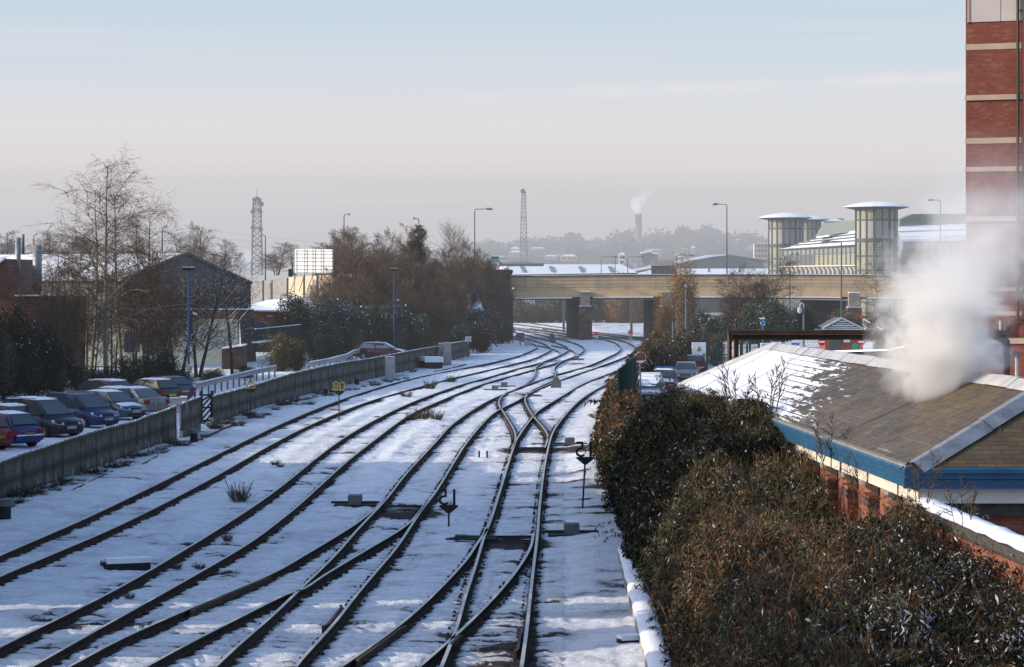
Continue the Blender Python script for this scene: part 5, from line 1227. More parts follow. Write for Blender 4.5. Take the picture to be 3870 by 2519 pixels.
lamp(2272, 970, 1036, 420, 60, 'small distant lamp with arm to the right, left one of a close pair', r=.06); lamp(2372, 970, 1036, 440, 62, 'small distant lamp with arm to the right, near the blue-grey sheds', r=.06)
lamp(2325, 972, 1036, 430, 38, 'thin distant lamp standing between two longer-armed ones', r=.06)
lamp(2558, 964, 1036, 400, 66, 'small lamp with arm to the right in front of the green gable shed', r=.07)
lamp(3180, 912, 1230, 235, -78, 'green lamp post in front of the bridge with its lantern before the hall roof'); lamp(2985, 960, 1230, 250, 34, 'green lamp post in front of the bridge beside the first round tower', r=.07)
lamp(2948, 975, 1060, 325, 20, 'thin lamp standing on the bridge left of the windowed hall', r=.06)
def flood(x, yt, yb, Y, label, heads=2):
    b = P(x, yb, Y); h = P(x, yt, Y).z-b.z; t = thing('floodlight_post', tuple(b), label, 'floodlight post')
    MB().tube([(0, 0, 0), (0, 0, .9)], .11, 10).build('base', 'pole_blue', t); MB().tube([(0, 0, .9), (0, 0, h)], [.065, .05], 8).build('pole', 'pole_blue', t)
    for s in (-1, 1)[:heads]:
        MB().prism([(s*.02, -.2, h), (s*.34, -.2, h+.02), (s*.34, -.2, h+.16), (s*.02, -.2, h+.2)], (0, .4, 0)).build('lamp_head', 'black', t); MB().box((s*.18, 0, h+.21), (.3, .36, .03)).build('snow', 'snow_cap', t)
    MB().box((.18, -.05, h*.66), (.34, .05, .04)).build('bracket', 'pole_blue', t); MB().prism([(.26, -.15, h*.66-.06), (.5, -.15, h*.66-.14), (.5, -.15, h*.66-.02), (.26, -.15, h*.66+.08)], (0, .14, 0)).build('camera_housing', 'off_white', t)
    return t
t = flood(713, 1022, 1492, 152, 'blue floodlight post with yellow warning plate beside the parked cars')
z_ = t.location.z; k = 152/F; zz_ = (P(713, 1388, 152).z-z_)
MB().box((.12, -.12, zz_), (.26, .02, .38)).build('warning_plate', 'white_paint', t); MB().prism([(.03, -.135, zz_-.16), (.21, -.135, zz_-.16), (.21, -.135, zz_+.03), (.12, -.135, zz_+.15), (.03, -.135, zz_+.03)], (0, .01, 0)).build('warning_symbol', 'yellow', t)
flood(1489, 1022, 1345, 236, 'blue floodlight post beside the dark red estate car', 2)
def cctv(x, yt, yb, Y, label, mat='pole_grey', hook=True):
    b = P(x, yb, Y); h = P(x, yt, Y).z-b.z; t = thing('camera_post', tuple(b), label, 'camera post')
    MB().tube([(0, 0, 0), (0, 0, h*.5), (0, 0, h-.3)], [.1, .075, .06], 8).build('pole', mat, t)
    if hook: MB().tube([(0, 0, h-.35), (.02, 0, h-.1), (-.12, 0, h+.02), (-.28, 0, h-.1), (-.30, 0, h-.3)], .055, 7).build('hook', 'off_white', t); MB().lathe([(0, 0), (.16, .05), (.2, .2), (.2, .45), (0, .55)], (-.32, 0, h-.85), 14).build('camera_housing', 'off_white', t)
    else: MB().lathe([(0, 0), (.13, .05), (.15, .15), (.05, .3), (0, .4)], (0, 0, h-.1), 12).build('dome_camera', 'lead', t)
    return t
cctv(3037, 1145, 1330, 215, 'pole with hooked top carrying a white camera housing'); cctv(2592, 1082, 1270, 262, 'thin pole with small dark dome camera before the orange tree', hook=False)
def pole(x, yt, yb, Y, label, mat='pole_grey', r=.06): 
    a, b = P(x, yb, Y), P(x, yt, Y); MB().tube([a, b], r, 8).build('post', mat, label=label, cat='post')
pole(2658, 1160, 1290, 240, 'thin grey post beside the green bush left of the gantry'); pole(2543, 1215, 1385, 200, 'short grey post in the brown undergrowth beside the orange barrier')
# ---------------------------------------------------------------- telecoms masts, pylon and chimney
MT['mast'] = m_plain('mast', (.12, .12, .125), .2, .2, .7)
def lattice(name, x, yt, yb, wt, wb, Y, label, cat, nb=14, r=.12, dishes=()):
    k = Y/F; b = P(x, yb, Y); t = thing(name, tuple(b), label, cat); h = (yb-yt)*k; a0, a1 = wb*k/2, wt*k/2
    mb = MB(); L_ = []
    for i in range(nb+1):
        u = i/nb; z = h*(1-(1-u)**1.25) if wb > wt*1.3 else h*u; a = a0+(a1-a0)*u; L_.append([Vector((s*a, c*a, z)) for s, c in ((-1, -1), (1, -1), (1, 1), (-1, 1))])
    for i in range(nb):
        for j in range(4):
            p, q, p2, q2 = L_[i][j], L_[i][(j+1) % 4], L_[i+1][j], L_[i+1][(j+1) % 4]
            mb.tube([p, p2], r, 4, False); mb.tube([p, q2], r*.55, 3, False); mb.tube([q, p2], r*.55, 3, False); mb.tube([p2, q2], r*.6, 3, False)
    mb.build('lattice', 'mast', t); return t, h
t, h = lattice('telecoms_mast', 971, 750, 1040, 26, 40, 900, 'grey lattice mast with drums and platforms above the trees', 'mast', 16, .17)
k = 900/F
for zf in (.99, .86, .62, .39): MB().box((0, 0, h*zf), (34*k, 34*k, .35)).build('platform', 'mast', t)
for (dx, zf, s) in ((18, .93, .9), (-14, .83, .8), (14, .83, .8), (-15, .62, .7), (16, .60, .8)): MB().tube([(dx*k, -1, h*zf), (dx*k, -1.8, h*zf)], s, 10).build('dish', 'mast', t)
for dx in (-12, -4, 5, 12): MB().box((dx*k, -1.2, h*.97), (.4, .3, 2.4)).build('antenna', 'mast', t)
MB().prism([(-13*k, 0, h), (13*k, 0, h), (0, 0, h+10*k)], (0, .3, 0)).build('apex', 'mast', t); MB().tube([(0, 0, h), (0, 0, h+36*k)], .1, 4).build('aerial', 'mast', t)
t, h = lattice('telecoms_mast', 1979, 722, 1020, 12, 30, 1000, 'slender lattice mast with one round dish at its top', 'mast', 20, .15)
k = 1000/F; MB().tube([(-3*k, -.9, h), (-3*k, -1.6, h)], .95, 14).build('dish', 'mast', t)
for zf in (.985, .66, .24): MB().box((0, 0, h*zf), (20*k*(1.6-zf*.6), 14*k, .3)).build('platform', 'mast', t)
t, h = lattice('power_pylon', 725, 850, 960, 8, 24, 1400, 'faint electricity pylon in the haze left of the telecoms mast', 'pylon', 8, .16)
MB().prism([(-1.4, 0, h), (1.4, 0, h), (0, 0, h+3)], (0, .2, 0)).build('peak', 'mast', t)
for x1, y1 in ((1300, 918), (2000, 975)): 
    for dy in (0, 26, 50):
        a, b = P(727, 858+dy, 1395), P(1240, 915+dy*.7, 1350)
    
for i, dy in enumerate((0, 26, 50)):
    a, b = P(729, 862+dy, 1398), P(1860, 962+dy*.4, 1500); m_ = (a+b)/2-Vector((0, 0, 2.0))
    MB().tube([a, a.lerp(b, .25)-Vector((0, 0, 1.5)), m_, a.lerp(b, .75)-Vector((0, 0, 1.5)), b], .07, 3).build('power_cable', 'mast', label=('top', 'middle', 'lowest')[i]+' of the power cables running right from the faint pylon', cat='cable')
ch = thing('chimney_stack', tuple(P(2413, 1030, 1900)), 'tall hazy incinerator chimney with dark top and thin steam', 'chimney', world=True)
a, b = P(2413, 1030, 1900), P(2413, 842, 1900); MB().tube([a, b], 2.6, 14).build('shaft', 'stone', ch); MB().tube([b, P(2413, 806, 1900)], 1.7+.7, 14).build('dark_top', 'dark_masonry', ch)
# ---------------------------------------------------------------- buildings beyond the bridge
MT['snow_roof'] = m_snow('snow_roof', scale=.25, bump=.3)
def m_ribsnow():
    t = NT('panelled_snow_roof'); p = t.sep(t.pos()); q = t.n.new('ShaderNodeTexBrick'); t.l.new(t.comb(p[0], t.math('MULTIPLY', p[1], .5), 0), q.inputs['Vector'])
    for a, b in (('Scale', 1), ('Brick Width', 1.1), ('Row Height', .9), ('Mortar Size', .05), ('Mortar Smooth', .6)): q.inputs[a].default_value = b
    q.inputs['Color1'].default_value = (.82, .82, .84, 1); q.inputs['Color2'].default_value = (.74, .75, .79, 1); q.inputs['Mortar'].default_value = (.40, .42, .46, 1)
    t.color(q.outputs[0]); t.set(rough=.6); return t.m
MT['ribsnow'] = m_ribsnow()
MT['sheet_green'] = m_plain('sheet_green', (.16, .19, .17), .08, .3, .7); MT['sheet_grey'] = m_plain('sheet_grey', (.19, .20, .21), .15, .4, .7); MT['cream_wall'] = m_plain('cream_wall', (.62, .56, .44), .12, .5, .8)
MT['brown_brick_far'] = m_plain('brown_brick_far', (.07, .055, .045), .3, .4, .9)
sh = thing('saw_roof_shed', (0, 500, 0), 'long low shed with snow-panelled roof and four dark rooflights', 'building', world=True)
Ya, Yb = 500, 545
r0, r1, r2, r3 = P(1932, 1037, Ya), P(2410, 1030, Ya), P(2350, 998, Yb), P(1912, 998, Yb)
MB().poly([r0, r1, r2, r3]).build('roof', 'ribsnow', sh); MB().poly([r0, r3, P(1890, 1037, Yb)]).poly([P(1850, 1037, Yb-5), P(1895, 1005, Yb), r3+Vector((0, .1, 0)), P(1925, 1037, Ya+2)]).build('gable', 'snow_roof', sh)
MB().prism([r0, r1, Vector((r1.x, r1.y, 0)), Vector((r0.x, r0.y, 0))], (0, .5, 0)).build('wall', 'brown_brick_far', sh)
def onroof(x, y):
    nrm = (r1-r0).cross(r3-r0).normalized(); d = P(x, y, 1.0)-Vector((0, 0, H)); tt = nrm.dot(r0-Vector((0, 0, H)))/nrm.dot(d); return Vector((0, 0, H))+d*(tt-.6)
for x in (1964, 2073, 2184, 2296): MB().poly([onroof(x, 1005), onroof(x+16, 1005), onroof(x+29, 1028), onroof(x+12, 1028)]).build('rooflight', 'sheet_grey', sh)
g = thing('green_gable_shed', (0, 620, 0), 'wide low grey-green shed with shallow snowy gable roof', 'building', world=True); Yg = 620
MB().prism([P(2400, 1036, Yg), P(2400, 1021, Yg), P(2690, 967, Yg), P(2740, 964, Yg), P(2880, 985, Yg), P(2900, 1036, Yg)], (0, 20, 0)).build('wall', 'sheet_green', g)
MB().prism([P(2392, 1026, Yg-.5), P(2392, 1019, Yg-.5), P(2690, 962, Yg-.5), P(2745, 960, Yg-.5), P(2745, 964, Yg-.5), P(2690, 970, Yg-.5)], (0, 20, 0)).build('snowy_verge', 'snow_roof', g)
MB().prism([P(2690, 962, Yg), P(2745, 959, Yg), P(2900, 982, Yg), P(2900, 992, Yg), P(2745, 966, Yg)], (0, 25, 0)).build('roof', 'sheet_grey', g)
qb = lambda x0, x1, y0, y1, Y, d, nm, m, par: MB().box(((P(x0, y0, Y).x+P(x1, y0, Y).x)/2, Y+d/2, (P(x0, y0, Y).z+P(x0, y1, Y).z)/2), (P(x1, y0, Y).x-P(x0, y0, Y).x, d, P(x0, y0, Y).z-P(x0, y1, Y).z)).build(nm, m, par)
qb(2717, 2732, 990, 1008, Yg-.3, .2, 'window', 'sheet_grey', g)
g = thing('flat_snowy_roof', (0, 400, 0), 'flat snow-covered roof in front of the grey-green shed', 'building', world=True); Yf_ = 600
MB().poly([P(2390, 1036, 540), P(2905, 1036, 540), P(2905, 1014, Yf_), P(2480, 1014, Yf_)]).build('roof', 'snow_roof', g); MB().prism([P(2390, 1036, 540), P(2905, 1036, 540), Vector((P(2905, 1036, 540).x, 540, 0)), Vector((P(2390, 1036, 540).x, 540, 0))], (0, .5, 0)).build('wall', 'brown_brick_far', g)
for x in (2680, 2795): 
    c = P(x, 1020, 560); MB().box((c.x, 560, c.z), (.5, .5, .9)).build('roof_vent', 'lead', g)
def house(x0, x1, yt, yr, yb, Y, wall, label, windows=(0, 0), roof='snow_roof', hip=.25, chimney=False, cat='building', nm='house'):
    t = thing(nm, tuple(P((x0+x1)/2, yb, Y)), label, cat, world=True)
    a, b = P(x0, yt, Y), P(x1, yb, Y); dep = (b.x-a.x)*.5
    MB().box(((a.x+b.x)/2, Y+dep/2, (a.z+b.z)/2), (b.x-a.x, dep, a.z-b.z)).build('wall', wall, t)
    if yr < yt:
        k = (x1-x0)*hip; z1 = P(x0, yr, Y).z; e = .03*(b.x-a.x); A_ = [Vector((a.x-e, Y-e, a.z+.05)), Vector((b.x+e, Y-e, a.z+.05)), Vector((b.x+e, Y+dep+e, a.z+.05)), Vector((a.x-e, Y+dep+e, a.z+.05))]
        p, q = Vector((P(x0+k, yr, Y).x, Y+dep/2, z1)), Vector((P(x1-k, yr, Y).x, Y+dep/2, z1)); MB().add(A_+[p, q], [(0, 1, 5, 4), (1, 2, 5), (2, 3, 4, 5), (3, 0, 4)]).build('roof', roof, t)
    nx, nz_ = windows
    for i in range(nx):
        for j in range(nz_):
            cx = a.x+(b.x-a.x)*(i+.5)/nx; cz = b.z+(a.z-b.z)*(j+.55)/nz_; MB().box((cx, Y-.06, cz), ((b.x-a.x)/nx*.5, .12, (a.z-b.z)/nz_*.5)).build('window', 'sheet_grey', t)
    return t
MT['pink_wall'] = m_plain('pink_wall', (.62, .47, .42), .1, .1, .9); MT['red_wall'] = m_plain('red_wall', (.40, .16, .12), .15, .1, .9)
house(1843, 1914, 969, 966, 1000, 900, 'pink_wall', 'sunlit pinkish terrace with tall pilasters beside the direction sign', (7, 2))
house(1925, 1985, 953, 945, 970, 1400, 'pink_wall', 'sunlit cream villa on the hill below the slender mast', (4, 2)); house(1930, 1965, 940, 932, 953, 1410, 'pink_wall', 'small cream dormer block above the hillside villa', (2, 1))
house(2440, 2503, 943, 940, 968, 1300, 'pink_wall', 'sunlit pink block with rows of windows right of the chimney', (6, 2)); house(2370, 2386, 934, 930, 946, 1700, 'pink_wall', 'tiny sunlit cream house left of the chimney', (2, 1))
house(2612, 2628, 936, 928, 960, 1500, 'pink_wall', 'small sunlit gabled house among the hillside trees', (2, 2)); house(2780, 2800, 906, 902, 912, 1900, 'cream_wall', 'tiny pale house high on the wooded hill', (0, 0))
house(2850, 2912, 920, 918, 975, 700, 'pink_wall', 'white and pink striped block left of the first round tower', (5, 3)); house(2832, 2850, 930, 928, 945, 720, 'pink_wall', 'small pale annex left of the striped block')
house(3113, 3190, 835, 828, 900, 900, 'sheet_grey', 'hazy grey office block between the round towers', (6, 6), nm='office_block'); house(3168, 3190, 824, 824, 838, 905, 'sheet_grey', 'hazy grey rooftop plant room between the round towers', nm='plant_room')
house(2463, 2560, 1003, 981, 1036, 520, 'dark_masonry', 'dark brown steep-roofed house in front of the hill', roof='stone', hip=.15)
house(2005, 2060, 938, 933, 945, 1500, 'off_white', 'long pale snowy roof in trees right of the slender mast'); house(2120, 2180, 968, 960, 985, 1200, 'pink_wall', 'sunlit snowy garden house right of the slender mast', (3, 1)); house(2060, 2105, 968, 962, 980, 1250, 'off_white', 'snowy pale sheds beside the slender mast')
house(2338, 2362, 962, 955, 1000, 560, 'white_paint', 'white gable house behind the small distant lamps', (1, 2)); house(1888, 2055, 996, 986, 1005, 480, 'sheet_green', 'very low grey-green gable roof behind the snow-panelled shed', roof='sheet_green', hip=.45)
# arched canopy
t = thing('arched_canopy', tuple(P(2458, 1000, 800)), 'curved white arched roof edge right of the chimney', 'canopy', world=True)
pts = [P(2420+6*i, 957-9*math.sin(i/12*3.14*.62)+(.9*i if i > 7 else 0), 800) for i in range(12)]; MB().tube(pts, .35, 5).build('arch', 'snow_roof', t); MB().poly(pts+[P(2486, 1000, 800), P(2430, 1000, 800)]).build('infill', 'sheet_grey', t)
# round glazed stair towers with saucer roofs, and the hall between them
def m_glaze():
    t = NT('glass_block'); p = t.sep(t.obj()); f = t.noise(.9, 3, .6)
    at = t.math('MULTIPLY', t.math('ARCTAN2', p[1], p[0]), 3.2)
    q = t.n.new('ShaderNodeTexBrick'); t.l.new(t.comb(at, p[2], 0), q.inputs['Vector']); q.offset = 0
    for a, b in (('Scale', 1), ('Brick Width', .26), ('Row Height', .26), ('Mortar Size', .03)): q.inputs[a].default_value = b
    q.inputs['Color1'].default_value = (.40, .39, .25, 1); q.inputs['Color2'].default_value = (.27, .27, .19, 1); q.inputs['Mortar'].default_value = (.10, .11, .10, 1)
    t.color(t.mix(.6, q.outputs[0], t.ramp(f, [(.3, (.6, .6, .6)), (.7, (1.15, 1.15, 1.))]), 'MULTIPLY')); t.set(rough=.3, spec=.5); return t.m
MT['glaze'] = m_glaze(); MT['frame_dark'] = m_plain('frame_dark', (.07, .08, .085), .2, .5, .6); MT['tower_panel'] = m_plain('tower_panel', (.30, .29, .25), .08, .3, .6)
def round_tower(x0, x1, ye, Y, rx0, rx1, ya, label, ybot=1060, rot=0.0):
    k = Y/F; cx = (x0+x1)/2; b = P(cx, 1250, Y); r = (x1-x0)*k/2; h = P(cx, ye, Y).z-b.z; t = thing('round_tower', (b.x, Y+r, b.z), label, 'tower', 'round glazed stair towers'); 
    rows = [h]; rows += [h-1.95*s for s in (1.0, 2.55, 2.75, 3.9, 5.05, 6.2, 6.4, 7.6, 8.8)]
    t.rotation_euler.z = rot
    top = h
    for i in range(len(rows)-1):
        z1, z0 = rows[i], rows[i+1]
        if z1-z0 < .6: MB().lathe([(r*1.0, z0), (r*1.03, z0), (r*1.03, z1), (r*1.0, z1)], n=32).build('floor_band', 'frame_dark', t); continue
        MB().lathe([(r, z0+.06), (r, z1-.06)], n=40).build('glazing' if i != 1 else 'panel_band', 'glaze' if i != 1 else 'tower_panel', t)
        MB().lathe([(r, z0-.13), (r*1.025, z0-.13), (r*1.025, z0+.13), (r, z0+.13)], n=32).build('transom', 'frame_dark', t)
    MB().lathe([(r, 0), (r, rows[-1])], n=32).build('base_wall', 'tower_panel', t)
    for i in range(16):
        a = i*math.pi/8+.15; MB().box((r*1.01*math.cos(a), r*1.01*math.sin(a), (h+rows[-1])/2), (.2, .30 if i % 2 else .16, h-rows[-1]), rz=a).build('mullion', 'frame_dark', t)
    R_ = (rx1-rx0)*k/2; hr = (ye-ya)*k
    MB().lathe([(r*.98, -.35), (r*1.1, -.3), (R_*.97, .0), (R_, .06)], (0, 0, h), 32).build('roof_soffit', 'frame_dark', t)
    MB().lathe([(R_, .06), (R_*1.005, .14), (R_*.82, hr*.45), (R_*.5, hr*.75), (R_*.12, hr*.95), (0, hr*.96)], (0, 0, h), 24).build('roof', 'snow_roof', t)
    return t
round_tower(3245, 3401, 782, 400, 3200, 3448, 757, 'nearest and tallest round glazed tower with snowy saucer roof'); round_tower(2912, 3038, 823, 480, 2873, 3080, 801, 'left round glazed tower with snowy saucer roof')
round_tower(3018, 3107, 830, 560, 2985, 3143, 812, 'round glazed tower half hidden behind the left one')
ha = thing('glazed_hall', (50, 430, 0), 'long glazed hall with stepped snowy curved roof between the round towers', 'building', world=True); hY0, hY1 = 470, 412
_ha, _hb = P(2942, 1000, hY0), P(3250, 1000, hY1)
def onplane(x, y, a, b):
    k = (x-CX)/F; dx, dy = b.x-a.x, b.y-a.y; Y_ = (a.x*dy-a.y*dx)/(k*dy-dx); return P(x, y, Y_)
def HP(x, y): return onplane(x, y, _ha, _hb)
eave = [(2942, 942), (3250, 925)]; MB().prism([HP(2958, 1250), HP(3250, 1250), HP(3250, 926), HP(2958, 943)], (0, 1, 0)).build('wall', 'frame_dark', ha)
nb_ = 17
for i in range(nb_):
    u0, u1 = (i+.18)/nb_, (i+.82)/nb_; x0, x1 = lerp(2960, 3248, u0), lerp(2960, 3248, u1); e = lerp(944, 930, (u0+u1)/2)
    MB().poly([p-Vector((0, .12, 0)) for p in (HP(x0, e+22), HP(x1, e+22), HP(x1, e+3), HP(x0, e+3))]).build('upper_pane', 'sheet_grey', ha)
    MB().poly([p-Vector((0, .12, 0)) for p in (HP(x0, 1002), HP(x1, 1001), HP(x1, e+24), HP(x0, e+24))]).build('lower_pane', 'glaze', ha)
    MB().prism([HP(lerp(x0, x1, .2), 1009), HP(lerp(x0, x1, .8), 1009), HP(x1+6, 1022), HP(x1+6, 1036), HP(x1+1, 1036), HP(x1, 1024)], (0, -.8, 0)).build('bracket', 'tower_panel', ha)
MB().prism([HP(2950, 1008), HP(3250, 1004), HP(3250, 1000), HP(2950, 1004)], (0, -.9, 0)).build('ledge', 'cream_wall', ha)
prev = [HP(2938, 941), HP(3250, 922)]; lift = [(2990, 925, 3250, 905), (3020, 914, 3250, 892), (3062, 902, 3250, 880), (3085, 893, 3250, 868)]
roofv = [(prev[0]+Vector((0, -1, 0)), prev[1]+Vector((0, -1, 0)))]
for i, (a0, b0, a1, b1) in enumerate(lift): q0, q1 = HP(a0, b0)+Vector((0, 5*(i+1), 0)), HP(a1, b1)+Vector((0, 5*(i+1), 0)); q0.z = P(a0, b0, q0.y).z; q1.z = P(a1, b1, q1.y).z; q0.x = P(a0, b0, q0.y).x; q1.x = P(a1, b1, q1.y).x; roofv.append((q0, q1))
for i in range(4):
    (a, b), (c, d) = roofv[i], roofv[i+1]; up = Vector((0, 0, .32)); MB().poly([a, b, d-up, c-up]).poly([c-up, d-up, d, c]).build('roof_tier', 'snow_roof', ha)
    MB().beam(a-Vector((0, 0, .1)), b-Vector((0, 0, .1)), .3, .2).build('gutter', 'frame_dark', ha)
lt = [P(3088, 893, 445), P(3250, 868, 420)]; MB().prism([P(3095, 893, 446), P(3250, 868, 436), P(3250, 828, 436), P(3125, 842, 446)], (0, 6, 0)).build('lantern_roof', 'sheet_green', ha)
hb_ = thing('rear_hall', (80, 430, 0), 'snow-roofed glazed hall with greenish ridge light right of the tall round tower', 'building', world=True)
MB().prism([P(3395, 1250, 405), P(3700, 1250, 405), P(3700, 908, 405), P(3415, 912, 405)], (0, 1, 0)).build('wall', 'frame_dark', hb_)
for i in range(9):
    x = 3430+i*28; MB().poly([P(x, 1020, 404.8), P(x+20, 1020, 404.8), P(x+20, 920, 404.8), P(x, 920, 404.8)]).build('pane', 'sheet_grey', hb_)
prv = (P(3418, 913, 404), P(3720, 905, 404))
for i, (x0, y0, x1, y1) in enumerate(((3400, 893, 3720, 885), (3395, 872, 3720, 862), (3390, 855, 3720, 842))):
    Yr = 409+5*i; c, d = P(x0, y0, Yr), P(x1, y1, Yr); up = Vector((0, 0, .25)); MB().poly([prv[0], prv[1], d-up, c-up]).poly([c-up, d-up, d, c]).build('roof_tier', 'ribsnow' if i else 'snow_roof', hb_); prv = (c, d)
MB().prism([P(3400, 858, 424), P(3720, 842, 424), P(3720, 806, 424), P(3450, 808, 424), P(3400, 830, 424)], (0, 6, 0)).build('ridge_light', 'sheet_green', hb_)
# ---------------------------------------------------------------- left-hand buildings
MT['wall_red'] = m_brick('wall_red', (.17, .06, .04), (.12, .045, .032), (.10, .08, .07)); MT['wall_orange'] = m_brick('wall_orange', (.36, .10, .045), (.28, .08, .04), (.2, .15, .12), bw=.3, bh=.1)
MT['gable_sheet'] = m_plain('gable_sheet', (.075, .08, .085), .25, .6, .8); MT['brown_brick'] = m_brick('brown_brick', (.075, .042, .03), (.055, .033, .026), (.05, .04, .035), bw=.3, bh=.1)
MT['render'] = m_plain('cream_render', (.86, .70, .45), .12, .6, .85)
fa = thing('gabled_factory', (-30, 215, 0), 'old factory with dark sheeted gable, brown brick and cream lower wall', 'building', world=True)
A_, B_ = P(466, 1450, 205), P(948, 1450, 222)
def GP(x, y): return onplane(x, y, A_, B_)
ap = GP(705, 956); el, er = GP(466, 1048), GP(948, 1068)
MB().poly([ap, er, GP(948, 1103), GP(466, 1103), el]).build('gable', 'gable_sheet', fa)
MB().poly([GP(466, 1103), GP(948, 1103), GP(948, 1168), GP(466, 1168)]).build('brick_band', 'brown_brick', fa)
MB().poly([GP(466, 1169), GP(905, 1169), GP(905, 1205), GP(466, 1205)]).build('brick_band', 'wall_orange', fa); MB().poly([GP(466, 1205), GP(905, 1205), GP(905, 1480), GP(466, 1480)]).build('lower_wall', 'render', fa)
MB().poly([GP(905, 1169)-Vector((0, .5, 0)), GP(958, 1169), GP(975, 1480), GP(925, 1480)-Vector((0, .5, 0))]).build('side_wall', 'brown_brick', fa)
MB().beam(GP(466, 1167)-Vector((0, .3, 0)), GP(955, 1167)-Vector((0, .3, 0)), .5, .12).build('snowy_ledge', 'snow_roof', fa)
for x0, x1, y0, y1 in ((560, 640, 1255, 1340), (470, 530, 1255, 1330)): MB().poly([q-Vector((0, .08, 0)) for q in (GP(x0, y0), GP(x1, y0), GP(x1, y1), GP(x0, y1))]).build('window', 'frame_dark', fa)
back = Vector((-46, 32, 0)); RB = ap+back
def m_factroof():
    t = NT('streaky_snow_roof'); p = t.sep(t.pos()); s = t.math('ADD', t.math('MULTIPLY', p[0], .57), t.math('MULTIPLY', p[1], -.82))
    u = t.math('ADD', t.math('MULTIPLY', p[0], -.82), t.math('MULTIPLY', p[1], .57)); st = t.noise(1.0, 3, .6, vec=t.comb(t.math('MULTIPLY', u, .35), t.math('MULTIPLY', p[2], .35), 0))
    c = t.ramp(st, [(.40, (.80, .80, .82)), (.50, (.76, .77, .79)), (.62, (.32, .33, .31))]); t.color(c); t.set(rough=.7); return t.m
MT['fact_roof'] = m_factroof()
nel = P(466, 1060, 205); MB().poly([ap, nel+Vector((0, -.6, 0)), nel+back+Vector((0, -.6, 0)), RB]).build('roof', 'fact_roof', fa)
MB().poly([ap, GP(950, 1070), GP(950, 1070)+back, RB]).build('roof', 'snow_roof', fa)
MB().prism([nel, nel+back, Vector(((nel+back).x, (nel+back).y, 0)), Vector((nel.x, nel.y, 0))], (0, .5, 0)).build('long_wall', 'sheet_green', fa)
for a, b in ((ap, nel), (ap, GP(950, 1069))): MB().beam(a-Vector((0, .2, 0)), b-Vector((0, .2, 0)), .3, .22).build('verge_board', 'gable_sheet', fa)
# graffiti loops painted on the cream wall (free scribble)
gm = MB()
for cx, cy, rr_ in ((800, 1262, 12), (825, 1258, 13), (850, 1262, 12), (872, 1270, 10), (806, 1290, 13), (832, 1298, 14), (858, 1294, 12), (870, 1280, 9)):
    pts = [GP(cx+rr_*math.cos(a), cy+rr_*1.1*math.sin(a))-Vector((0, .12, 0)) for a in np.linspace(.4, 5.6, 14)]; gm.tube(pts, .035, 4)
gm.build('graffiti', 'sheet_grey', fa)
rb = thing('red_brick_workshop', (-40, 178, 0), 'red brick workshop with steep snow-edged gable at the left edge', 'building', world=True)
MB().prism([P(-120, 1500, 178), P(-120, 1090, 178), P(-6, 990, 178), P(20, 977, 178), P(57, 1112, 178), P(57, 1500, 178)], (0, 10, 0)).build('gable_wall', 'wall_red', rb)
MB().prism([P(57, 1500, 178.2), P(57, 1120, 178.2), P(262, 1118, 178.2), P(262, 1500, 178.2)], (0, 8, 0)).build('wall', 'wall_red', rb); MB().beam(P(57, 1116, 178), P(262, 1114, 178), .4, .1).build('snowy_coping', 'snow_roof', rb)
MB().beam(P(-120, 1086, 178), P(20, 974, 178), .5, .12).build('snow', 'snow_roof', rb)
for i, (x, yt, yb, r, lab) in enumerate(((68, 897, 1105, .20, 'thin steel flue rising from the red brick workshop'), (141, 926, 1100, .33, 'wide steel flue with dented top on the red brick workshop'), (88, 884, 960, .09, 'thin dark post behind the steel flues'))):
    t = thing('steel_flue', tuple(P(x, yb, 182)), lab, 'flue', world=True); MB().tube([P(x, yb, 182), P(x, yt, 182)], r, 16).build('pipe', 'lead' if i < 2 else 'pole_grey', t, smooth=True); MB().tube([P(x, yb-15, 182), P(x, yb-20, 182)], r*1.15, 16).build('collar', 'steel_grey', t)
t = thing('curved_vent_roof', tuple(P(30, 945, 290)), 'pale barrel-shaped rooftop vent behind the workshop gable', 'vent', world=True); MB().prism([P(-20, 952, 290), P(-20, 925, 290), P(10, 920, 290), P(30, 925, 290), P(42, 950, 290)], (0, 6, 0)).build('hood', 'tower_panel', t)
# concrete ramp wall, billboard, snowy shed, dark fence
rw = thing('ramp_wall', (-28, 262, 0), 'pale concrete ramp wall of large panels below the billboard', 'wall', world=True)
pts = [P(950, 1066, 268), P(1085, 1048, 264), P(1260, 1036, 262), P(1330, 1034, 262)]; bot = [P(950, 1140, 268), P(1085, 1124, 264), P(1260, 1115, 262), P(1330, 1115, 262)]
for i in range(3): MB().prism([pts[i], pts[i+1], bot[i+1], bot[i]], (0, .4, 0)).build('panel', 'concrete' if i == 0 else 'render', rw)
for x in (985, 1020, 1055, 1088, 1150, 1200): p = P(x, interp(x, [950, 1260], [1066, 1036]), 263-.0*x); MB().box((p.x, 262-.3+(4 if x < 1060 else 1), p.z-1), (.18, .2, 2.2)).build('joint_post', 'steel_grey', rw)
bb = thing('billboard', tuple(P(1185, 1120, 256)), 'large white billboard back with dark lattice frame on posts', 'billboard', world=True); Yb_ = 256
def bY(x): return lerp(258.1, 254.7, (x-1111)/147)
MB().prism([P(1111, 940, Yb_+2.2), P(1258, 942, Yb_-1.2), P(1258, 1033, Yb_-1.2), P(1111, 1031, Yb_+2.2)], (0, .12, 0)).build('panel', 'white_paint', bb)
for x in (1113, 1152, 1183, 1214, 1256): MB().prism([P(x-1.0, 940, bY(x)-.1), P(x+1.0, 940, bY(x)-.1), P(x+1.0, 1110, bY(x)-.1), P(x-1.0, 1110, bY(x)-.1)], (0, -.1, 0)).build('post', 'steel_grey', bb)
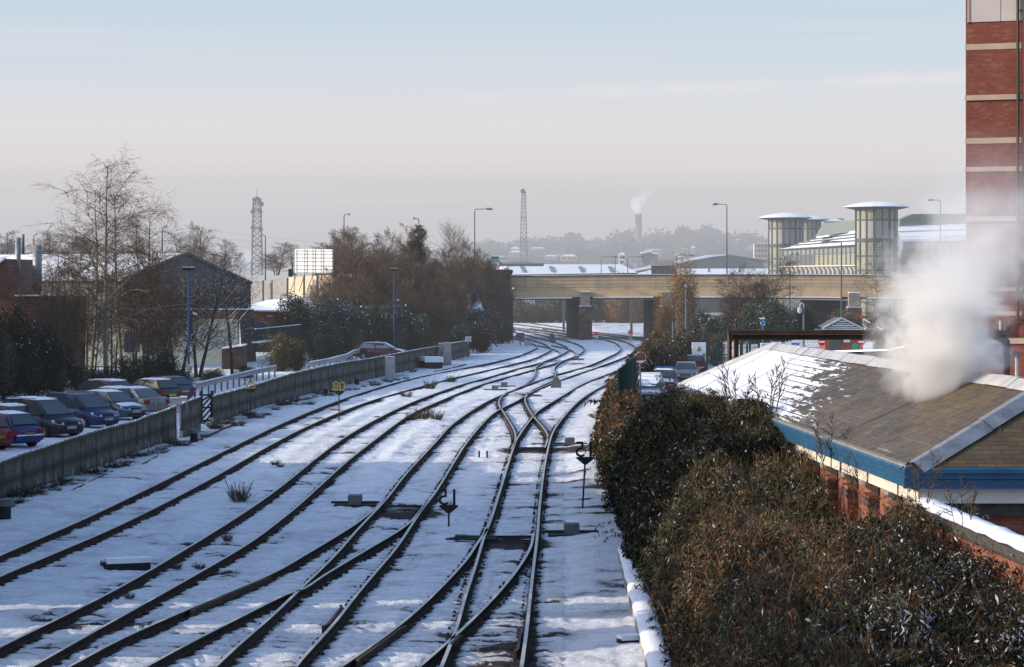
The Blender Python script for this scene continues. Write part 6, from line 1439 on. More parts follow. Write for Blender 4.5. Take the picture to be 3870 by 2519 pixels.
for y in (946, 958, 972, 986, 1002, 1016, 1028): MB().beam(P(1111, y, bY(1111)-.1), P(1258, y+1, bY(1258)-.1), .04, .035).build('rail', 'steel_grey', bb)
for x in (1121, 1152, 1183): MB().beam(P(x, 1035, Yb_-.2), P(x-22, 1100, Yb_-.3), .06, .06).build('brace', 'steel_grey', bb)
c = P(1098, 1030, 256); MB().box((c.x, 256, c.z), (.42, .3, .78)).build('loudspeaker_box', 'black', label='small dark box sign standing left of the billboard', cat='box')
ss = thing('snowy_shed', (-25, 228, 0), 'orange brick shed under a thick snow roof', 'building', world=True)
MB().prism([P(955, 1175, 228), P(1090, 1175, 228), P(1090, 1240, 228), P(955, 1240, 228)], (0, 6, 0)).build('wall', 'wall_orange', ss)
MB().poly([P(948, 1173, 227.5), P(1092, 1174, 227.5), P(1125, 1122, 236), P(1010, 1133, 240), P(945, 1150, 238)]).build('roof', 'snow_roof', ss); MB().beam(P(948, 1174, 227.4), P(1092, 1174, 227.4), .2, .12).build('gutter', 'lead_pale', ss)
c = P(1020, 1193, 227.8); MB().box((c.x, c.y, c.z), (.5, .06, .16)).build('vent', 'off_white', ss)
df = thing('dark_board_fence', (-22, 215, 0), 'dark board fence topped with a snow line between factory and bushes', 'fence', world=True)
MB().prism([P(960, 1244, 215), P(1137, 1226, 218), P(1137, 1330, 218), P(960, 1330, 215)], (0, .1, 0)).build('boards', 'dark_timber', df); MB().beam(P(960, 1243, 215), P(1137, 1225, 218), .1, .05).build('snow', 'snow_cap', df)
MB().beam(P(962, 1293, 214), P(1050, 1283, 216), .7, .12).build('ledge_snow', 'snow_cap', df)
t = thing('parked_car', tuple(P(985, 1235, 222)), 'blue and red vehicle roof showing over the dark board fence', 'car', world=True); c = P(985, 1216, 222); MB().prism([P(960, 1240, 222), P(960, 1218, 222), P(975, 1214, 222), P(995, 1216, 222), P(1008, 1226, 222), P(1015, 1240, 222)], (0, 1.7, 0)).build('body', 'paint_dblue', t); MB().beam(P(962, 1232, 221.9), P(1012, 1233, 221.9), .1, .15).build('stripe', 'paint_red', t)
ho = thing('brick_outhouse', tuple(P(865, 1400, 200)), 'small brick outhouse with snow on top below the cream wall', 'outhouse', world=True)
MB().prism([P(838, 1440, 200), P(838, 1318, 200), P(914, 1308, 200), P(914, 1440, 200)], (0, 4, 0)).build('wall', 'brown_brick', ho); MB().prism([P(838, 1318, 199.9), P(838, 1312, 199.9), P(914, 1302, 199.9), P(914, 1308, 199.9)], (0, 4, 0)).build('snow', 'snow_cap', ho)
# ---------------------------------------------------------------- trees
def TR(meshes, name, x, yb, Y, label, h_px=None, hm=12., cat='tree', group=None, rz=None, w=1.0, yt=None):
    b = P(x, yb, Y); b.z = max(b.z, -.3); s = ((P(x, yt, Y).z-b.z)/hm) if yt else 1.0
    return place_tree(meshes, name, tuple(b), label, cat, group, rz if rz is not None else random.uniform(0, 6.28), (s*w, s*w, s))
GB = 'bare trees behind the car park'
tA = tree_meshes(3, 15, .15, 42, .46, .22, 3, .12, .42, (9, 6), (.125, .09, .06), 1, .1, .5, 62, .010, 'bark_pale')
tB = tree_meshes(8, 13, .12, 34, .42, .25, 3, .15, .28, (9, 6), (.12, .085, .055), 2, .10, .5, 60, .010, 'bark_pale')
tC = tree_meshes(21, 9, .09, 26, .38, .15, 3, .25, .1, (8, 5), (.11, .07, .05), 3, .16, .5, 55, .010, 'bark')
tD = tree_meshes(34, 8, .16, 20, .6, .22, 3, .22, .05, (8, 6), (.05, .042, .035), 3, .30, .9, 55, .011, 'bark_snowy', snow=.12)
tE = tree_meshes(41, 9, .13, 22, .5, .28, 3, .2, .1, (8, 5), (.06, .045, .035), 1, .2, .9, 58, .011, 'bark_snowy', snow=.05)
TR(tA, 'alder_tree', 402, 1442, 172, 'tallest bare alder with straight trunk behind the parked cars', hm=15, group=GB, yt=622, rz=.4, w=1.25)
TR(tB, 'alder_tree', 478, 1430, 178, 'forked bare alder with pale trunks just right of the tallest one', hm=13, group=GB, yt=735, rz=2.0, w=1.3)
TR(tB, 'alder_tree', 330, 1430, 174, 'bare alder leaning left beside the tallest one', hm=13, group=GB, yt=748, rz=4.0, w=1.3)
for i, (x, yt, k, lab) in enumerate(((232, 925, tC, 'slim bare tree in front of the wide steel flue'), (262, 945, tC, 'slim bare tree before the red brick workshop end'), (185, 1010, tC, 'low bare sapling before the red brick workshop'), (560, 870, tC, 'bare tree against the left roof slope of the factory'), (610, 980, tC, 'small twiggy tree in front of the dark factory gable'), (95, 1040, tC, 'bare sapling low in front of the workshop gable'), (420, 1000, tC, 'twiggy understorey tree between the two tallest alders'), (525, 1040, tC, 'twiggy low tree left of the cream factory wall'), (345, 1060, tC, 'tangled young tree under the leaning alder'))):
    TR(k, 'bare_tree', x, 1445, 168+i*2, lab, hm=9, group=GB, yt=yt)
TR(tD, 'spreading_tree', 668, 1440, 178, 'dark spreading tree with snow on its limbs before the cream wall', hm=8, group=GB, yt=1040, rz=1, w=1.15)
TR(tD, 'spreading_tree', 745, 1425, 182, 'snow-lined many-stemmed tree left of the brick outhouse', hm=8, group=GB, yt=1000, rz=3.2, w=.9)
TR(tE, 'dark_tree', 878, 1430, 184, 'dark crooked tree at the right corner of the factory', hm=9, group=GB, yt=985, rz=.3, w=1.15)
TR(tA, 'alder_tree', 556, 1440, 181, 'bare alder right of the forked one, in front of the factory roof slope', hm=15, group=GB, yt=800, rz=2.6, w=1.2)
# hazy background trees
HB = 'hazy bare trees on the skyline'
bg1 = tree_meshes(51, 12, .16, 26, .42, .12, 3, .3, .05, (9, 7), (.16, .12, .095), 3, .2, .5, 50, .022, 'bark'); bg2 = tree_meshes(57, 12, .18, 24, .5, .25, 3, .35, .0, (9, 7), (.17, .135, .11), 2, .2, .5, 45, .022, 'bark')
for i, (x, yt, Y, w, lab) in enumerate(((15, 880, 290, 1.0, 'at the left picture edge'), (70, 905, 300, 1.0, 'between the two steel flues'), (190, 880, 295, 1.2, 'right of the wide steel flue'), (260, 895, 310, 1.1, 'behind the slim bare trees'), (330, 900, 300, 1.1, 'seen through the leaning alder'), (440, 890, 320, 1.1, 'seen between the alder trunks'), (520, 905, 300, 1.0, 'left of the small ridge lamp'), (690, 880, 290, 1.0, 'just left of the faint pylon'), (762, 862, 280, 1.2, 'right of the faint pylon over the factory ridge'), (835, 905, 300, 1.1, 'above the right slope of the factory gable'), (905, 955, 330, 1.0, 'at the steam wisp'), (1045, 915, 340, 1.3, 'right of the telecoms mast'), (1110, 925, 350, 1.3, 'left of the white billboard'), (1190, 915, 340, 1.3, 'above the white billboard'), (1290, 868, 330, 1.3, 'behind the left edge of the thicket'), (1345, 878, 335, 1.2, 'behind the short-armed lamp'))):
    TR(bg1 if i % 2 else bg2, 'hazy_tree', x, 1040, Y, 'hazy bare tree '+lab, hm=12, group=HB, yt=yt+8, w=w*2.0)
# brown thicket on the embankment
TB = 'brown thicket on the embankment'
th1 = tree_meshes(61, 9, .10, 34, .5, .06, 3, .3, .05, (10, 8), (.130, .088, .058), 5, .25, .6, 48, .016, 'bark'); th2 = tree_meshes(67, 9, .10, 32, .45, .06, 3, .25, .1, (10, 8), (.110, .078, .054), 5, .3, .7, 52, .016, 'bark')
pl = [(1265, 905, 270), (1310, 885, 274), (1365, 872, 270), (1420, 868, 276), (1475, 862, 272), (1520, 880, 268), (1560, 900, 276), (1610, 925, 272), (1660, 930, 278), (1710, 935, 282), (1765, 935, 286), (1820, 925, 290), (1850, 945, 293), (1290, 960, 258), (1350, 950, 256), (1410, 960, 258), (1470, 950, 257), (1535, 970, 259), (1600, 990, 260), (1660, 1000, 262), (1720, 1010, 266), (1785, 1020, 276), (1250, 1020, 250), (1320, 1040, 248), (1400, 1050, 249), (1480, 1060, 250), (1560, 1070, 251), (1640, 1080, 252), (1700, 1090, 256)]
names = ['above the billboard edge', 'under the short-armed lamp', 'at the thicket crown', 'left of the ivy-clad tree', 'near the ivy-clad tree', 'right of the ivy-clad tree', 'left of the fan-shaped pale tree', 'below the fan-shaped pale tree', 'right of the fan-shaped pale tree', 'under the long-armed lamp', 'beside the bridge abutment']
def near(x): return names[min(10, int((x-1240)/57))]
for i, (x, yt, Y) in enumerate(pl):
    lv = ('highest, back row', 'middle row', 'lowest, front row')[0 if i < 13 else (1 if i < 22 else 2)]
    z = float(emb(np.array(P(x, 0, Y).x), np.array(float(Y)))); yb = YH+(H-z)*F/Y
    TR(th1 if i % 3 else th2, 'thicket_tree', x, yb, Y, 'brown twiggy tree %s, %s' % (near(x), lv), hm=9.5, group=TB, yt=yt, w=.95)
pt = tree_meshes(71, 9, .12, 20, .85, .15, 2, .35, .0, (14, 6), (.17, .135, .10), 4, .35, .4, 38, .02, 'bark_pale')
TR(pt, 'fan_shaped_tree', 1728, 1000, 286, 'pale bare fan-shaped tree left of the long-armed lamp', hm=9, yt=858)
# ivy-clad dark tree: leaf clumps on a column of boughs
def leafy(seed, size, n, L, W, cols, wts, **k): return shrub_meshes(seed, size, n, L, W, cols, wts, **k)
iv = tree_meshes(45, 9, .16, 44, .42, .15, 3, .2, .1, (12, 10), (.050, .033, .024), 2, .12, .8, 58, .026, 'bark')
def SH(meshes, name, x, yb, Y, label, sx, sz, group=None, cat='shrub', rz=None, sy=None):
    b = P(x, yb, Y); b.z = max(-.25, b.z)
    return place_tree(meshes, name, tuple(b), label, cat, group, rz if rz is not None else random.uniform(0, 6.28), (sx, sy or sx, sz))
TR(iv, 'dark_leafless_tree', 1582, 1010, 266, 'darkest red-brown tree standing above the thicket beside its lamp', hm=9, yt=858)
# evergreen shrubs
G1 = [(.040, .055, .038), (.065, .085, .058), (.030, .040, .034), (.10, .115, .08)]
ev1 = leafy(15, (2.2, 2.2, 3.0), 13000, .16, .08, G1, (3, 3, 3, 2), snow=.012, lumps=14, spiky=.25); ev2 = leafy(16, (2.4, 2.2, 2.6), 13000, .16, .08, [(.040, .058, .058), (.06, .082, .075), (.03, .04, .04)], (3, 2, 3), snow=.02, lumps=12, spiky=.2)
yg = leafy(17, (1.9, 1.9, 3.2), 13000, .14, .04, [(.13, .105, .035), (.075, .08, .03), (.04, .05, .02), (.16, .085, .03)], (3, 3, 3, 1), snow=.02, lumps=12, spiky=.4, flat=.8, droop=.1)
dk = leafy(18, (2.4, 2.2, 3.4), 12000, .16, .05, [(.016, .022, .015), (.03, .034, .018), (.045, .045, .02), (.05, .03, .02)], (4, 3, 1, 1), snow=.01, lumps=14, spiky=.5, flat=.7, droop=.1)
bm = leafy(19, (2.4, 2.2, 2.4), 12000, .16, .07, [(.07, .05, .035), (.10, .06, .035), (.045, .05, .03), (.12, .10, .07)], (3, 2, 3, 1), snow=.02, lumps=12, spiky=.5)
EVG = 'evergreen shrubs below the embankment'
for i, (x, yt, yb, Y, hw_, k, lab) in enumerate((
 (1150, 1132, 1330, 228, 105, ev1, 'large rounded grey-green bush right of the orange brick shed'), (1255, 1180, 1375, 232, 100, ev2, 'bluish evergreen bush behind the crash barrier end'), (1215, 1240, 1385, 222, 80, ev1, 'dark green bush just right of the yellow-green one'),
 (1340, 1185, 1350, 238, 100, ev2, 'frosted bluish bush above the dark red estate'), (1430, 1170, 1340, 242, 95, ev1, 'green bush left of the far blue floodlight post'), (1510, 1180, 1345, 240, 90, ev2, 'snow-dusted bush right of the far blue floodlight post'), (1560, 1200, 1335, 246, 70, ev1, 'green bush above the end of the dark red car'), (1300, 1130, 1250, 246, 70, bm, 'brown-green scrub behind the bluish bushes'),
 (1620, 1150, 1300, 256, 80, bm, 'brownish scrub below the brown thicket'), (1700, 1180, 1300, 262, 70, bm, 'bramble mound left of the dark wing wall'), (1780, 1200, 1345, 258, 80, ev1, 'leafy frosted bush behind the small white notice'), (1850, 1190, 1330, 272, 70, bm, 'brown bramble bush at the foot of the abutment'), (1800, 1120, 1225, 287, 62, bm, 'scrub patch high beside the dark wing wall'), (1750, 1160, 1260, 280, 60, bm, 'scrub patch below the fan-shaped pale tree'), (1895, 1215, 1310, 284, 45, bm, 'russet brambles right against the bridge abutment'), (1820, 1250, 1375, 250, 60, bm, 'low russet scrub right of the small white notice'), (1740, 1290, 1390, 240, 45, ev2, 'low green growth around the notice post'))):
    k_ = Y/F; SH(k, 'evergreen_bush' if k is not bm else 'bramble_bush', x, yb, Y, lab, hw_*k_/(2.1), (yb-yt)*k_/(2.9 if k is ev1 else 2.5), group=EVG)
SH(yg, 'rounded_bush', 1062, 1412, 196, 'rounded yellow-green bush between the two crash barriers', 1.02, 1.0); SH(yg, 'rounded_bush', 1118, 1405, 198, 'darker right half of the rounded bush pair by the crash barriers', .75, .8)
DKG = 'dark evergreens at the left edge'
for i, (x, yt, yb, Y, hw_, lab) in enumerate(((20, 1180, 1530, 150, 110, 'tall dark feathery evergreen at the left edge'), (120, 1240, 1520, 154, 100, 'dark evergreen behind the black-blue people carrier'), (215, 1300, 1510, 158, 80, 'dark evergreen behind the clean blue people carrier'), (310, 1380, 1500, 160, 80, 'low dark scrub behind the steel-blue car'), (400, 1400, 1500, 162, 80, 'low dark scrub below the tallest alder'), (500, 1350, 1490, 162, 90, 'dark green bush with yellowish top behind the silver saloon'), (590, 1330, 1485, 164, 90, 'yellow-tipped dark bush left of the near floodlight post'), (670, 1380, 1480, 166, 70, 'dark frosted bush behind the near floodlight post'), (800, 1400, 1460, 176, 60, 'low dark scrub at the foot of the snow-lined tree'), (930, 1385, 1440, 184, 50, 'low dark scrub at the dark crooked tree'))):
    k_ = Y/F; SH(dk, 'dark_evergreen', x, yb, Y, lab, hw_*k_/1.9, (yb-yt)*k_/3.3, group=DKG)
# right side: trees and hedges before the bridge
bi = leafy(23, (2.2, 2.2, 6.2), 15000, .12, .07, [(.24, .13, .05), (.17, .105, .045), (.10, .08, .04), (.28, .17, .07)], (3, 3, 2, 1), snow=0, lumps=18, spiky=.35)
SH(bi, 'autumn_birch', 2590, 1330, 268, 'russet-leaved birch standing in front of the bridge', 1.18, 1.42, cat='tree'); SH(bi, 'autumn_birch', 2510, 1320, 264, 'smaller russet birch overlapping the second bridge pier', .62, .9, cat='tree')
rb1 = tree_meshes(81, 8, .09, 38, .55, .12, 3, .15, .1, (9, 6), (.075, .052, .04), 4, .28, .6, 58, .011, 'bark'); TR(rb1, 'bare_tree', 2868, 1260, 240, 'wide twiggy bare tree overlapping the bridge left of the green lamp posts', hm=8.5, yt=965, w=1.25)
TR(rb1, 'bare_tree', 2790, 1250, 236, 'smaller twiggy bare tree left of the wide one', hm=8.5, yt=1040, w=1.2)
rb2 = tree_meshes(83, 9, .10, 44, .38, .22, 3, .05, .12, (9, 6), (.10, .065, .045), 1, .2, .5, 72, .010, 'bark_pale'); TR(rb2, 'bare_tree', 3318, 1340, 225, 'bare tree with pale trunk and flat crown before the bridge near the steam', hm=9, yt=1000, w=1.15)
HG_ = 'hedges and bushes behind the hut'
for i, (x, yt, yb, Y, hw_, k, lab) in enumerate(((2665, 1185, 1345, 225, 75, ev1, 'round green bush left of the gantry leg'), (2870, 1160, 1300, 232, 90, ev1, 'broad clipped green hedge in front of the bridge arch'), (2960, 1150, 1290, 228, 90, ev1, 'taller end of the green hedge beside the camera pole'), (3030, 1160, 1280, 230, 70, ev1, 'right end of the green hedge at the dark bridge opening'), (2790, 1190, 1290, 240, 70, ev1, 'olive bush behind the round blue arrow sign'), (2735, 1200, 1290, 245, 60, bm, 'brown bush left of the round blue arrow sign'), (3200, 1180, 1290, 262, 70, bm, 'ivy mound against the right-hand bridge pier'), (3345, 1180, 1290, 260, 90, dk, 'dark bushes under the bridge near the steam'), (3420, 1200, 1300, 262, 80, dk, 'dark bushes partly veiled by the steam'),
   (3400, 1290, 1400, 150, 60, bm, 'reddish-brown beech hedge right of the green round sign'), (3340, 1285, 1345, 152, 50, bm, 'low russet beech hedge behind the no-entry sign'), (3480, 1290, 1400, 148, 60, bm, 'russet hedge behind the steam'), (2610, 1280, 1400, 215, 70, bm, 'snow-flecked bramble hump behind the warning board'), (2700, 1285, 1400, 212, 40, bm, 'bramble bush beside the green gate'), (2540, 1300, 1440, 190, 60, bm, 'brown bramble wall left of the red hatchback'), (2470, 1310, 1460, 178, 60, bm, 'brown bramble wall behind the convex mirror'), (2640, 1250, 1330, 235, 60, ev2, 'frosted bush above the warning board'))):
    k_ = Y/F; SH(k, 'hedge' if k is ev1 else 'bush', x, yb, Y, lab, hw_*k_/2.0, (yb-yt)*k_/(2.9 if k is ev1 else (3.3 if k is dk else 2.4)), group=HG_)
TR(tC, 'bare_tree', 3590, 1100, 392, 'small tree on the bridge road before the rear glazed hall', hm=9, yt=970); SH(dk, 'round_shrub', 3470, 1060, 390, 'round clipped shrub beside the tallest round tower', 2.0, 1.6, cat='shrub')
# beyond the bridge
ot = leafy(27, (3.6, 3, 5.5), 12000, .22, .14, [(.34, .15, .05), (.25, .13, .05), (.16, .10, .05)], (3, 3, 2), snow=0, lumps=16, spiky=.4)
SH(ot, 'orange_tree', 2345, 1232, 419, 'orange-leaved tree seen through the second bridge span', 1.15, 1.35, cat='tree'); SH(bi, 'orange_tree', 2410, 1230, 418, 'olive-orange tree right of the orange one under the bridge', 1.5, 1.1, cat='tree')
VB = 'scrub seen through the bridge spans'
for i, (x, yt, yb, lab) in enumerate(((1960, 1175, 1232, 'at the left end below the painted posts'), (2020, 1172, 1235, 'under the painted posts'), (2085, 1150, 1240, 'at the right end of the painted posts'), (2115, 1120, 1245, 'behind the grey steel post of the left span'), (2255, 1160, 1262, 'just right of the stone pier'), (2300, 1180, 1265, 'in front of the green fence beyond'), (2280, 1110, 1200, 'high behind the green fence beyond'), (2420, 1120, 1262, 'against the second pier'), (1985, 1150, 1225, 'left of the painted posts'), (2050, 1165, 1222, 'right below the painted posts'), (2160, 1150, 1230, 'just left of the dark pier side'), (2380, 1190, 1255, 'around the steel post of the second span'), (2455, 1170, 1250, 'at the far side of the second span'))):
    Y = 420+.6*i; k_ = Y/F; SH(bm, 'scrub_bush', x, yb, Y, 'dull scrub bush '+lab, 62*k_/2.0, (yb-yt)*k_/2.2, group=VB)
gp = thing('container_wall', tuple(P(2010, 1190, 436)), 'row of green ribbed panels with pink and white paint seen under the bridge', 'fence', world=True)
for i in range(14):
    x = 1950+i*9.6; m = ['green_paint', 'green_paint', 'green_paint', 'pink_wall', 'pink_wall', 'pink_wall', 'off_white', 'off_white', 'green_paint', 'green_paint', 'green_paint', 'green_paint', 'green_paint', 'green_paint'][i]
    MB().box((P(x, 0, 436).x, 436, (P(x, 1128, 436).z+P(x, 1182, 436).z)/2), (.26, .3, 2.5)).build('panel', m, gp)
MB().box((P(2012, 0, 436.4).x, 436.5, P(0, 1155, 436).z), (6.2, .1, 2.4)).build('sheet', 'sheet_green', gp)
gf = thing('mesh_fence', tuple(P(2270, 1240, 450)), 'green paling fence beyond the stone pier', 'fence', world=True)
for i in range(16): p = P(2238+i*6, 1262, 450); MB().box((p.x, 450, 1.0), (.1, .06, 3.4)).build('pale', 'green_paint', gf)
hgrid('far_bank', np.linspace(-14, 24, 60), np.linspace(425, 470, 20), lambda x, y: -.4+2.2*np.clip((y-428)/14, 0, 1)+.4*fbm(x*.3, y*.3, 3), 'scrub_ground', 'snow-patched bank beyond the bridge spans', 'bank')
for i, (pa, pb) in enumerate((((1938, 1235), (2150, 1262)), ((1935, 1240), (2150, 1270)), ((1938, 1222), (2135, 1247)), ((2000, 1218), (2140, 1238)), ((2240, 1258), (2440, 1284)), ((2240, 1252), (2440, 1276)))):
    q = [G(pa[0], pa[1]), G((pa[0]+pb[0])/2, (pa[1]+pb[1])/2), G(*pb)]; MB().sweep(q, [(-.1, 0), (.1, 0), (.1, -.25), (-.1, -.25)], closed=True).build('far_rail', 'rail_rust', label=('lower rail under the left bridge span', 'lowest rail under the left bridge span', 'second rail from the top under the left bridge span', 'topmost short rail under the left bridge span', 'lower rail under the second bridge span', 'upper rail under the second bridge span')[i], cat='rail', group='rails seen through the bridge spans')
# ---------------------------------------------------------------- wooded hill on the skyline
prof = [(1500, 960), (1700, 950), (1790, 935), (1850, 908), (1900, 932), (1960, 920), (2050, 908), (2120, 905), (2165, 890), (2210, 912), (2290, 915), (2330, 890), (2390, 876), (2420, 905), (2470, 895), (2520, 890), (2580, 880), (2640, 872), (2700, 880), (2760, 890), (2830, 890), (2900, 905), (3000, 905), (3300, 900), (3700, 920)]
px_, py_ = [a for a, b in prof], [b for a, b in prof]
def hill(x, y): xp = CX+x/y*F; top = H-(np.interp(xp, px_, py_)+34-YH)/F*2100; return -.4+top*np.clip((y-1150)/950, 0, 1)**1.1
hgrid('hill', np.linspace(-110, 400, 90), np.linspace(1150, 2300, 40), hill, 'far_ground', 'hazy wooded hillside on the skyline', 'hill')
rs = np.random.default_rng(77); vs, cs = [], []
for i in range(620):
    y = 1250+950*rs.random()**.6; x = (rs.uniform(1480, 3660)-CX)/F*y; z = float(hill(np.array(x), np.array(y))); r = rs.uniform(4, 7.5)*(1.0 if y > 1700 else .8)
    if i % 9 == 0: r *= 1.35
    n = 110; d = rs.normal(size=(n, 3)); d /= np.linalg.norm(d, axis=1)[:, None]; p = np.array([x, y, z+r*.8])+d*r*np.array([1, 1, .95])*(.6+.45*rs.random((n, 1)))
    v, f = leaf_quads(p, 2.6, 2.2, rs, .2); vs.append(v); c = np.array((.045, .042, .035))*rs.uniform(.6, 1.5)*(.7+.6*rs.random((n, 1))); cs.append(np.repeat(c, 4, axis=0))
vs = np.vstack(vs); link('distant_wood', fast_mesh('distant_wood', vs, np.arange(len(vs)).reshape(-1, 4), 'leaf', np.vstack(cs)), label='hazy mass of trees covering the far hillside', cat='wood', kind='stuff')
# ---------------------------------------------------------------- street behind the hut
gh = thing('gatehouse', tuple(G(3180, 1345, -.1)), 'small red brick gatehouse with blue eaves and slatted snowy pediment', 'building', world=True); Yg_ = 205
MB().prism([P(3118, 1270, Yg_), P(3262, 1270, Yg_), P(3262, 1390, Yg_), P(3118, 1390, Yg_)], (0, 4, 0)).build('wall', 'wall_orange', gh); qb(3134, 3176, 1278, 1330, Yg_-.1, .1, 'window', 'frame_dark', gh)
MB().prism([P(3104, 1246, Yg_-.6), P(3262, 1246, Yg_-.6), P(3258, 1262, Yg_-.6), P(3108, 1262, Yg_-.6)], (0, 5, 0)).build('eaves', 'blue', gh)
MB().prism([P(3116, 1237, Yg_-.5), P(3180, 1200, Yg_-.5), P(3254, 1237, Yg_-.5)], (0, 4.6, 0)).build('pediment', 'frame_dark', gh)
for a, b in (((3108, 1240), (3180, 1201)), ((3180, 1201), (3260, 1240))): MB().beam(P(*a, Yg_-.6), P(*b, Yg_-.6), .5, .12).build('verge', 'lead_pale', gh)
for i, (x0, x1, y) in enumerate(((3128, 3245, 1236), (3145, 3228, 1229), (3160, 3212, 1222), (3170, 3198, 1214))): MB().beam(P(x0, y, Yg_-.56), P(x1, y, Yg_-.56), .1, .05+.03*(i % 2)).build('snowy_slat', 'snow_cap', gh)
MB().beam(P(3108, 1243, Yg_-.65), P(3260, 1243, Yg_-.65), .2, .05).build('snow', 'snow_cap', gh)
def disc_sign(x, y, r, Y, face, label, bar=None, nm='round_sign', cat='sign', post=1345):
    k = Y/F; c = P(x, y, Y); b = P(x, post, Y); t = thing(nm, tuple(b), label, cat); h = c.z-b.z
    MB().tube([(0, .04, 0), (0, .04, h)], .045, 6).build('post', 'pole_grey', t); o = MB().lathe([(0, 0), (r*k, 0), (r*k, .03), (0, .03)], n=28).build('face', face, t); o.rotation_euler = (R(90), 0, 0); o.location = (0, 0, h)
    if bar: MB().box((0, -.05, h), (r*k*1.5, .02, r*k*.42)).build('bar', 'white_paint', t)
    return t
disc_sign(3106, 1291, 14.5, 182, 'sign_red', 'red round no-entry sign left of the gatehouse', True); disc_sign(3255, 1291, 14.5, 183, 'sign_red', 'red round no-entry sign right of the gatehouse', True)
disc_sign(3231, 1308, 11.5, 180, 'green_bright' if 'green_bright' in MT else 'sign_green', 'green round sign between gatehouse window and no-entry sign')
t = disc_sign(2883, 1220, 12, 215, 'sign_blue', 'blue round sign with white arrows above the gantry', post=1330); h = P(2883, 1220, 215).z-P(2883, 1330, 215).z
for a0 in (.5, 2.6, 4.7):
    pts = [(.17*math.cos(a0+u), -.05, h+.17*math.sin(a0+u)) for u in np.linspace(0, 1.3, 6)]; MB().tube(pts, .02, 4).build('arrow', 'white_paint', t)
MB().box((-.05, 0, h+.38), (.4, .3, .1)).build('snow', 'snow_cap', t)
c = P(3006, 1306, 178); t = thing('parking_sign', (c.x, 178, -.1), 'blue rectangular sign reading NO behind the hut roof', 'sign'); MB().box((0, 0, c.z+.1), (.56, .04, .4)).build('board', 'sign_blue', t); MB().tube([(0, .05, 0), (0, .05, c.z)], .04, 6).build('post', 'pole_grey', t); text('writing', 'NO', .16, t, (-.02, -.03, c.z+.12), (R(90), 0, 0), 'white_paint')
c = P(3205, 1286, 204); MB().box((c.x, 204.8, c.z), (.5, .05, .3)).build('wall_notice', 'white_paint', label='small white notice on the gatehouse wall', cat='notice')
# snow-topped low wall, barrier arm, green gates, bins
lw = thing('snowy_wall', tuple(P(3260, 1345, 140)), 'low dark wall with a long snow-covered top behind the hut ridge', 'wall', world=True); Yw = 140
MB().prism([P(3133, 1332, Yw), P(3375, 1325, Yw-4), P(3375, 1420, Yw-4), P(3133, 1420, Yw)], (0, .3, 0)).build('wall', 'brown_brick', lw); MB().beam(P(3133, 1328, Yw-.1), P(3372, 1321, Yw-4.1), .4, .10).build('snow', 'snow_cap', lw); MB().beam(P(3372, 1321, Yw-4.1), P(3430, 1307, Yw-6), .4, .10).build('snow', 'snow_cap', lw); MB().prism([P(3375, 1325, Yw-4), P(3440, 1311, Yw-6.2), P(3440, 1420, Yw-6.2), P(3375, 1420, Yw-4)], (0, .3, 0)).build('wall', 'brown_brick', lw)
for x in (3306, 3354): MB().tube([P(x, 1320, 137), P(x, 1298, 137)], .04, 6).build('stanchion', 'pole_green', lw)
ba = thing('barrier_arm', tuple(P(3400, 1330, 190)), 'raised red and white barrier arm beyond the gantry', 'barrier', world=True)
for i in range(8):
    p, q = P(lerp(3235, 3450, i/8), lerp(1188, 1312, i/8), 190), P(lerp(3235, 3450, (i+1)/8), lerp(1188, 1312, (i+1)/8), 190); MB().tube([p, q], .05, 6).build('band', 'sign_red' if i % 2 == 0 else 'white_paint', ba)
for x0, x1, yt, lab in ((2672, 2752, 1283, 'green steel mesh gate left of the gantry legs'), (2800, 2868, 1283, 'green steel mesh gate seen through the gantry')):
    Y = 170; t = thing('mesh_gate', tuple(P((x0+x1)/2, 1400, Y)), lab, 'gate', world=True)
    for x in (x0, (x0+x1)/2, x1): a, b = P(x, yt, Y), P(x, 1405, Y); MB().box((a.x, Y, (a.z+b.z)/2), (.14, .1, a.z-b.z)).build('post', 'green_paint', t)
    for y in (yt, 1340, 1400): MB().beam(P(x0, y, Y), P(x1, y, Y), .06, .08).build('rail', 'green_paint', t)
    for i in range(14): x = lerp(x0, x1, (i+.5)/14); MB().tube([P(x, yt, Y), P(x, 1400, Y)], .012, 3, False).build('mesh_wire', 'green_paint', t)
c = P(2888, 1330, 175); t = thing('control_box', tuple(c), 'pale grey control box seen under the gantry beam', 'box'); MB().box((0, 0, .1), (.44, .4, .9)).build('body', 'off_white', t); MB().box((0, 0, .58), (.5, .45, .06)).build('snow', 'snow_cap', t)
for i, x in enumerate((2805, 2823)): c = G(x, 1345, -.1); MB().tube([c, c+Vector((0, 0, 1.1))], .09, 8).build('bollard', 'iron', label=('left', 'right')[i]+' of two dark bollards seen through the gantry', cat='bollard')
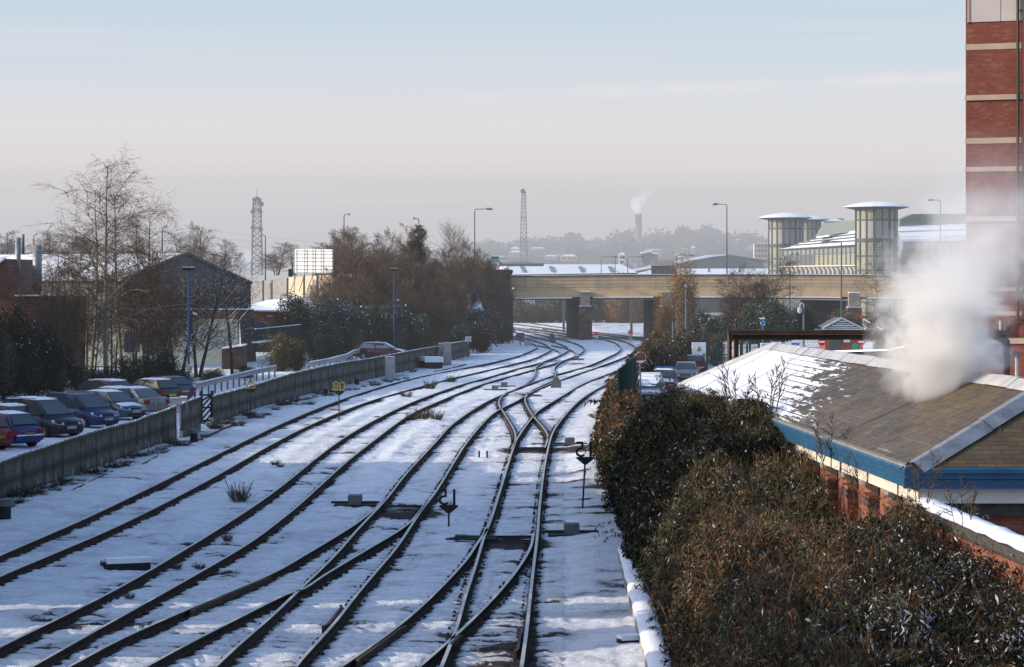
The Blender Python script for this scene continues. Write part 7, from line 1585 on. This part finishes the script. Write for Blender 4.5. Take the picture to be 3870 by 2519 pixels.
# green ribbed fence panel and convex mirror in the hedge
rf = thing('ribbed_fence', tuple(P(2375, 1460, 122)), 'dark green ribbed steel fence panel rising from the hedge', 'fence', world=True)
for i in range(14):
    u = i/13; x = lerp(2336, 2402, u); Y = lerp(120, 124, u); p = P(x, lerp(1396, 1345, u), Y); q = P(x, lerp(1478, 1465, u), Y); MB().box((p.x, Y, (p.z+q.z)/2), (.055, .05, p.z-q.z)).build('rib', 'green_paint', rf)
MB().prism([P(2334, 1397, 120.1), P(2404, 1344, 124.1), P(2404, 1462, 124.1), P(2334, 1480, 120.1)], (0, .04, 0)).build('sheet', 'green_paint', rf)
t = thing('traffic_mirror', tuple(P(2420, 1440, 130)), 'round convex mirror with a painted orange brick reflection above the hedge', 'mirror'); h = P(0, 1350, 130).z-P(0, 1440, 130).z
MB().tube([(0, .1, -1), (0, .1, h)], .04, 6).build('post', 'pole_grey', t); o = MB().lathe([(0, .06), (.16, .05), (.26, .0), (.29, -.02), (.29, .03)], n=24).build('mirror', 'wall_orange', t); o.rotation_euler = (R(90), 0, R(8)); o.location = (0, 0, h)  # brick material on the mirror face is a painted reflection
o = MB().lathe([(.26, .0), (.30, .02), (.30, .05), (.26, .06)], n=24).build('frame', 'off_white', t); o.rotation_euler = (R(90), 0, R(8)); o.location = (0, 0, h); MB().prism([(-.24, -.07, h-.16), (.24, -.07, h-.16), (.1, -.07, h-.25), (-.1, -.07, h-.25)], (0, .02, 0)).build('snow', 'snow_cap', t)
hgrid('street', np.linspace(6, 60, 40), np.linspace(92, 300, 60), lambda x, y: -.30+np.where(x < x_wall(y)-2.5, -.5, 0)+.02*fbm(x, y, 2), 'snow_slush', 'snowy street and yard behind the hut', 'road')
# ---------------------------------------------------------------- weeds in the snow
wt = np.random.default_rng(5)
def tuft_mesh(seed, n=260, h=.35, r=.4, col=(.07, .052, .036)):
    rs = np.random.default_rng(seed); a = rs.random(n)*6.28; p = np.stack([np.cos(a)*r*rs.random(n)**.6*.5, np.sin(a)*r*rs.random(n)**.6*.5, np.zeros(n)], 1)
    d = np.stack([np.cos(a)*rs.random(n), np.sin(a)*rs.random(n), .5+rs.random(n)], 1); q = p+d*h*(.4+.7*rs.random((n, 1))); u = rs.normal(size=(n, 3)); u /= np.linalg.norm(u, axis=1)[:, None]
    v = np.stack([p-u*.003, p+u*.003, q+u*.0015+rs.normal(size=(n, 3))*.01, q-u*.0015], 1).reshape(-1, 3)
    lp = q*rs.random((n, 1)); lv, lf = leaf_quads(lp, .03, .009, rs, .3); V_ = np.vstack([v, lv]); return fast_mesh('weed_tuft', V_, np.arange(len(V_)).reshape(-1, 4), 'leaf', np.repeat(pick([col, tuple(c*1.8 for c in col), (.03, .04, .02)], (3, 1, 1), 2*n, rs), 4, axis=0))
tm = [tuft_mesh(i) for i in range(4)]
def tuft(x, y, s, lab, cat='weeds', grp='dead weeds poking out of the snow'):
    o = bpy.data.objects.new('weed_tuft', random.choice(tm)); COL.objects.link(o); o.location = G(x, y, -.12); o.rotation_euler.z = random.uniform(0, 6); o.scale = (s, s, s*random.uniform(.7, 1.1)); tag(o, lab, cat, grp)
for x, y, s, lab in ((905, 1895, 1.25, 'round dead weed clump between the first two tracks'), (1040, 1757, .6, 'small green weed left of the second track'), (1060, 1765, .5, 'tiny weed right beside a small green weed'), (1625, 1470, 1.5, 'dark leafy weed clump beside the second track in mid distance'), (1705, 1447, 1.3, 'thin grassy tuft right of the dark leafy weed clump'), (1535, 1500, 1.2, 'weed clump at the left rail below the first curve'), (1600, 1583, 1.5, 'dark weeds between the second and third tracks'), (1560, 1586, 1.2, 'left tip of the dark weeds between second and third tracks'), (1650, 1588, 1.2, 'right tip of the dark weeds between second and third tracks'), (665, 2150, .5, 'tiny weed between the second track rails'), (755, 2150, .5, 'tiny weed inside the second track, right one'), (1690, 1928, .6, 'dry weed at the foot of the nearer black 15'), (860, 2045, .5, 'faint twig by the second track'), (490, 2262, .4, 'small weed inside the second track near the bottom')):
    tuft(x, y, s, lab)
wv, wc = [], []
for i in range(60):
    x = 20+i*26+random.uniform(-8, 8); y = fbot(x)+random.uniform(5, 38); m = tm[i % 4]; sc_w = random.uniform(.45, 1.0); q = G(x, y, -.12)
    a = np.zeros(len(m.vertices)*3, np.float32); m.vertices.foreach_get('co', a); a = a.reshape(-1, 3)*sc_w*np.array([1.5, 1.2, .8]); ca = math.cos(i); sa = math.sin(i)
    a = np.stack([a[:, 0]*ca-a[:, 1]*sa, a[:, 0]*sa+a[:, 1]*ca, a[:, 2]], 1)+np.array(q); wv.append(a)
    c = np.zeros(len(m.vertices)*4, np.float32); m.color_attributes['col'].data.foreach_get('color', c); wc.append(c.reshape(-1, 4)[:, :3])
wv = np.vstack(wv); link('dead_weeds', fast_mesh('dead_weeds', wv, np.arange(len(wv)).reshape(-1, 4), 'leaf', np.vstack(wc)), label='dead brown weeds scattered along the foot of the long fence', cat='weeds', kind='stuff')
# bare sprays standing up out of the hedge and wall top
sp1 = tree_meshes(91, 1.6, .02, 9, .5, .2, 2, .3, .0, (6, 4), (.10, .075, .05), 4, .4, .6, 45, .005, 'bark')
for x, y, Y, s, lab in ((3480, 1900, 44, .55, 'wispy dry plant growing on the snowy wall by the hut corner'), (3640, 1990, 41, .5, 'dry stalks with seed heads leaning over the snowy wall'), (3260, 1900, 50, .6, 'bare spray against the hut brickwork'), (3140, 1780, 52, .7, 'bare spray in front of the blue fascia'), (2790, 1560, 62, .8, 'leafless spray in front of the snowy roof edge'), (2900, 1560, 60, .8, 'second leafless spray over the snowy roof edge')):
    place_tree(sp1, 'dry_plant', tuple(P(x, y, Y)), lab, 'plant', None, random.uniform(0, 6), s)
# ---------------------------------------------------------------- unseen blocks, poles and trees added on the left to throw long shadows
MT['plain_brick'] = m_brick('plain_brick', (.25, .10, .06), (.2, .08, .05), (.2, .17, .14))
def block(x0, x1, y0, y1, h, label, gab=0.0):
    t = thing('shadow_block', ((x0+x1)/2, (y0+y1)/2, -.4), label, 'building', world=True)
    MB().box(((x0+x1)/2, (y0+y1)/2, h/2-.2), (x1-x0, y1-y0, h+.2-.3)).build('wall', 'plain_brick', t)
    MB().prism([(x0-.2, y0, h-.25), (x1+.2, y0, h-.25), ((x0+x1)/2, y0, h+gab)], (0, y1-y0, 0)).build('roof', 'snow_roof', t)
SHADE = [(-31, -22, 20, 37.5, 11.6, 'shadow-casting brick block added outside the left edge, nearest the footbridge'),
 (-31, -22, 38.2, 44.2, 9.8, 'second shadow-casting brick block added outside the left edge'), (-31, -22, 47.3, 49.5, 9.8, 'narrow shadow-casting block added between two gaps outside the left edge'),
 (-31, -22, 51.7, 53.7, 9.6, 'third, narrow shadow-casting block added outside the left edge'), (-31, -22, 55.2, 82.0, 12.6, 'long tall shadow-casting block added outside the left edge'),
 (-31, -22, 82.0, 88.0, 8.2, 'low shadow-casting block beside the long one, added outside the left edge'), (-31, -22, 88, 90.5, 7.2, 'lower shadow-casting block added outside the left edge'), (-31, -22, 90.5, 92.3, 8.0, 'short raised shadow-casting block added outside the left edge'), (-31, -22, 92.3, 98, 6.9, 'lowest shadow-casting block added outside the left edge'),
 (-46, -36, 96, 172, 8.3, 'long shadow-casting block added left of the car park, outside the picture')]
for a in SHADE: block(*a)
for i, (x, y, h) in enumerate(((-18.5, 68.5, 14.5), (-19, 73.5, 14.5), (-12.5, 51.0, 11.5))):  # unseen poles added to cast shadow bands on the hut roof
    MB().tube([(x, y, -.3), (x, y, h)], .13, 10).build('shadow_pole', 'pole_grey', label=('tall shadow-casting pole added outside the left edge, middle one', 'tall shadow-casting pole added outside the left edge, farthest one', 'tall shadow-casting pole added outside the left edge, nearest one')[i], cat='shadow pole')
for i, (x, y) in enumerate(((-21.0, 49.0), (-21.0, 42.0))):  # unseen trees added in the gaps to break up the sun patches
    place_tree(tC, 'bare_tree', (x, y, -.3), 'bare tree added to break the sun patches outside the left edge, %s from the footbridge' % ('second', 'first')[i], 'tree', None, i*1.3, (1.0, 1.0, 1.05))
# ---------------------------------------------------------------- steam
def steam(name, axis, dens, label, col=(.98, .96, .94), detail=5, soft=.55, nscale=.9, pad=.4):
    """axis: list of (x,y,z,r) ; one domain box with a density field that follows the axis"""
    xs = [a[0] for a in axis]; zs = [a[2] for a in axis]; rs_ = [a[3] for a in axis]; y0 = sum(a[1] for a in axis)/len(axis)
    z0, z1 = min(zs)-rs_[0], max(zs)+rs_[-1]; R_ = max(rs_)
    x0, x1 = min(x-r for x, r in zip(xs, rs_))-pad, max(x+r for x, r in zip(xs, rs_))+pad
    m = bpy.data.materials.new(name); m.use_nodes = True; t = m.node_tree; t.nodes.clear(); n, l = t.nodes, t.links
    out = n.new('ShaderNodeOutputMaterial'); v = n.new('ShaderNodeVolumePrincipled'); l.new(v.outputs[0], out.inputs['Volume']); v.inputs['Color'].default_value = (*col, 1); v.inputs['Anisotropy'].default_value = .2
    geo = n.new('ShaderNodeNewGeometry'); s = n.new('ShaderNodeSeparateXYZ'); l.new(geo.outputs['Position'], s.inputs[0])
    def mt(op, a, b=0., c=0.):
        q = n.new('ShaderNodeMath'); q.operation = op
        for i, w_ in enumerate((a, b, c)):
            if i < len(q.inputs):
                if isinstance(w_, (int, float)): q.inputs[i].default_value = w_
                else: l.new(w_, q.inputs[i])
        return q.outputs[0]
    u = mt('DIVIDE', mt('SUBTRACT', s.outputs[2], z0), z1-z0)
    def curve(vals, lo, hi):
        q = n.new('ShaderNodeValToRGB'); q.color_ramp.interpolation = 'EASE'; e = q.color_ramp.elements
        ps = [(z-z0)/(z1-z0) for z in zs]
        while len(e) < len(vals): e.new(.5)
        for i, (p_, w_) in enumerate(zip(ps, vals)): e[i].position = p_; k = (w_-lo)/(hi-lo+1e-9); e[i].color = (k, k, k, 1)
        l.new(u, q.inputs[0]); return mt('ADD', mt('MULTIPLY', q.outputs[0], hi-lo), lo)
    cx = curve(xs, min(xs), max(xs)); cr = curve(rs_, 0, R_); cd = curve([a[4] for a in axis], 0, 1)
    nz = n.new('ShaderNodeTexNoise'); nz.inputs['Scale'].default_value = nscale; nz.inputs['Detail'].default_value = detail; nz.inputs['Roughness'].default_value = .62; nz.inputs['Distortion'].default_value = .5; l.new(geo.outputs['Position'], nz.inputs['Vector'])
    dx = mt('SUBTRACT', s.outputs[0], cx); dy = mt('SUBTRACT', s.outputs[1], y0)
    d = mt('DIVIDE', mt('SQRT', mt('ADD', mt('MULTIPLY', dx, dx), mt('MULTIPLY', dy, dy))), cr)
    k = mt('ADD', mt('SUBTRACT', 1.0, d), mt('MULTIPLY', mt('SUBTRACT', nz.outputs['Fac'], .5), 2.7))
    q = n.new('ShaderNodeMapRange'); q.interpolation_type = 'SMOOTHSTEP'; q.inputs['From Min'].default_value = 0.02; q.inputs['From Max'].default_value = soft; l.new(k, q.inputs['Value'])
    edge = mt('MULTIPLY', mt('MULTIPLY', q.outputs[0], cd), dens)
    zb = n.new('ShaderNodeMapRange'); zb.interpolation_type = 'SMOOTHSTEP'; zb.inputs['From Min'].default_value = 0; zb.inputs['From Max'].default_value = .12; l.new(u, zb.inputs['Value'])
    zt = n.new('ShaderNodeMapRange'); zt.interpolation_type = 'SMOOTHSTEP'; zt.inputs['From Min'].default_value = 1; zt.inputs['From Max'].default_value = .75; l.new(u, zt.inputs['Value'])
    l.new(mt('MULTIPLY', mt('MULTIPLY', edge, zb.outputs[0]), zt.outputs[0]), v.inputs['Density'])
    MT[name] = m; hy = R_*1.15
    MB().box(((x0+x1)/2, y0, (z0+z1)/2), (x1-x0, 2*hy, z1-z0)).build(name, name, label=label, cat='steam', kind='stuff')
k = 60/F
def AX(x, y, r, dn, Y=52.5): p = P(x, y, Y); return (p.x, Y, p.z, r*Y/F, dn)
steam('steam_plume', [AX(3545, 1570, 90, .5), AX(3550, 1460, 200, .8), AX(3555, 1320, 255, 1.), AX(3560, 1190, 270, .75), AX(3610, 1060, 300, .36), AX(3690, 930, 340, .18), AX(3760, 800, 320, .10), AX(3750, 680, 240, .05)], 3.4, 'thick pale steam plume drifting up from the hut roof', col=(1, .985, .96), nscale=1.25, detail=6)
def AX2(x, y, r, dn): return AX(x, y, r, dn, 1890)
steam('chimney_steam', [AX2(2413, 808, 10, .6), AX2(2408, 785, 26, .4), AX2(2420, 755, 36, .2), AX2(2440, 730, 30, .08)], .2, 'thin steam wisp above the tall hazy chimney', nscale=.08, soft=.4)
def AX3(x, y, r, dn): return AX(x, y, r, dn, 300)
steam('roof_steam', [AX3(885, 1035, 16, .6), AX3(900, 1010, 26, .5), AX3(922, 985, 30, .35), AX3(935, 960, 26, .15)], 2.5, 'small white steam wisp right of the factory gable', nscale=.6)
